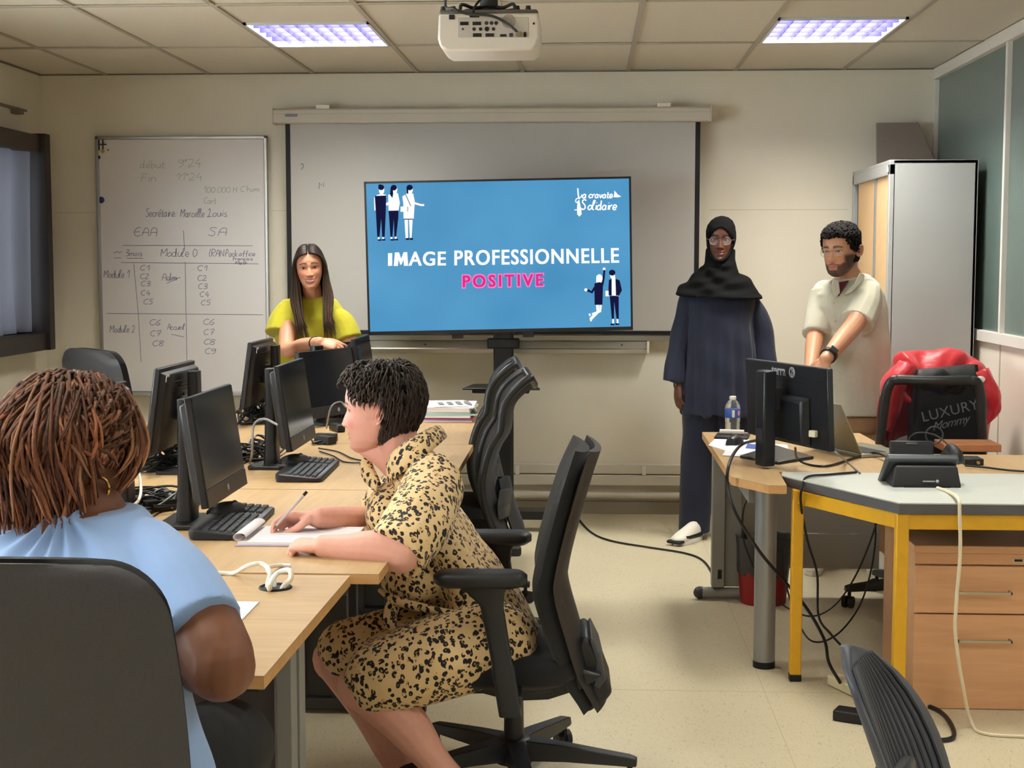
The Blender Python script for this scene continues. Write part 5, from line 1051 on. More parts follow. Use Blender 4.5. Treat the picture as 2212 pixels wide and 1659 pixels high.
lp0, lp1 = at(1994, 1040, Y=PH.y-.003), at(2020, 1038, Y=PH.y-.003); MB().box(lp0.x, lp1.x, PH.y-.004, PH.y+.004, lp0.z-.002, lp0.z+.002).build('brand_strip', M_logo, ph)
mb = MB(); mb.ball((lp1.x+.008, PH.y-.001, lp0.z), (.006, .004, .006), 12, 8); mb.build('brand_disc', M_logo, ph)

# ---------------------------------------------------------------- bag and jacket on the teacher chair
bg = thing('shopping_bag', 'black shopping bag with large pale lettering on the chair by the wall', 'bag', (1.62, 6.62, .47))
BY = 6.56; bx0_, bx1_ = at(1978, 900, Y=BY).x, at(2128, 900, Y=BY).x
mb = MB(); R = []
for z_, f, dy in ((.47, .96, .17), (.62, 1.0, .17), (.82, .99, .15), (.96, .94, .10), (1.02, .90, .05)):
    R.append([((bx0_+bx1_)/2+(x+.006*math.sin(9*z_+14*x))*f, BY+.09+y*dy/.17*1.0+.005*math.sin(22*x+z_*7), z_+.012*math.sin(11*x)*(z_ > .95)) for x, y in rrect(bx1_-bx0_, .17, .03, 5)])
mb.loft(R); mb.build('body', mat('bag_black', (20, 20, 21), .6, var=.2, scale=30, bump=.3, bscale=25, dist=.01), bg, smooth=70)
TB = lambda px, py: Matrix.Translation(at(px, py, Y=BY-.003)) @ Matrix.Rotation(math.radians(-14), 4, 'Y') @ Matrix.Rotation(PI/2, 4, 'X')
text('lettering', 'LUXURY', .066, TB(2052, 888), M_logo, bg, spacing=1.05); text('lettering', 'Mommy', .054, TB(2052, 914), M_logo, bg, shear=.5, spacing=.9); text('lettering', 'BAG', .012, TB(2062, 938), M_dgrey, bg)
mb = MB(); tube = smoothpath([at(2110, 850, Y=BY), at(2128, 880, Y=BY-.01), at(2122, 940, Y=BY-.01), at(2100, 965, Y=BY-.01)], 6); mb.tube(tube, .006, 6); mb.build('strap', M_blk2, bg)
hd = thing('black_hoodie', 'folded black hoodie stuffed on top of the shopping bag', 'hoodie', (1.6, 6.6, 1.0))
mb = MB(); h0, h1 = at(1985, 800, Y=BY+.02), at(2092, 815, Y=BY+.02)
def hood(u, v):
    a = 2*PI*u; s = math.sin(PI*min(max(v, .03), .97))**.45; c = (h0+h1)/2
    fold = .010*math.sin(5*a+9*v)+.008*math.sin(17*v)
    return (c.x+(v-.5)*(h1.x-h0.x)*1.05, c.y+.05+(.075+fold)*s*math.cos(a), c.z-.035+(.055+fold)*s*math.sin(a)-.02*v)
mb.sheet(hood, 40, 26, True); mb.build('cloth', mat('hoodie_black', (34, 33, 33), .9, var=.2, scale=60, bump=.4, bscale=30, dist=.008), hd, smooth=180)
jk = thing('red_jacket', 'red nylon jacket draped behind the teacher chair', 'jacket', (1.62, 6.75, .9))
M_red = mat('red_nylon', (186, 22, 34), .45, var=.06, scale=20, bump=.5, bscale=14, dist=.012, sheen=.2)
JY = 6.78
def jtop(u):
    # outline of the draped top along px
    P = [(1905, 850), (1925, 800), (1938, 766), (1965, 759), (2020, 757), (2070, 760), (2110, 775), (2138, 812), (2152, 845), (2150, 880), (2138, 905)]
    Q = smoothpath(P, 8); i = u*(len(Q)-1); k = min(int(i), len(Q)-2); f = i-k; return (Q[k][0]*(1-f)+Q[k+1][0]*f, Q[k][1]*(1-f)+Q[k+1][1]*f)
def jsheet(u, v):
    x, y = jtop(u); p = at(x, y, Y=JY); c = at(2035, 905, Y=JY)
    # v: -1..1 runs front hem -> crest -> back hem
    w = 2*v-1; k = abs(w); drop = (1-math.cos(k*PI/2))
    f = .016*math.sin(u*30+k*3)+.012*math.sin(u*17-k*5)+.006*math.sin(u*61+k*9)
    q = p.lerp(c, min(.9, drop*.75)) if w < 0 else p+Vector((0, 0, -.42*drop))
    q = Vector(q); q.y = JY+math.copysign(math.sin(k*PI/2), w)*(.15+f)*(1 if w > 0 else .85); q.z += f*.6*(k > .05); q.x += f*.4
    return q
MB().sheet(jsheet, 90, 34).build('body', M_red, jk, smooth=180, solid=.004)
def jslv(P, r):
    mb = MB(); Q = smoothpath(P, 6); n = len(Q); rings = []
    for i, (p, u_, w_) in enumerate(frames(Q)):
        rr = np.interp(i/(n-1), np.linspace(0, 1, len(r)), r); rings.append([p+u_*math.cos(2*PI*k/20)*rr*(1+.10*math.sin(3*k+i*.9))+w_*math.sin(2*PI*k/20)*rr*.6*(1+.10*math.sin(2*k+i)) for k in range(20)])
    return mb.loft(rings)
jslv([at(2120, 800, Y=6.62), at(2140, 850, Y=6.60), at(2145, 885, Y=6.60), at(2128, 918, Y=6.60)], [.05, .065, .05, .012]).build('sleeve', M_red, jk, smooth=180)
jslv([at(1960, 790, Y=6.60), at(1930, 830, Y=6.58), at(1925, 880, Y=6.58), at(1920, 930, Y=6.60)], [.06, .08, .06, .02]).build('sleeve', M_red, jk, smooth=180)
MB().ball(at(2118, 820, Y=6.55), (.022, .006, .016), 10, 8).build('white_label', M_white, jk)
# ================================================================ PEOPLE: TOOLKIT
V = Vector
def ring(c, u, v, n=22, e=2.3):
    c = V(c); u = V(u); v = V(v); out = []
    for k in range(n):
        a = 2*PI*k/n; ca, sa = math.cos(a), math.sin(a)
        out.append(c+u*math.copysign(abs(ca)**(2/e), ca)+v*math.copysign(abs(sa)**(2/e), sa))
    return out
def limb(mb, pts, rad, n=14, k=5, ends=True, flat=1.0):
    P = smoothpath(pts, k); R = [q[0] for q in smoothpath([(r,) for r in rad], k)]
    mb.tube(P, R, n, True, flat)
    if ends: mb.ball(P[0], R[0], 12, 8); mb.ball(P[-1], R[-1], 12, 8)
def fuse(mb, vox=.006, it=6, fac=.5, disp=None):
    """join overlapping volumes into one continuous skin"""
    me = mb.mesh('tmp'); bm = bmesh.new(); bm.from_mesh(me); bmesh.ops.recalc_face_normals(bm, faces=bm.faces); bm.to_mesh(me); bm.free()
    o = bpy.data.objects.new('tmp', me); COL.objects.link(o)
    r = o.modifiers.new('r', 'REMESH'); r.mode = 'VOXEL'; r.voxel_size = vox
    if it: s = o.modifiers.new('s', 'SMOOTH'); s.factor = fac; s.iterations = it
    dg = bpy.context.evaluated_depsgraph_get(); dg.update(); ev = bpy.data.meshes.new_from_object(o.evaluated_get(dg))
    bpy.data.objects.remove(o); bpy.data.meshes.remove(me)
    n = len(ev.vertices); co = np.empty(n*3); ev.vertices.foreach_get('co', co); co = co.reshape(-1, 3)
    if disp is not None:
        nr = np.empty(n*3); ev.vertices.foreach_get('normal', nr); nr = nr.reshape(-1, 3)
        co = co+nr*disp(co)[:, None]
    lp = np.empty(len(ev.loops), dtype=int); ev.loops.foreach_get('vertex_index', lp); st = np.empty(len(ev.polygons), dtype=int); ev.polygons.foreach_get('loop_start', st); ct = np.empty(len(ev.polygons), dtype=int); ev.polygons.foreach_get('loop_total', ct)
    F = [tuple(lp[a:a+b]) for a, b in zip(st.tolist(), ct.tolist())]
    bpy.data.meshes.remove(ev)
    out = MB(); out.v = [tuple(p) for p in co.tolist()]; out.f = [tuple(int(i) for i in f) for f in F]; return out
def folds(amp, freqs, warp=.6, seed=0):
    rs = np.random.RandomState(seed); ks = [(rs.normal(size=3), f, rs.uniform(0, 6.28)) for f in freqs]
    def d(p):
        w = warp*np.sin(p @ np.array([3.1, 2.3, 4.7]))+warp*np.sin(p @ np.array([-5.1, 4.3, 2.2])+1.7); s = 0
        for i, (k, f, ph) in enumerate(ks): k = k/np.linalg.norm(k); s = s+np.sin(f*(p @ k)+ph+w*(1+.5*i))/(1+.35*i)
        return amp*s/len(ks)*1.6
    return d
def lerp(a, b, t): return a+(b-a)*t
HZ = [-.118, -.112, -.10, -.08, -.055, -.03, 0, .015, .04, .07, .095, .110, .1165]
HW_ = [.012, .026, .042, .055, .0635, .0695, .0735, .0750, .0755, .0705, .056, .034, .008]
HF = [.070, .080, .088, .0905, .092, .0915, .0905, .094, .0945, .086, .070, .046, .010]
HB = [-.040, -.020, .005, .042, .075, .092, .100, .103, .104, .097, .079, .052, .012]
def gau(x, z, cx, cz, sx, sz): return np.exp(-((x-cx)/sx)**2-((z-cz)/sz)**2)
class Head:
    def __init__(s, width=1.0, nose=1.0, lips=1.0, smile=0.0, jaw=1.0, chin=1.0, depth=1.0):
        s.k = dict(width=width, nose=nose, lips=lips, smile=smile, jaw=jaw, chin=chin, depth=depth)
    def prof(s, z):
        k = s.k; w = np.interp(z, HZ, HW_)*k['width']; f = np.interp(z, HZ, HF); b = np.interp(z, HZ, HB)*k['depth']
        w = w*(1+(k['jaw']-1)*np.clip((-z-.03)/.07, 0, 1)); return w, (b-f)/2, (b+f)/2
    def bump(s, x, z):
        k = s.k; n = k['nose']; d = 0*x
        az = np.interp(z, [-.052, -.047, -.041, -.035, -.025, -.012, 0, .012, .022], [0, .006, .0185, .0215, .0175, .012, .0065, .0025, 0])*n
        sw = np.interp(z, [-.05, -.038, -.02, 0, .02], [.0125, .0135, .0105, .008, .008])
        d = d+az*np.exp(-(np.abs(x)/sw)**2.2)
        for q in (-1, 1):
            d = d+.0065*n*gau(x, z, q*.0135, -.0385, .0065, .0075)-.0075*gau(x, z, q*.031, .001, .018, .0115)+.0035*gau(x, z, q*.030, .021, .022, .008)+.004*gau(x, z, q*.043, -.028, .02, .018)
            d = d-.002*gau(x, z, q*.034, -.058, .006, .012)*(1+k['smile'])
        zs = z-k['smile']*.0075*(x/.025)**2; L = k['lips']; wx = .021*(1+.18*k['smile'])
        d = d+.0052*L*gau(x, zs, 0, -.0615, wx, .0052)+.0062*L*gau(x, zs, 0, -.0745, wx*.86, .0062)-.0035*gau(x, zs, 0, -.068, wx*1.1, .0024)-.003*gau(x, zs, 0, -.0865, .02, .006)-.0012*gau(x, zs, 0, -.052, .004, .006)
        d = d+.007*k['chin']*gau(x, z, 0, -.101, .017, .012)
        return d
    def front(s, x, z, lift=0.0):
        w, cy, hd = s.prof(z); S_ = min(1, abs(x)/w)**(1/.92); c = math.sqrt(max(0, 1-S_*S_)); return cy-hd*c**.86-float(s.bump(np.array(x), np.array(z)))*min(1, c*1.6)-lift
    def grid(s, paint, na=150, nz=130):
        t = np.linspace(0, 1, nz); zz = -.118+(.1165+.118)*(.5-.5*np.cos(PI*(.04+.92*t)))/(.5-.5*math.cos(PI*.96)); zz = -.118+(zz-zz.min())/(zz.max()-zz.min())*(.2345)
        a = np.linspace(-PI, PI, na, endpoint=False); a = a-.55*np.sin(a)        # denser towards the face
        A_, Z_ = np.meshgrid(a, zz); w, cy, hd = s.prof(Z_); sn, cs = np.sin(A_), np.cos(A_)
        x = w*np.sign(sn)*np.abs(sn)**.92; y = cy-hd*np.sign(cs)*np.abs(cs)**np.where(cs > 0, .86, .95)
        m = np.clip(cs*1.6, 0, 1); y = y-s.bump(x, Z_)*m
        v = np.stack([x, y, Z_], -1).reshape(-1, 3); front = (cs > .05).reshape(-1); col = paint(v[:, 0], v[:, 1], v[:, 2], front)
        F = []
        for j in range(nz-1):
            for i in range(na): k = (i+1) % na; F.append((j*na+i, j*na+k, (j+1)*na+k, (j+1)*na+i))
        F.append(tuple(range(na-1, -1, -1))); F.append(tuple((nz-1)*na+i for i in range(na)))
        return v, F, col
def ear_mesh(side, sc=1.0):
    """outer ear in head coordinates; side -1 / +1"""
    mb = MB(); R = []; nt = 36
    prof = [(.0, -.002), (.30, -.001), (.45, .004), (.58, .009), (.66, .006), (.76, .006), (.88, .0125), (.97, .012), (1.0, .006), (.97, -.002), (.7, -.008)]
    for r, h in prof:
        q = []
        for k in range(nt):
            a = 2*PI*k/nt; ro = .031*(1+.10*math.sin(a)+.05*math.cos(2*a)); yy = ro*.60*math.cos(a)*r; z_ = ro*math.sin(a)*r*1.04
            lobe = max(0, -math.sin(a)-.75)*4; yy -= .006*(-z_/.03)
            hh = h*(1-.45*lobe) if r > .5 else h
            if r > .5 and math.cos(a) < -.55: hh *= .35
            yy2, z2 = yy+.004+z_*.18, z_
            q.append((side*(.0690+.006+hh*.9+.28*(yy*.88+.018)), .014+yy2*.88, -.012+z2*.90))
        R.append(q)
    mb.loft(R); return mb
def eye_mesh(hd, x, z=.001, open_=.0052, iris=(58, 36, 24), look=(0, 0), wide=.0125):
    mb = MB(); y = hd.front(x, z)+.0075; n, m = 24, 14; col = []; R = []
    for i in range(m+1):
        t = PI*i/m; t = min(max(t, .03), PI-.03); r = []
        for k in range(n):
            a = 2*PI*k/n; px, pz = math.sin(t)*math.cos(a), math.sin(t)*math.sin(a); py = -math.cos(t)
            r.append((x+wide*px, y+.0115*py, z+open_*pz+.0018*px*(1 if x > 0 else -1)))
            d = math.hypot(px*wide-look[0], (pz*open_-look[1])*1.0); c = (205, 196, 190)
            if py < 0:
                if d < .0026: c = (12, 9, 9)
                elif d < .0058: c = iris
                elif d > .0105: c = (196, 150, 140)
            col.append(lin(c))
        R.append(r)
    mb.loft(R); mb.c = col; return mb
def lash_mesh(hd, x, z=.001, open_=.0052, wide=.0135, r=.0011):
    P = [(x+wide*u, hd.front(x+wide*u, z)-.0028+.003*u*u, z+open_*math.sqrt(max(0, 1-u*u))*.98+.0018*u*(1 if x > 0 else -1)) for u in (-1, -.8, -.5, 0, .5, .8, 1)]
    mb = MB(); mb.tube(smoothpath(P, 4), r, 6); return mb
def locks(mb, cols, paths, r0, n=5, c0=(20, 16, 14), c1=(40, 30, 26), jitter=None):
    """tapered strands; every path is a list of points; colour runs from root c0 to tip c1"""
    for P, r, ca, cb in paths:
        Q = smoothpath(P, 3); N_ = len(Q); o = len(mb.v)
        mb.tube(Q, [r*(.75+.25*min(1, i/2))*(1-.85*max(0, i/(N_-1)-.6)/.4) for i in range(N_)], n, True)
        for i in range(N_):
            t = i/(N_-1); c = tuple(lerp(a, b, t) for a, b in zip(ca, cb)); cols += [c]*n
class Person:
    def __init__(s, label, loc, group=None):
        s.root = thing('person', label, 'person', loc, 0, group); s.mb = MB()
    def body(s, skin, head=None, HM=None, paint=None, vox=.004, ears=True, mname='skin', rough=.5):
        f = fuse(s.mb, vox, 5); base = lin(skin); v = f.v; col = [base]*len(v)
        if head:
            hv, hF, hc = head.grid(paint); o = len(v); hw = [tuple(HM @ V(p)) for p in hv]; v += hw; f.f += [tuple(i+o for i in q) for q in hF]; col += [tuple(c) for c in hc]
            if ears:
                for sd in (-1, 1):
                    e = ear_mesh(sd); o = len(v); v += [tuple(HM @ V(p)) for p in e.v]; f.f += [tuple(i+o for i in q) for q in e.f]; col += [tuple(np.array(base)*(.93, .86, .84))]*len(e.v)
        f.v = v; f.c = col
        m = mat(mname, skin, rough, vcol='Col', var=.04, scale=60, spec=.4, sss=.08)
        s.bobj = f.build('body', m, s.root, smooth=180, fix=False); return s.bobj
    def eyes(s, hd, HM, open_=.0052, iris=(58, 36, 24), look=(0, 0), lash=(20, 14, 12), z=.001, r=.0012):
        m = mat('eye_surface', (255, 255, 255), .15, vcol='Col', spec=.6)
        for x in (-.031, .031):
            e = eye_mesh(hd, x, z, open_, iris, look); e.v = [tuple(HM @ V(p)) for p in e.v]; e.build('eye', m, s.bobj, smooth=180)
            l = lash_mesh(hd, x, z, open_, r=r); l.v = [tuple(HM @ V(p)) for p in l.v]; l.build('eyelashes', mat('lash_%d' % lash[0], lash, .6), s.bobj, smooth=180)
    def cloth(s, name, mb, m, vox=.007, it=6, disp=None, parent=None):
        f = fuse(mb, vox, it, .5, disp) if vox else mb; return f.build(name, m, parent or s.root, smooth=180, fix=False)
def make_hand(mb, M, curl=(20, 25, 20), spread=6, thumb=None, side=1, sc=1.0, fingers=None, palm=True):
    """right hand (side=1): wrist at origin, fingers along +X, palm towards -Z, thumb on +Y"""
    def T(p): return M @ (V((p[0], p[1]*side, p[2]))*sc)
    if palm:
        R = [[T((x, w*math.cos(2*PI*k/16), h*math.sin(2*PI*k/16)+z)) for k in range(16)] for x, w, h, z in ((-.02, .025, .019, 0), (.0, .027, .019, 0), (.03, .036, .017, 0), (.06, .041, .0155, .001), (.085, .041, .0125, .001), (.095, .036, .009, 0))]
        mb.loft(R)
    ys = (.029, .0098, -.0098, -.028); ln = ((.042, .026, .021), (.046, .029, .022), (.043, .027, .021), (.034, .021, .019)); rd = (.0092, .0094, .0090, .0082)
    for i in range(4):
        cu = fingers[i] if fingers else curl; p = V((.082+(.004 if i in (1, 2) else 0)-(.008 if i == 3 else 0), ys[i], 0)); an = 0; yaw = math.radians(spread*(1.5-i)); P = [p-V((.02, 0, 0)), p]
        for j in range(3):
            an += math.radians(cu[j]); p = p+V((math.cos(an)*math.cos(yaw), math.cos(an)*math.sin(yaw), -math.sin(an)))*ln[i][j]; P.append(p)
        limb(mb, [T(q) for q in P], [rd[i]*sc*.98, rd[i]*sc, rd[i]*sc*.95, rd[i]*sc*.88, rd[i]*sc*.76], 10, 3)
    th = thumb or ((.018, .026, -.004), (.045, .052, -.014), (.075, .062, -.022), (.10, .064, -.03))
    limb(mb, [T(q) for q in th], [.0155*sc, .0125*sc, .0105*sc, .0085*sc], 10, 4)
def head_matrix(p, yaw=0, pitch=0, roll=0, sc=1.0):
    """yaw turns the face (0 = towards the camera side, +90 = towards image right), pitch + looks down"""
    return Matrix.Translation(p) @ Matrix.Rotation(math.radians(yaw), 4, 'Z') @ Matrix.Rotation(math.radians(roll), 4, 'Y') @ Matrix.Rotation(math.radians(pitch), 4, 'X') @ Matrix.Scale(sc, 4)
def skin_paint(skin, lip, brow, brow_z=.0225, brow_t=.0042, smile=0.0, teeth=False, blush=None, beard=None, scalp=None, brow_len=.021, lipw=1.0):
    S0, L0, B0 = np.array(lin(skin)), np.array(lin(lip)), np.array(lin(brow))
    def f(x, y, z, front):
        c = np.tile(S0, (len(x), 1)); fr = front.astype(float)
        def mixin(c, m, col): m = np.clip(m, 0, 1)[:, None]; return c*(1-m)+np.array(col)*m
        if blush is not None: c = mixin(c, .5*fr*sum(gau(x, z, q*.042, -.035, .018, .016) for q in (-1, 1))+.35*fr*gau(x, z, 0, -.036, .010, .010), lin(blush))
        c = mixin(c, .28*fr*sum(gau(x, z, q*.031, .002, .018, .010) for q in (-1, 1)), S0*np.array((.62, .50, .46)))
        c = mixin(c, .75*fr*sum(gau(x, z, q*.0075, -.0455, .0042, .0026) for q in (-1, 1)), S0*.25)
        if beard is not None:
            bm = fr*0+np.clip(1.3-np.abs(((z+.088)/.038))**3, 0, 1)*np.clip((-y+.035)/.03, 0, 1)
            jaw = np.clip((-.052-z)/.012, 0, 1); side = np.clip((np.abs(x)-.046)/.010, 0, 1)*np.clip((.002-z)/.02, 0, 1)*np.clip((.01-y)/.03, 0, 1)
            must = np.clip(1-np.abs((z+.0545+.25*np.abs(x))/.0062)**2, 0, 1)*(np.abs(x) < .032)
            chinm = np.clip((-.080-z)/.006, 0, 1)*np.clip(1.4-np.abs(x)/.04, 0, 1)
            cheek = np.clip((-.066+.62*np.clip(np.abs(x)-.022, 0, 1)-z)/.010+.5, 0, 1)*(np.abs(x) > .020)*np.clip((.035-y)/.02, 0, 1)
            mk = np.clip(np.maximum.reduce([must*.9, chinm, cheek*.92, side]), 0, 1)*np.clip((-z-.005)/.02, 0, 1)
            c = mixin(c, mk*.93, lin(beard))
        zs = z-smile*.0075*(x/.025)**2; wx = .0235*(1+.18*smile)*lipw
        lm = fr*np.clip(1.25-np.abs(x/wx)**4, 0, 1)*np.clip(1.5-np.abs((zs+.0685)/.0115*(1+.35*(x/wx)**2))**4, 0, 1)
        c = mixin(c, lm*.85, L0)
        if teeth:
            c = mixin(c, fr*np.clip(1.3-np.abs(x/(wx*.80))**4, 0, 1)*np.clip(1.4-np.abs((zs+.0675)/.0038*(1+.5*(x/wx)**2))**4, 0, 1), lin((236, 228, 220)))
            c = mixin(c, fr*.8*np.clip(1.2-np.abs(x/wx)**4, 0, 1)*np.exp(-((zs+.0725)/.0011)**2), lin((110, 44, 44)))
        else: c = mixin(c, fr*.75*np.clip(1.2-np.abs(x/wx)**4, 0, 1)*np.exp(-((zs+.068)/.0013)**2), L0*.22)
        for q in (-1, 1):
            u = (q*x-.031)/brow_len; zz = z-(brow_z+.004*(1-u*u)-.0015*u)
            c = mixin(c, fr*.92*np.clip(1.35-np.abs(u)**4, 0, 1)*np.clip(1.4-np.abs(zz/(brow_t*(1-.35*u)))**3, 0, 1), B0)
        if scalp is not None: c = mixin(c, np.clip((z+.9*(y)-.055)/.02, 0, 1)*np.clip((y+.062)/.02+np.clip((z-.07)/.01, 0, 1), 0, 1), lin(scalp))
        return c
    return f
def glasses(P, hd, HM, m, rim='round', r=.0225, thick=.0012, z0=-.003, lensmat=None, drop=.0):
    g = MB(); L_ = []
    for q in (-1, 1):
        cx = q*.033; y = hd.front(q*.031, z0)-.012; C_ = [(cx+r*1.08*math.cos(2*PI*k/30), y+.10*((math.cos(2*PI*k/30)*q) > 0)*(r*math.cos(2*PI*k/30)*q)*1.0, z0+r*(.92 if rim == 'round' else .86)*math.sin(2*PI*k/30)+(.002*abs(math.sin(2*PI*k/30)) if rim != 'round' else 0)) for k in range(31)]
        g.tube([HM @ V(p) for p in C_], thick, 6); L_.append((cx, y, C_))
        hx = q*(.033+r*1.08); g.tube([HM @ V(p) for p in smoothpath([(hx, y+.003, z0+.006), (q*.073, y+.03, z0+.008), (q*.0785, .0, z0+.004), (q*.078, .018, z0-.004)], 4)], thick, 6)
    yb = hd.front(0, .0)-.004; g.tube([HM @ V(p) for p in smoothpath([(-.033+r*1.02, L_[0][1], z0+.006), (0, yb, z0+.009), (.033-r*1.02, L_[1][1], z0+.006)], 4)], thick, 6)
    o = g.build('glasses', m, P.root, smooth=180)
    for cx, y, C_ in L_:
        mb = MB(); mb.add([HM @ V(p) for p in C_[:-1]], [tuple(range(30))]); mb.build('lens', lensmat or mat('lens_glass', (225, 228, 240), .05, alpha=.09, spec=.6), o, smooth=0, fix=False)
    return o
# ================================================================ PEOPLE
def basis(o, x, z):
    x = V(x).normalized(); z = V(z); y = z.cross(x).normalized(); z = x.cross(y); return Matrix.Translation(o) @ Matrix((x, y, z)).transposed().to_4x4()
def cap_mesh(hd, HM, off, keep, cen=(0, .012, .01), na=110, nz=90, ripple=None):
    v, F, _ = hd.grid(lambda x, y, z, f: np.zeros((len(x), 3)), na, nz)
    # smooth out nose and lips before growing the shell
    w, cy, hd_ = hd.prof(v[:, 2]); d = v-np.array(cen); l = np.linalg.norm(d, axis=1, keepdims=True); q = v+d/l*off
    if ripple is not None: q = q+d/l*ripple(v)[:, None]
    k = keep(v[:, 0], v[:, 1], v[:, 2]); mb = MB(); mb.v = [tuple(HM @ V(p)) for p in q]; mb.f = [f for f in F if len(f) == 4 and all(k[i] for i in f)]
    used = sorted({i for f in mb.f for i in f}); ix = {a: b for b, a in enumerate(used)}; mb.v = [mb.v[i] for i in used]; mb.f = [tuple(ix[i] for i in f) for f in mb.f]; return mb
def skin_limbs(mb, pts, rad): limb(mb, pts, rad, 16, 5)

# ---------------------------------------------------------------- woman in yellow, standing behind the desks
P = Person('standing person in a yellow T-shirt with long brown hair, smiling, leaning over a monitor', (at(668, 800, Y=7.55).x, 7.55, 0))
hd = Head(width=.96, nose=.92, lips=.95, smile=1.0, jaw=.92, chin=.9)
hp = at(669, 578, Y=7.42); HM = head_matrix(hp, yaw=9, pitch=2, roll=-4, sc=.96)
SK = (196, 140, 112)
mb = P.mb
nk = at(677, 652, Y=7.52)
limb(mb, [HM @ V((0, .03, -.05)), HM @ V((0, .035, -.10)), nk+V((0, .0, .02)), nk+V((0, 0, -.06))], [.05, .049, .053, .07])
sL, sR = at(612, 672, Y=7.52), at(737, 670, Y=7.52); eL, wL = at(622, 756, Y=7.30), at(691, 739, Y=6.93)
limb(mb, [sL+V((.03, .01, -.03)), lerp(sL, eL, .5)+V((.01, 0, 0)), eL, lerp(eL, wL, .5)+V((0, 0, .005)), wL], [.03, .042, .042, .036, .026])
eR = at(760, 752, Y=7.46); wR = at(735, 800, Y=7.30)
limb(mb, [sR+V((-.04, .01, -.03)), lerp(sR, eR, .5)+V((-.01, 0, 0)), eR, lerp(eR, wR, .5), wR], [.03, .040, .04, .034, .027])
make_hand(mb, basis(wL, (.96, -.08, -.20), (.1, -.55, .83)), fingers=((14, 22, 14), (28, 40, 25), (38, 46, 28), (42, 46, 28)), spread=5, side=1, sc=.92)
make_hand(mb, basis(wR, (-.4, -.5, -.8), (.2, -.8, .5)), side=-1, sc=.9)
cx = at(668, 800, Y=7.55).x
mb.loft([ring((cx+dx_, 7.54, z), (w, 0, 0), (0, d_, 0)) for z, w, d_, dx_ in ((.74, .165, .11, 0), (.90, .155, .10, 0), (1.02, .14, .09, 0), (1.15, .15, .10, .0), (1.22, .15, .095, .005), (1.28, .11, .075, .01), (1.32, .07, .06, .015))])
for s in (-1, 1): limb(mb, [(cx+s*.085, 7.55, .78), (cx+s*.09, 7.54, .45), (cx+s*.09, 7.57, .08)], [.085, .06, .042])
P.body(SK, hd, HM, skin_paint(SK, (180, 82, 78), (40, 27, 22), smile=1.0, teeth=True, blush=(198, 106, 90), brow_t=.0042), ears=False)
P.eyes(hd, HM, open_=.0054, iris=(44, 28, 20), r=.0016)
M_yt = mat('yellow_cotton', (168, 159, 30), .85, var=.05, scale=40, bump=.15, bscale=600, sheen=.15)
mb = MB()
mb.loft([ring((cx+dx_, 7.54, z), (w, 0, 0), (0, d_, 0), 28) for z, w, d_, dx_ in ((.78, .185, .13, 0), (.90, .18, .125, 0), (1.02, .172, .118, 0), (1.12, .178, .124, .0), (1.20, .19, .122, .003), (1.26, .178, .10, .006), (1.298, .145, .085, .01), (1.312, .085, .070, .015), (1.316, .075, .064, .016))])
limb(mb, [at(625, 668, Y=7.52), at(612, 695, Y=7.49), at(607, 722, Y=7.46)], [.062, .076, .086], ends=False)
limb(mb, [at(714, 678, Y=7.53), at(742, 702, Y=7.51), at(754, 733, Y=7.49)], [.062, .068, .072], ends=False)
P.cloth('t_shirt', mb, M_yt, .006, 5, folds(.005, (18, 30, 44, 26), seed=3))
# trousers and shoes, hidden behind the desk
mb = MB()
for s in (-1, 1): limb(mb, [(cx+s*.085, 7.55, .80), (cx+s*.09, 7.54, .45), (cx+s*.09, 7.56, .07)], [.10, .075, .06])
P.cloth('trousers', mb, mat('dark_denim', (40, 44, 58), .9), .01, 4)
def shoe(P, x, y, yaw, m, sole=None, ln=.26, tagm=None):
    R_ = Matrix.Translation((x, y, 0)) @ Matrix.Rotation(yaw, 4, 'Z'); mb = MB()
    mb.loft([[R_ @ V((w*math.cos(2*PI*k/18), yy+.0*k, max(.018, zc_+h*math.sin(2*PI*k/18)))) for k in range(18)] for yy, w, zc_, h in ((.10, .012, .05, .03), (.09, .034, .05, .045), (.03, .040, .055, .055), (-.04, .043, .045, .042), (-.10, .046, .035, .030), (-.145, .036, .03, .02), (-.16, .012, .026, .01))]); o = mb.build('shoe', m, P.root, smooth=60)
    mb = MB(); mb.loft([[R_ @ V((w*math.cos(2*PI*k/20)*f, -.03+.132*math.sin(2*PI*k/20)*f, z)) for k in range(20)] for w, f, z in ((.046, 1, .001), (.047, 1.02, .012), (.046, 1.0, .026))]); mb.build('sole', sole or M_white, o, smooth=40); return o, R_
for s in (-1, 1): shoe(P, cx+s*.09, 7.53, 0, M_white)
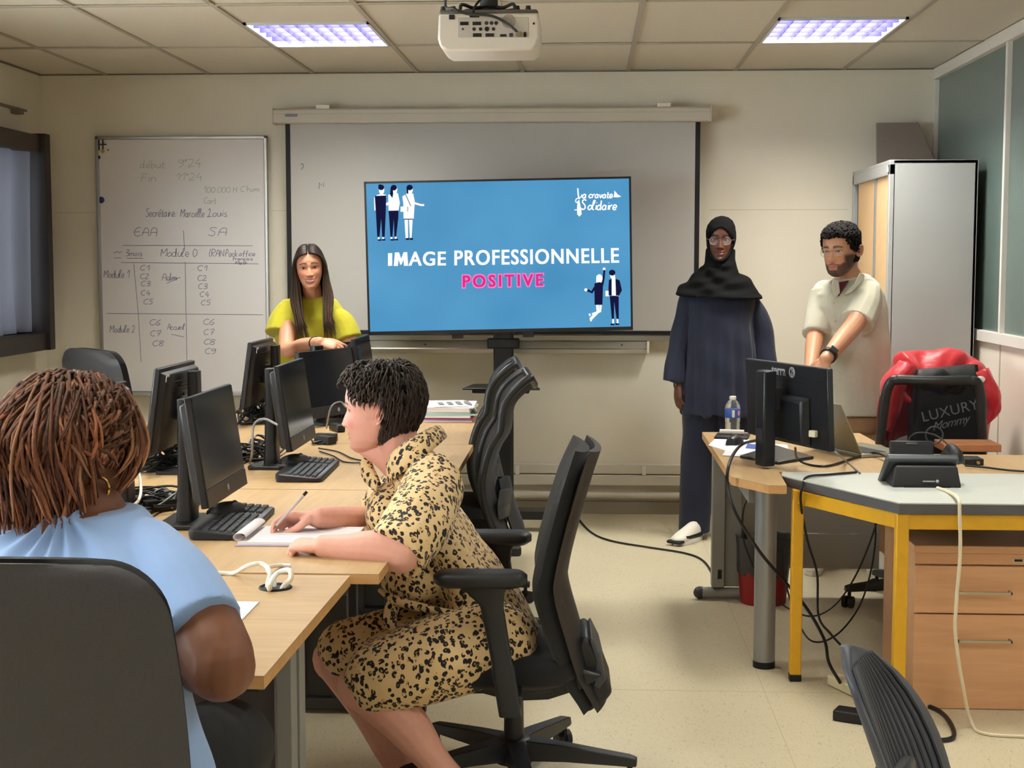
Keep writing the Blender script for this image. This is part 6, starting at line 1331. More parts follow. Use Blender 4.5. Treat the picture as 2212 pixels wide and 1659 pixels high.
# long straight hair
def long_hair():
    r = random.Random(11); paths = []; D0, D1 = lin((22, 14, 11)), lin((84, 62, 46)); D2 = lin((42, 28, 21))
    for k in range(110):
        x = r.uniform(-.078, .078); yb = .055+.05*math.sqrt(1-(x/.09)**2)*r.uniform(.3, 1)
        paths.append(([HM @ V(p) for p in ((x*.9, yb+.01, .02), (x, yb+.012, -.05), (x*1.05, yb, -.12), (x*1.15, yb+.01, -.20), (x*1.2, yb+.02, r.uniform(-.34, -.25)))], r.uniform(.005, .007), D0, D2))
    for k in range(430):
        s = -1 if k % 2 else 1; t = r.random(); y0 = -.080+.155*t; zt = .112*math.sqrt(max(.05, 1-((y0-.005)/.108)**2))+.012
        o = r.uniform(0, .014); sp = r.uniform(-1.2, 1.1)
        if t < .42:
            L_ = r.uniform(-.40, -.30); f = t/.42
            pts = [(s*.003, y0-.004, zt), (s*(.034+.008*f), y0-.010+.004*f, zt-.007), (s*(.066+.006*f), y0+.012+.012*f, .055+.012*f), (s*(.077+o), -.034+.04*f, 0), (s*(.076+o+.012*sp), -.030+.05*f, -.08), (s*(.082+.022*sp+o), -.050+.05*f, -.17), (s*(.078+.022*sp), -.095+.035*f+o, -.26), (s*(.066+.030*sp+(.018 if s > 0 else 0)), -.112+.02*f, L_)]
        else:
            f = (t-.42)/.58; L_ = r.uniform(-.36, -.26)
            pts = [(s*.003, y0, zt), (s*.042, y0+.004, zt-.010), (s*(.076+.004*o), y0*.95+.01, .045), (s*(.084+o*.6)*(1-.12*f), y0*.9+.018+o*.5, -.03), (s*(.082+o)*(1-.30*f), .03+.07*f+o*.6, -.12), (s*(.086)*(1-.45*f)+s*.02*sp, .045+.075*f+o, -.22), (s*.08*(1-.5*f)+s*.02*sp, .055+.075*f, L_)]
        paths.append(([HM @ V(p) for p in pts], r.uniform(.0038, .0062), D0, tuple(lerp(a, b, r.uniform(.3, 1)) for a, b in zip(D2, D1))))
    mb = MB(); cols = []; locks(mb, cols, paths, 0); 
    cap = cap_mesh(hd, HM, .0015, lambda x, y, z: (z > .080+.25*np.clip(-y-.05, 0, 1)) | ((y > -.028) & (z > -.08)))
    o = len(mb.v); mb.v += cap.v; mb.f += [tuple(i+o for i in f) for f in cap.f]; cols += [lin((22, 15, 12))]*len(cap.v); mb.c = cols
    return mb
M_hair = mat('hair_strands', (40, 30, 24), .5, vcol='Col', spec=.3)
long_hair().build('hair', M_hair, P.root, smooth=180, fix=False)
q = lerp(eL, wL, .86); dirv_ = (wL-eL).normalized(); u_ = dirv_.orthogonal().normalized(); w_ = dirv_.cross(u_)
MB().tube([q+u_*.032*math.cos(a*PI/10)+w_*.032*math.sin(a*PI/10) for a in range(21)], .003, 6).build('wristband', M_blk2, P.root)

# ---------------------------------------------------------------- person in a black hijab and navy tunic
P = Person('standing person in a black hijab, round glasses, navy tunic and trousers', (at(1548, 900, Y=7.75).x, 7.75, 0))
hd = Head(width=.94, nose=1.0, lips=1.15, smile=.45, jaw=.90, chin=.95)
hp = at(1557, 518, Y=7.70); HM = head_matrix(hp, yaw=-7, pitch=3, roll=2, sc=.98)
SK = (92, 58, 43); mb = P.mb; cx = at(1550, 700, Y=7.75).x
limb(mb, [HM @ V((0, .03, -.05)), HM @ V((0, .04, -.11)), (cx, 7.76, 1.40), (cx, 7.76, 1.30)], [.05, .05, .055, .07])
sL, eL, wL = at(1487, 635, Y=7.75), at(1470, 735, Y=7.76), at(1464, 832, Y=7.70)
sR, eR, wR = at(1632, 640, Y=7.77), at(1650, 745, Y=7.80), at(1650, 850, Y=7.72)
for a, b, c, sg in ((sL, eL, wL, 1), (sR, eR, wR, -1)): limb(mb, [a+V((sg*.03, 0, -.05)), lerp(a, b, .6), b, lerp(b, c, .5), c], [.03, .036, .036, .033, .025])
make_hand(mb, basis(wL, (.02, -.12, -1), (-.85, -.5, .1)), curl=(18, 26, 20), spread=3, side=-1, sc=.86, thumb=((.018, .024, -.006), (.045, .042, -.018), (.072, .044, -.03), (.095, .040, -.04)))
make_hand(mb, basis(wR, (.02, -.12, -1), (.85, -.5, .1)), curl=(20, 28, 22), spread=3, side=1, sc=.86)
mb.loft([ring((cx, 7.76, z), (w, 0, 0), (0, d_, 0)) for z, w, d_ in ((.78, .16, .10), (.95, .15, .10), (1.10, .14, .10), (1.24, .14, .10), (1.30, .11, .08), (1.36, .06, .06))])
for s in (-1, 1): limb(mb, [(cx+s*.10, 7.76, .80), (cx+s*.10, 7.75, .45), (cx+s*.11, 7.77, .07)], [.08, .058, .04])
P.body(SK, hd, HM, skin_paint(SK, (128, 70, 66), (22, 14, 12), smile=.45, blush=(104, 62, 44)), ears=False, mname='skin_deep', rough=.38)
P.eyes(hd, HM, open_=.0046, iris=(26, 16, 12))
M_nav = mat('navy_crepe', (22, 27, 47), .85, var=.06, scale=30, bump=.12, bscale=500, sheen=.1)
mb = MB(); bx = lambda px, py: at(px, py, Y=7.76)
mb.loft([ring((bx((a+b)/2, y).x, 7.76, bx(1550, y).z), ((b-a)/2/400, 0, 0), (0, d_, 0), 30) for y, a, b, d_ in ((893, 1474, 1640, .175), (860, 1476, 1637, .172), (800, 1480, 1632, .165), (740, 1484, 1627, .158), (690, 1486, 1624, .152), (650, 1484, 1630, .142), (625, 1490, 1632, .12), (606, 1512, 1606, .09), (596, 1530, 1585, .07))])
limb(mb, [at(1492, 632, Y=7.76), at(1478, 690, Y=7.76), at(1464, 760, Y=7.75), at(1454, 826, Y=7.73)], [.052, .056, .058, .062], ends=False)
limb(mb, [at(1620, 646, Y=7.77), at(1640, 690, Y=7.78), at(1652, 760, Y=7.78), at(1656, 836, Y=7.74)], [.044, .058, .06, .062], ends=False)
def tunic_folds(p):
    a = np.arctan2(p[:, 1]-7.76, p[:, 0]-cx); k = np.clip((1.28-p[:, 2])/.5, 0, 1)
    return k*(.010*np.sin(9*a+1.0)+.007*np.sin(17*a+2+2*p[:, 2]))+.0025*np.sin(p @ np.array([22, 5, 31.]))
P.cloth('tunic', mb, M_nav, .006, 5, tunic_folds)
mb = MB(); hemz = .035
for s, off in ((-1, -.003), (1, .003)):
    c0 = bx(1502, 1000).x if s < 0 else bx(1590, 1000).x
    mb.loft([ring((lerp(cx+s*.075, c0, t_), 7.77, z), (w, 0, 0), (0, d_, 0), 24) for z, w, d_, t_ in ((.80, .10, .12, 0), (.62, .095, .105, .4), (.35, .085, .095, .8), (.12, .088, .10, 1), (hemz, .09, .105, 1))])
P.cloth('trousers', mb, M_nav, .007, 5, folds(.006, (14, 22, 30), seed=9))
M_blk3 = mat('hijab_jersey', (8, 8, 9), .9, var=.15, scale=30, spec=.25)
mb = MB(); H2 = HM
mb.loft([ring(H2 @ V((x, y, z)), HM.to_3x3() @ V((w, 0, 0)), HM.to_3x3() @ V((0, d_, 0)), 30, 2.1) for x, y, z, w, d_ in ((0, .045, -.05, .080, .080), (0, .022, -.112, .082, .096), (0, .016, -.15, .094, .102), (.0, .016, -.182, .122, .112), (.0, .018, -.210, .160, .122), (.0, .020, -.240, .196, .134), (.0, .018, -.275, .220, .148), (.002, .012, -.305, .232, .160))])
def hij(p):
    q = (p-np.array(H2.translation)); z = q[:, 2]; a = np.arctan2(q[:, 0], -q[:, 1]); k = np.clip((-z-.10)/.05, 0, 1)
    return k*(.007*np.sin(z*70+4*np.cos(a-.6)+a*1.2)+.003*np.sin(z*120-3*a))
f = fuse(mb, .0055, 4, .5, hij)
def keep(x, y, z):
    face = ((x/.0625)**2+((z+.018)/.090)**2 < 1) & (y < -.015); return (~face) & (z > -.112)
capm = cap_mesh(hd, HM, .011, keep, ripple=lambda v: .0015*np.sin(60*v[:, 2]+20*v[:, 0]))
o = len(f.v); f.v += capm.v; f.f += [tuple(i+o for i in q) for q in capm.f]
# rolled edge round the face
edge = [HM @ V((.0625*math.cos(a), hd.front(.056*math.cos(a), max(-.105, -.018+.086*math.sin(a)))-.004+.012*abs(math.cos(a))**4, -.018+.091*math.sin(a))) for a in [2*PI*k/40 for k in range(41)]]
f.tube(edge, .0062, 8)
# hanging points of the shawl
sh = MB()
f.build('hijab', M_blk3, P.root, smooth=180)
glasses(P, hd, HM, mat('glasses_rose', (186, 150, 140), .3, .6), r=.0225, thick=.0011)
o, R_ = shoe(P, at(1488, 1160, Z=0).x-.0, 7.66, -.62, M_white, sole=mat('sole_white', (214, 210, 204), .5))
for b in ((-.044, .044, -.175, -.125, .012, .030), (-.046, -.030, -.11, .06, .028, .05), (.030, .046, -.11, .06, .028, .05), (-.030, .030, .03, .10, .055, .10)): MB().box(*b, R_).build('shoe_panel', M_blk2, o, bevel=.008)
shoe(P, at(1588, 1150, Z=0).x, 7.72, .3, M_white)

# ---------------------------------------------------------------- man in a beige shirt, leaning on the teacher desk
P = Person('standing person in a beige short-sleeved shirt with beard and glasses, leaning on the teacher desk', (at(1840, 900, Y=7.05).x, 7.05, 0))
hd = Head(width=1.0, nose=1.08, lips=1.0, jaw=1.06, chin=1.1)
hp = at(1817, 540, Y=6.98); HM = head_matrix(hp, yaw=-38, pitch=7, roll=-2, sc=1.03)
SK = (190, 138, 106); mb = P.mb
nk = at(1842, 606, Y=7.06)
limb(mb, [HM @ V((0, .03, -.05)), HM @ V((0, .04, -.11)), nk, nk+V((.01, .01, -.08))], [.058, .057, .06, .075])
sR, eR, wR = at(1882, 634, Y=7.02), at(1842, 706, Y=6.82), at(1783, 776, Y=6.56)
sL, eL, wL = at(1768, 632, Y=7.08), at(1762, 720, Y=6.98), at(1750, 800, Y=6.72)
limb(mb, [sR+V((-.04, .02, -.04)), lerp(sR, eR, .6), eR, lerp(eR, wR, .4), wR, ], [.03, .046, .045, .042, .029])
limb(mb, [sL+V((.05, .02, -.04)), lerp(sL, eL, .6), eL, lerp(eL, wL, .4), wL], [.03, .044, .044, .040, .028])
make_hand(mb, basis(wR, (-.35, -.25, -.9), (-.35, -.8, .25)), curl=(10, 14, 10), spread=5, side=-1, sc=1.0)
make_hand(mb, basis(wL, (-.15, -.35, -.9), (-.5, -.8, .2)), curl=(12, 16, 12), spread=5, side=1, sc=1.0)
tx = lambda px, py, Y=7.06: at(px, py, Y=Y)
mb.loft([ring(tx(px, py), (w, .03, 0), (-.03, d_, 0)) for px, py, w, d_ in ((1850, 900, .155, .11), (1845, 800, .15, .105), (1838, 720, .14, .10), (1834, 665, .135, .10), (1838, 632, .10, .08), (1842, 608, .065, .065))])
hx = tx(1848, 900).x
for s in (-1, 1): limb(mb, [(hx+s*.09, 7.06, .80), (hx+s*.10, 7.02, .45), (hx+s*.10, 7.06, .07)], [.09, .065, .045])
P.body(SK, hd, HM, skin_paint(SK, (176, 104, 90), (32, 24, 22), brow_t=.0048, brow_z=.0205, beard=(44, 32, 26), blush=(196, 118, 92)), mname='skin_tan')
P.eyes(hd, HM, open_=.0042, iris=(46, 30, 22), look=(-.002, -.001))
M_sh = mat('beige_linen', (186, 180, 161), .9, var=.04, scale=50, bump=.2, bscale=700)
mb = MB()
mb.loft([ring(tx(px, py), (w, .03, 0), (-.03, d_, 0), 30) for px, py, w, d_ in ((1852, 893, .178, .145), (1850, 840, .172, .14), (1846, 770, .168, .135), (1840, 710, .17, .135), (1834, 660, .178, .13), (1834, 634, .168, .115), (1840, 612, .13, .095), (1846, 598, .08, .075))])
limb(mb, [at(1872, 632, Y=7.03), at(1868, 662, Y=6.96), at(1850, 698, Y=6.88)], [.075, .080, .082], ends=False)
limb(mb, [at(1780, 630, Y=7.08), at(1772, 680, Y=7.04), at(1764, 724, Y=6.98)], [.070, .072, .072], ends=False); mb.ball(at(1782, 634, Y=7.08), .066, 14, 10); mb.ball(at(1874, 636, Y=7.03), .074, 14, 10)
P.cloth('shirt', mb, M_sh, .006, 4, folds(.006, (16, 27, 40, 22), seed=21))
# collar, placket, buttons, undershirt
for s, pts in ((-1, [(1800, 600), (1796, 622), (1806, 642), (1815, 632), (1812, 606)]), (1, [(1858, 588), (1846, 612), (1824, 636), (1838, 632), (1866, 606), (1868, 592)])):
    mb = MB(); Q = [at(px, py, Y=6.925 if s < 0 else 6.92) for px, py in pts]; n_ = len(Q); mb.add([p for p in Q]+[p+V((0, .014, -.004)) for p in Q], [tuple(range(n_)), tuple(range(2*n_-1, n_-1, -1))]+[(i, (i+1) % n_, n_+(i+1) % n_, n_+i) for i in range(n_)]); mb.build('collar', M_sh, P.root, bevel=.003)
mb = MB(); limb(mb, [at(1848, 600, Y=7.06)+V((.066*math.cos(a), .058*math.sin(a), .012*math.sin(a))) for a in [PI*.95*k/8 for k in range(9)]], [.012]*9); mb.build('collar_stand', M_sh, P.root, smooth=180)
mb = MB(); Q = [at(px, py, Y=6.935) for px, py in ((1803, 612), (1834, 606), (1812, 640))]; mb.add(Q+[p+V((0, .05, 0)) for p in Q], [(0, 1, 2), (5, 4, 3), (0, 3, 4, 1), (1, 4, 5, 2), (2, 5, 3, 0)]); mb.build('undershirt', mat('maroon_cotton', (74, 22, 36), .9), P.root)
for px, py in ((1800, 654), (1804, 694), (1806, 740)): MB().ball(at(px, py, Y=6.925), (.006, .003, .006), 10, 6).build('button', mat('shirt_button', (196, 180, 150), .4), P.root)
mb = MB()
mb.loft([ring((hx, 7.06, z), (w, 0, 0), (0, d_, 0), 26) for z, w, d_ in ((.68, .165, .13), (.78, .165, .13), (.86, .16, .125))])
for s in (-1, 1): limb(mb, [(hx+s*.08, 7.05, .72), (hx+s*.10, 7.01, .42), (hx+s*.10, 7.05, .08)], [.095, .082, .075])
P.cloth('trousers', mb, mat('khaki_cotton', (150, 116, 82), .9, var=.06, scale=20), .008, 4, folds(.006, (15, 24, 33), seed=4))
for s in (-1, 1): shoe(P, hx+s*.10-(.1 if s < 0 else 0), 6.98, -.2, M_white)
glasses(P, hd, HM, mat('glasses_gold', (176, 150, 96), .3, .8), rim='pilot', r=.0235, thick=.0012)
q = lerp(eR, wR, .88); d_ = (wR-eR).normalized(); u_ = d_.cross(V((0, 0, 1))).normalized(); w_ = d_.cross(u_)
wt = MB(); wt.loft([[q+d_*t+u_*.036*math.cos(2*PI*k/20)*f+w_*.036*math.sin(2*PI*k/20)*f for k in range(20)] for t, f in ((-.013, .98), (-.012, 1.06), (.012, 1.06), (.013, .98))]); wo = wt.build('wristwatch', M_blk2, P.root, smooth=50)
fd = (V((.1, -1, .35))-d_*V((.1, -1, .35)).dot(d_)).normalized(); MB().box(-.018, .018, -.02, .02, 0, .012, basis(q+fd*.034, d_, fd)).build('watch_face', M_black, wo, bevel=.004)
# short curly hair
def curls(hd, HM, seed, n, rfn, fade=True):
    r = random.Random(seed); mb = MB(); cols = []; paths = []
    for k in range(n):
        a = r.uniform(-PI, PI); z = r.uniform(-.05, .116); w, cy, hh = hd.prof(z); x = w*math.sin(a); y = cy-hh*math.cos(a)
        hl = .066 if abs(a) < .8 else (.066-.06*(abs(a)-.8)/.35 if abs(a) < 1.15 else (.0 if abs(a) < 1.5 else -.05))
        if z < hl-r.uniform(0, .006): continue
        nrm = V((x, y-.01, (z-.02)*1.2)).normalized(); base = V((x, y, z))+nrm*.002; t1 = nrm.cross(V((r.uniform(-1, 1), r.uniform(-1, 1), r.uniform(-1, 1)))).normalized(); t2 = nrm.cross(t1)
        R0 = rfn(z, r); pts = [base-nrm*.003]
        for j in range(6): b_ = j*1.15; pts.append(base+nrm*(.005+R0*.35*j/1.6)+(t1*math.cos(b_)+t2*math.sin(b_))*R0*(.8-.06*j))
        c = r.uniform(.7, 1.4); paths.append(([HM @ p for p in pts], .0034+.0030*max(0, min(1, (z-.03)/.05)), tuple(v*c for v in lin((18, 15, 14))), tuple(v*c for v in lin((34, 29, 27)))))
    locks(mb, cols, paths, 0)
    cap = cap_mesh(hd, HM, .004, lambda x, y, z: z > np.interp(y, [-.1, -.065, -.045, -.03, -.012, .0, .02, .04], [.066, .064, .05, .02, .012, .0, .0, -.06]))
    o = len(mb.v); mb.v += cap.v; mb.f += [tuple(i+o for i in f) for f in cap.f]; cols += [lin((24, 20, 18))]*len(cap.v); mb.c = cols; return mb
curls(hd, HM, 5, 1300, lambda z, r: (.0045+.0055*max(0, min(1, (z-.03)/.05)))*r.uniform(.8, 1.25)).build('hair', mat('curly_hair', (24, 20, 18), .75, vcol='Col', spec=.12), P.root, smooth=180, fix=False)
# ---------------------------------------------------------------- person in leopard print, seated at the desk
def leopard():
    m = bpy.data.materials.new('leopard_print'); m.use_nodes = True; N = m.node_tree.nodes; L = m.node_tree.links; b = N['Principled BSDF']
    tc = N.new('ShaderNodeTexCoord'); nz = N.new('ShaderNodeTexNoise'); nz.inputs['Scale'].default_value = 28; nz.inputs['Detail'].default_value = 2; L.new(tc.outputs['Object'], nz.inputs['Vector'])
    va = N.new('ShaderNodeVectorMath'); va.operation = 'SUBTRACT'; va.inputs[1].default_value = (.5, .5, .5); L.new(nz.outputs['Color'], va.inputs[0])
    vs = N.new('ShaderNodeVectorMath'); vs.operation = 'SCALE'; vs.inputs['Scale'].default_value = .020; L.new(va.outputs[0], vs.inputs[0])
    ad = N.new('ShaderNodeVectorMath'); ad.operation = 'ADD'; L.new(tc.outputs['Object'], ad.inputs[0]); L.new(vs.outputs[0], ad.inputs[1])
    mp = N.new('ShaderNodeMapping'); mp.inputs['Scale'].default_value = (1.0, 1.0, .8); mp.inputs['Rotation'].default_value = (0, .5, 0); L.new(ad.outputs[0], mp.inputs[0])
    vo = N.new('ShaderNodeTexVoronoi'); vo.inputs['Scale'].default_value = 66; L.new(mp.outputs[0], vo.inputs['Vector'])
    n2 = N.new('ShaderNodeTexNoise'); n2.inputs['Scale'].default_value = 75; n2.inputs['Detail'].default_value = 1; L.new(tc.outputs['Object'], n2.inputs['Vector'])
    def mth(op, a, b_=None, clamp=False):
        q = N.new('ShaderNodeMath'); q.operation = op; q.use_clamp = clamp
        for i, s in enumerate((a, b_)):
            if s is None: continue
            if isinstance(s, (int, float)): q.inputs[i].default_value = s
            else: L.new(s, q.inputs[i])
        return q.outputs[0]
    d = vo.outputs['Distance']
    ringm = mth('MULTIPLY', mth('GREATER_THAN', d, .16), mth('LESS_THAN', d, .47)); gapm = mth('GREATER_THAN', n2.outputs['Fac'], .415); rng = mth('MULTIPLY', ringm, gapm)
    dot = mth('MULTIPLY', mth('LESS_THAN', d, .30), mth('GREATER_THAN', n2.outputs['Fac'], .54)); blk = mth('MAXIMUM', rng, dot)
    inner = mth('LESS_THAN', d, .30)
    mx1 = N.new('ShaderNodeMix'); mx1.data_type = 'RGBA'; mx1.inputs['A'].default_value = rgba((226, 194, 142)); mx1.inputs['B'].default_value = rgba((204, 156, 96)); L.new(inner, mx1.inputs['Factor'])
    mx2 = N.new('ShaderNodeMix'); mx2.data_type = 'RGBA'; mx2.inputs['B'].default_value = rgba((22, 17, 18)); L.new(mx1.outputs['Result'], mx2.inputs['A']); L.new(blk, mx2.inputs['Factor'])
    L.new(mx2.outputs['Result'], b.inputs['Base Color']); b.inputs['Roughness'].default_value = .75; b.inputs['Sheen Weight'].default_value = .1
    return m
P = Person('seated person in a leopard print dress with short dark hair, writing in a notepad', (CHX, CHY, 0))
hd = Head(width=1.0, nose=1.02, lips=1.0, smile=.3, jaw=1.05, chin=.95)
HY = 4.12
hp = at(822, 884, Y=HY); HM = head_matrix(hp, yaw=-98, pitch=4, roll=0, sc=1.06)
SK = (222, 164, 146); mb = P.mb
nb_ = at(893, 1000, Y=4.13)
limb(mb, [HM @ V((0, .035, -.045)), HM @ V((0, .045, -.10)), nb_, nb_+V((.06, 0, -.07))], [.062, .062, .066, .085])
limb(mb, [HM @ V((0, -.045, -.105)), HM @ V((0, 0, -.125)), nb_+V((-.03, 0, -.02))], [.030, .042, .052])
# arms
sN, eN, wN = at(925, 1058, Y=3.90), at(868, 1198, Y=3.67), at(700, 1180, Y=3.68)
sF, eF, wF = at(880, 1060, Y=4.32), at(800, 1130, Y=4.22), at(684, 1118, Y=3.98)
limb(mb, [sN+V((.02, .03, -.02)), lerp(sN, eN, .55)+V((.01, .02, 0)), eN], [.04, .050, .05]); limb(mb, [eN, lerp(eN, wN, .35)+V((0, 0, .008)), lerp(eN, wN, .7), wN], [.050, .049, .040, .031])
limb(mb, [sF, lerp(sF, eF, .5), eF], [.062, .055, .046]); limb(mb, [eF, lerp(eF, wF, .35), lerp(eF, wF, .7), wF], [.046, .045, .038, .029])
# near hand: loosely closed on the table edge of the pad
make_hand(mb, basis(wN, (-.97, .22, .0), (.0, -.2, .97)), fingers=((55, 70, 40), (58, 72, 40), (60, 74, 40), (62, 74, 40)), spread=2, side=-1, sc=.95, thumb=((.018, .026, -.004), (.045, .042, -.018), (.062, .038, -.032), (.075, .026, -.04)))
# far hand: gripping the pen
pen0, pen1 = at(590, 1142, Z=DZ+.013), None
pen_dir = (at(664, 1062, Y=4.10)-at(592, 1140, Y=4.02)).normalized()
make_hand(mb, basis(wF, (-.97, .05, -.05), (.05, .55, .80)), fingers=((36, 44, 24), (44, 50, 28), (58, 56, 30), (66, 58, 30)), spread=3, side=1, sc=.95, thumb=((.018, .022, -.012), (.042, .022, -.036), (.068, .014, -.046), (.090, .010, -.050)))
# trunk core and legs
T_ = lambda px, py, Y=4.13: at(px, py, Y=Y)
core = [((1070, 1400), .15, .15), ((1050, 1320), .16, .13), ((1010, 1230), .15, .125), ((960, 1140), .15, .12), ((920, 1070), .155, .105), ((895, 1020), .12, .085)]
mb.loft([ring(T_(*p), (0, w, 0), V((.80, 0, -.45)).normalized()*d_) for p, w, d_ in core])
hipN, kneeN, ankN = at(1075, 1410, Y=3.93), at(778, 1482, Y=3.86), at(985, 1690, Y=3.84)
hipF, kneeF, ankF = at(1060, 1390, Y=4.20), at(722, 1424, Y=4.12), at(885, 1690, Y=4.12)
for h_, k_, a_ in ((hipN, kneeN, ankN), (hipF, kneeF, ankF)):
    limb(mb, [h_, lerp(h_, k_, .5)+V((0, 0, .0)), k_], [.095, .088, .066])
    c_ = lerp(k_, a_, .36)+V((.022, 0, .0)); limb(mb, [k_, c_, lerp(k_, a_, .75), a_], [.062, .064, .046, .036])
    limb(mb, [a_, a_+V((-.02, 0, -.06)), a_+V((-.14, 0, -.075))], [.036, .034, .026])
P.body(SK, hd, HM, skin_paint(SK, (196, 96, 98), (46, 34, 32), blush=(220, 116, 112), smile=.3, brow_t=.0036), mname='skin_rosy')
P.eyes(hd, HM, open_=.0045, iris=(44, 30, 24))
M_leo = leopard()
mb = MB(); tiltv = lambda d_, a=.80, b=-.45: V((a, 0, b)).normalized()*d_
rings_ = [((1062, 1410), .205, .150, .9, -.1), ((1066, 1350), .205, .150, .95, -.25), ((1050, 1290), .20, .142, .9, -.35), ((1012, 1215), .188, .138, .85, -.42), ((965, 1140), .185, .136, .80, -.45), ((925, 1075), .185, .125, .72, -.45), ((905, 1035), .165, .105, .68, -.5), ((898, 1005), .115, .090, .7, -.5), ((902, 985), .095, .086, .75, -.45)]
mb.loft([ring(T_(*p), (0, w, 0), tiltv(d_, a, b), 30) for p, w, d_, a, b in rings_])
# bosom and belly
mb.ball(T_(845, 1105), (.075, .15, .085), 20, 12); mb.ball(T_(905, 1240), (.11, .16, .10), 20, 12)
# sleeves
limb(mb, [at(938, 1045, Y=3.95), at(912, 1110, Y=3.82), at(876, 1166, Y=3.72), at(852, 1196, Y=3.67)], [.085, .092, .087, .084], ends=False); mb.ball(at(935, 1040, Y=3.97), .083, 14, 10)
limb(mb, [at(905, 1040, Y=4.28), at(850, 1085, Y=4.34), at(818, 1115, Y=4.36)], [.08, .085, .08], ends=False)
# lap and skirt over both thighs
limb(mb, [at(1066, 1388, Y=3.93), at(960, 1420, Y=3.89), at(860, 1452, Y=3.86), at(818, 1466, Y=3.86)], [.122, .118, .106, .098])
limb(mb, [at(1060, 1372, Y=4.20), at(900, 1384, Y=4.16), at(790, 1400, Y=4.12), at(748, 1406, Y=4.12)], [.125, .112, .100, .092])
mb.loft([ring(at(px, py, Y=4.02), (0, w, 0), V((.25, 0, 1)).normalized()*d_, 24) for px, py, w, d_ in ((1060, 1380, .21, .12), (920, 1400, .20, .10), (800, 1428, .185, .085), (778, 1436, .18, .08))])
lf = folds(.006, (20, 33, 47, 28, 60), warp=1.1, seed=5)
def leofold(p):
    # gathers at the waist and creases radiating from the hip
    w0 = np.array(T_(985, 1270)); d = np.linalg.norm(p-w0, axis=1); g_ = np.exp(-(d/.16)**2)
    return lf(p)+g_*.008*np.sin(70*p[:, 2]+25*p[:, 0]+4*np.sin(30*p[:, 1]))
P.cloth('dress', mb, M_leo, .0065, 5, leofold)
# collar, belt knot, sleeve and hem edges
def collar(inner, outer, nm='collar'):
    A_, B_ = smoothpath([tuple(at(x, y, Y=q)) for x, y, q in inner], 6), smoothpath([tuple(at(x, y, Y=q)) for x, y, q in outer], 6); n = len(A_)
    def f(u, v):
        i = min(int(round(u*(n-1))), n-1); p = V(A_[i]).lerp(V(B_[i]), v); return p+V((0, -.010*math.sin(PI*v), .012*math.sin(PI*v)))
    return MB().sheet(f, n, 7).build(nm, M_leo, P.root, smooth=180, solid=.006)
collar([(836, 1000, 4.04), (850, 976, 4.0), (885, 950, 4.0), (925, 928, 4.05), (944, 920, 4.14), (934, 926, 4.24)], [(838, 1046, 4.0), (868, 1022, 3.96), (912, 990, 3.95), (950, 958, 4.02), (964, 944, 4.14), (952, 950, 4.26)])
collar([(800, 990, 4.13), (806, 1010, 4.12), (820, 1040, 4.08)], [(778, 1002, 4.13), (786, 1036, 4.11), (814, 1064, 4.06)])
kn = MB(); limb(kn, [at(848, 1310, Y=4.0), at(842, 1335, Y=3.98), at(846, 1352, Y=3.98)], [.022, .02, .016]); limb(kn, [at(820, 1275, Y=4.0), at(860, 1298, Y=3.97), at(940, 1318, Y=3.94), at(1020, 1330, Y=3.93)], [.008, .014, .012, .007]); P.cloth('belt', kn, M_leo, .005, 3)
for px, py in ((819, 1045), (823, 1085), (822, 1120)): MB().ball(at(px, py, Y=4.03), (.006, .006, .006), 10, 6).build('button', M_blk2, P.root)
for h_, a_ in ((0, ankN), (1, ankF)):
    mb = MB(); limb(mb, [a_+V((.03, 0, -.075)), a_+V((-.08, 0, -.09)), a_+V((-.17, 0, -.10))], [.034, .036, .026]); mb.build('shoe', M_black, P.root, smooth=180)
# pen held in the writing hand
p0, p1 = at(590, 1143, Y=3.92), at(663, 1062, Y=3.96)
pn = thing('ballpoint_pen', 'clear ballpoint pen held in the writing hand above the notepad', 'pen', tuple(p0)); dd = (p1-p0).normalized(); MB().tube([p0+dd*.012, p1-dd*.012], .0042, 8).build('barrel', mat('pen_clear', (196, 186, 188), .2), pn); MB().tube([p0, p0+dd*.013], [.0008, .0036], 8).build('tip', mat('pen_tip', (150, 120, 90), .3, .8), pn); MB().tube([p1-dd*.014, p1], .0046, 8).build('end_cap', M_blk2, pn)
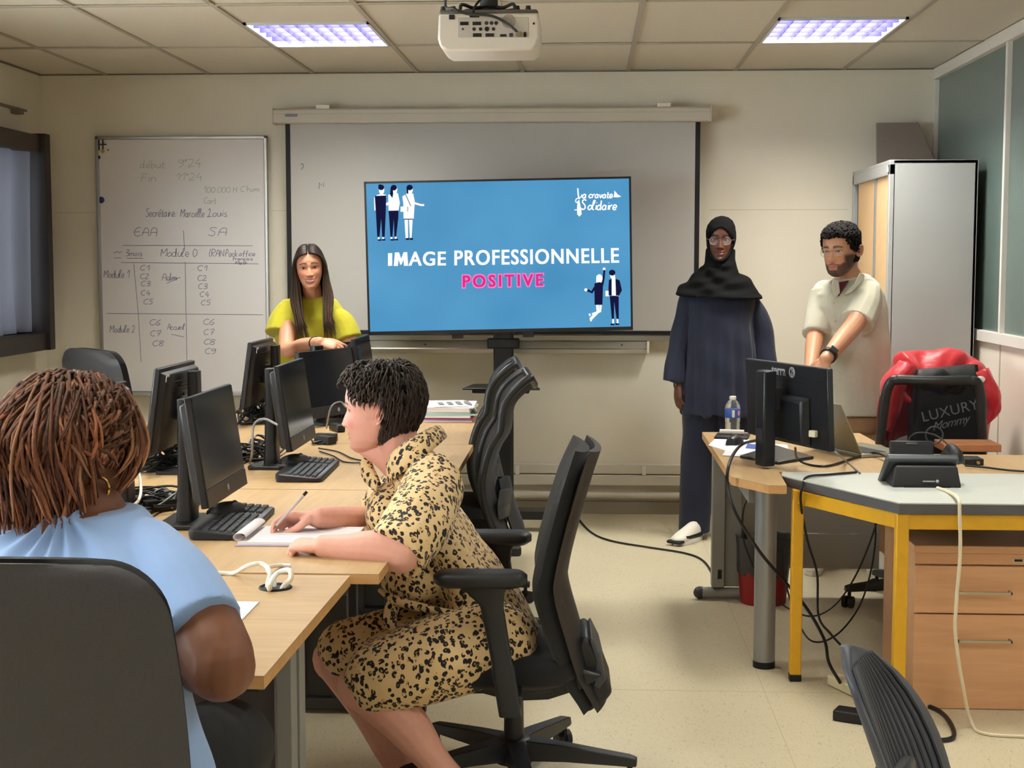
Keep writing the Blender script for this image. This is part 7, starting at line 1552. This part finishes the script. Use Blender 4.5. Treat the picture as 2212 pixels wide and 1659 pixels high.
# short dark hair
def short_hair():
    r = random.Random(3); paths = []; mb = MB(); cols = []
    crown = V((0, .035, .118))
    for k in range(3300):
        a = r.uniform(-PI, PI); z = .115-.185*r.random()**.8; zc_ = max(-.06, min(.112, z)); w, cy, hh = hd.prof(zc_); x = w*math.sin(a); y = cy-hh*math.cos(a)
        hl = .070 if abs(a) < .8 else (.070-.09*(abs(a)-.8) if abs(a) < 1.3 else (.026 if abs(a) < 1.8 else -.075))
        if z < hl: continue
        base = V((x, y, zc_)); nrm = V((x, y-.01, zc_*.9)).normalized()
        flow = (base-crown); flow = flow-nrm*flow.dot(nrm); flow = flow.normalized() if flow.length > 1e-4 else V((0, -1, 0)); sidev = nrm.cross(flow); c_ = r.uniform(-.6, .6)
        if abs(a) < 1.0: flow = (flow+sidev*.9).normalized()
        ln = r.uniform(.030, .046) if abs(a) > 1.8 else r.uniform(.018, .030); h = .014+.010*max(0, (zc_+.02)/.12)*r.uniform(.7, 1.1)
        pts = [base, base+nrm*h+flow*ln*.3+sidev*ln*.1*c_, base+nrm*(h*1.15)+flow*ln*.65+sidev*ln*.25*c_, base+nrm*(h*.7)+flow*ln+sidev*ln*.45*c_]
        c = r.uniform(.75, 1.35); paths.append(([HM @ p for p in pts], r.uniform(.0017, .0032), tuple(v*c for v in lin((46, 38, 35))), tuple(v*c for v in lin((66, 55, 50)))))
    locks(mb, cols, paths, 0)
    cap = cap_mesh(hd, HM, .015, lambda x, y, z: (z > .064) | ((y > -.050) & (z > .034)) | ((y > .034) & (z > -.075)), ripple=lambda v: .004*np.sin(55*v[:, 0]+40*v[:, 2])+.003*np.sin(70*v[:, 1]-33*v[:, 2]))
    o = len(mb.v); mb.v += cap.v; mb.f += [tuple(i+o for i in f) for f in cap.f]; cols += [lin((34, 28, 27))]*len(cap.v); mb.c = cols; return mb
short_hair().build('hair', M_hair, P.root, smooth=180, fix=False)

# ---------------------------------------------------------------- person in a blue blouse, back to the camera
P = Person('seated person in a light blue blouse with brown braids and a gold earring, back turned', (-.84, 2.2, 0))
BY_ = 2.33
hd = Head(width=1.02, jaw=1.1); hp = at(154, 980, Y=BY_+.03); HM = head_matrix(hp, yaw=155, pitch=6, roll=0, sc=.95)
SK = (116, 74, 52); mb = P.mb
nk = at(195, 1120, Y=BY_+.01)
limb(mb, [HM @ V((0, .03, -.04)), HM @ V((0, .045, -.10)), nk, nk+V((0, .02, -.06))], [.06, .062, .066, .05])
sR, eR = at(370, 1215, Y=2.28), at(476, 1438, Y=2.14); wR = at(330, 1400, Y=2.75)
limb(mb, [sR+V((-.03, 0, -.02)), lerp(sR, eR, .5), lerp(sR, eR, .85), eR], [.04, .056, .060, .056]); limb(mb, [eR, lerp(eR, wR, .4), wR], [.055, .05, .034])
sL = V((-1.03, 2.28, sR.z-.02)); eL = V((-1.12, 2.16, eR.z)); wL = V((-.98, 2.75, .775)); wR = V((wR.x, wR.y, .775))
limb(mb, [sL, lerp(sL, eL, .5), eL], [.04, .056, .054]); limb(mb, [eL, lerp(eL, wL, .4), wL], [.054, .05, .034])
make_hand(mb, basis(wR, (-.5, .85, -.03), (0, 0, 1)), curl=(10, 15, 10), side=1); make_hand(mb, basis(wL, (.4, .9, -.03), (0, 0, 1)), curl=(10, 15, 10), side=-1)
bx_ = -.855
mb.loft([ring((bx_, y, z), (w, 0, 0), (0, d_, 0)) for z, y, w, d_ in ((.50, 2.22, .17, .13), (.65, 2.22, .165, .13), (.80, 2.23, .16, .12), (.95, 2.26, .14, .105), (1.03, 2.29, .12, .09), (1.09, 2.31, .09, .07))])
for s in (-1, 1): limb(mb, [(bx_+s*.10, 2.22, .56), (bx_+s*.13, 2.62, .56), (bx_+s*.13, 2.72, .50), (bx_+s*.13, 2.70, .10)], [.10, .08, .066, .045])
P.body(SK, hd, HM, skin_paint(SK, (120, 66, 60), (24, 18, 16)), mname='skin_brown')
P.eyes(hd, HM)
M_blu = mat('light_blue_blouse', (138, 168, 214), .75, var=.03, scale=20, bump=.1, bscale=500, sheen=.2)
mb = MB(); B3 = lambda px, py, Y=2.28: at(px, py, Y=Y)
mb.loft([ring((bx_+dx_, y, z), (w, 0, 0), (0, d_, 0), 36, 2.4) for z, y, w, d_, dx_ in ((.54, 2.20, .262, .185, .03), (.62, 2.20, .245, .175, .02), (.72, 2.21, .222, .165, .01), (.82, 2.22, .205, .155, .0), (.92, 2.24, .20, .15, 0), (.99, 2.26, .192, .142, 0), (1.02, 2.28, .180, .125, 0), (1.05, 2.30, .150, .10, .0), (1.075, 2.315, .105, .085, .02), (1.088, 2.32, .085, .078, .025))])
limb(mb, [at(318, 1202, Y=2.29), at(374, 1258, Y=2.24), at(414, 1312, Y=2.20), at(440, 1356, Y=2.17)], [.062, .068, .068, .067], ends=False); mb.ball(at(318, 1202, Y=2.29), .062, 16, 10)
limb(mb, [sL+V((.02, 0, .0)), lerp(sL, eL, .3), lerp(sL, eL, .6)], [.085, .09, .09], ends=False); mb.ball(sL+V((.02, 0, 0)), .084, 16, 10)
cp = np.array(at(105, 1108, Y=2.2))
def blouse(p):
    d = p-cp; r_ = np.sqrt(d[:, 0]**2+d[:, 2]**2); a = np.arctan2(d[:, 0], -d[:, 2]); back = (p[:, 1] < 2.30)
    pl_ = np.exp(-(r_/.17)**2)*np.clip(r_/.02, 0, 1)*back*(.0055*(1+np.sin(15*a)))*(np.abs(a) < 1.1)
    ar = np.array(at(395, 1365, Y=2.2)); q = p-ar; rr = np.linalg.norm(q, axis=1); crease = np.exp(-(rr/.15)**2)*.008*np.sin(38*q[:, 2]+30*q[:, 0])
    low = np.clip((.85-p[:, 2])/.2, 0, 1)*.008*np.sin(16*p[:, 0]+26*p[:, 2])
    return pl_+crease+low+.003*np.sin(p @ np.array([17., 9, 23]))
P.cloth('blouse', mb, M_blu, .005, 5, blouse)
mb = MB()
for s in (-1, 1): limb(mb, [(bx_+s*.10, 2.22, .56), (bx_+s*.15, 2.50, .585), (bx_+s*.155, 2.72, .55), (bx_+s*.14, 2.76, .46), (bx_+s*.13, 2.72, .10)], [.125, .11, .088, .078, .06])
mb.ball((bx_, 2.20, .56), (.21, .16, .10), 20, 12)
P.cloth('trousers', mb, mat('black_trousers', (20, 20, 22), .9, var=.1, scale=30), .009, 4)
er = HM @ V((-.078, .012, -.036)); MB().tube([er+V((.002*math.sin(a), .006*math.cos(a)*.6, -.021+.021*math.sin(a)*1.0))+V((.016*math.cos(a), 0, 0)) for a in [2*PI*k/26 for k in range(27)]], .0030, 8).build('earring', mat('gold', (206, 160, 90), .25, .95), P.root, smooth=180)
# braids falling from the crown
def braids():
    r = random.Random(8); mb = MB(); cols = []; paths = []
    for k in range(1500):
        a = r.uniform(-PI, PI); lv = r.random()                         # azimuth: 0 = face side
        zr = .115-.10*lv; w, cy, hh = hd.prof(zr); base = V((w*math.sin(a), cy-hh*math.cos(a), zr)); nrm = V((base.x, base.y-.012, base.z*.9)).normalized()
        front = abs(a) < .7
        if front and lv > .35: continue
        out = .018+.024*r.random(); ang = a+r.uniform(-.34, .34)
        rad = 1.0+(out*(.30 if -2.1 < a < -.9 else 1.0)+.022*max(0, (abs(a)-1.9)/1.2))/.085
        def sp(z, f=1.0, da=0.0):
            w2, c2, h2 = hd.prof(max(-.062, z)); aa = ang+da
            if z < -.03: w2, h2 = max(w2, .066), max(h2, .080)
            return V((w2*math.sin(aa)*rad*f, .012+(c2-.012)*.3-h2*math.cos(aa)*rad*f, z))
        end = r.uniform(-.15, -.04) if abs(a) > 1.3 else r.uniform(-.075, -.02)
        if -2.25 < a < -.9: end = r.uniform(-.028, .0)
        tw = r.uniform(-.45, .45)
        zs_ = [zr, lerp(zr, end, .3), lerp(zr, end, .6), lerp(zr, end, .85), end]
        fl = [None, 1.04, 1.08, 1.0+.02*r.random(), .90+.10*r.random()]
        pts = [base, base+nrm*out*.9]+[sp(z, f, tw*i/4) for i, (z, f) in enumerate(zip(zs_, fl)) if i]
        c = r.uniform(.8, 1.7); d0, d1 = lin((44, 29, 23)), r.choice((lin((176, 108, 70)), lin((140, 84, 54)), lin((96, 58, 42)), lin((206, 144, 102))))
        paths.append(([HM @ p for p in pts], r.uniform(.0022, .0038), tuple(v*c for v in d0), tuple(v*c for v in d1)))
    locks(mb, cols, paths, 0)
    cap = cap_mesh(hd, HM, .010, lambda x, y, z: (z > .06) | ((y > -.03) & (z > np.where((x < 0) & (y < .05), -.005, -.075))), ripple=lambda v: .004*np.sin(50*np.arctan2(v[:, 0], v[:, 1])))
    o = len(mb.v); mb.v += cap.v; mb.f += [tuple(i+o for i in f) for f in cap.f]; cols += [lin((38, 24, 19))]*len(cap.v); mb.c = cols; return mb
braids().build('hair', mat('braid_strands', (90, 60, 40), .5, vcol='Col', spec=.35, bump=.6, scale=420, dist=.003), P.root, smooth=180, fix=False)
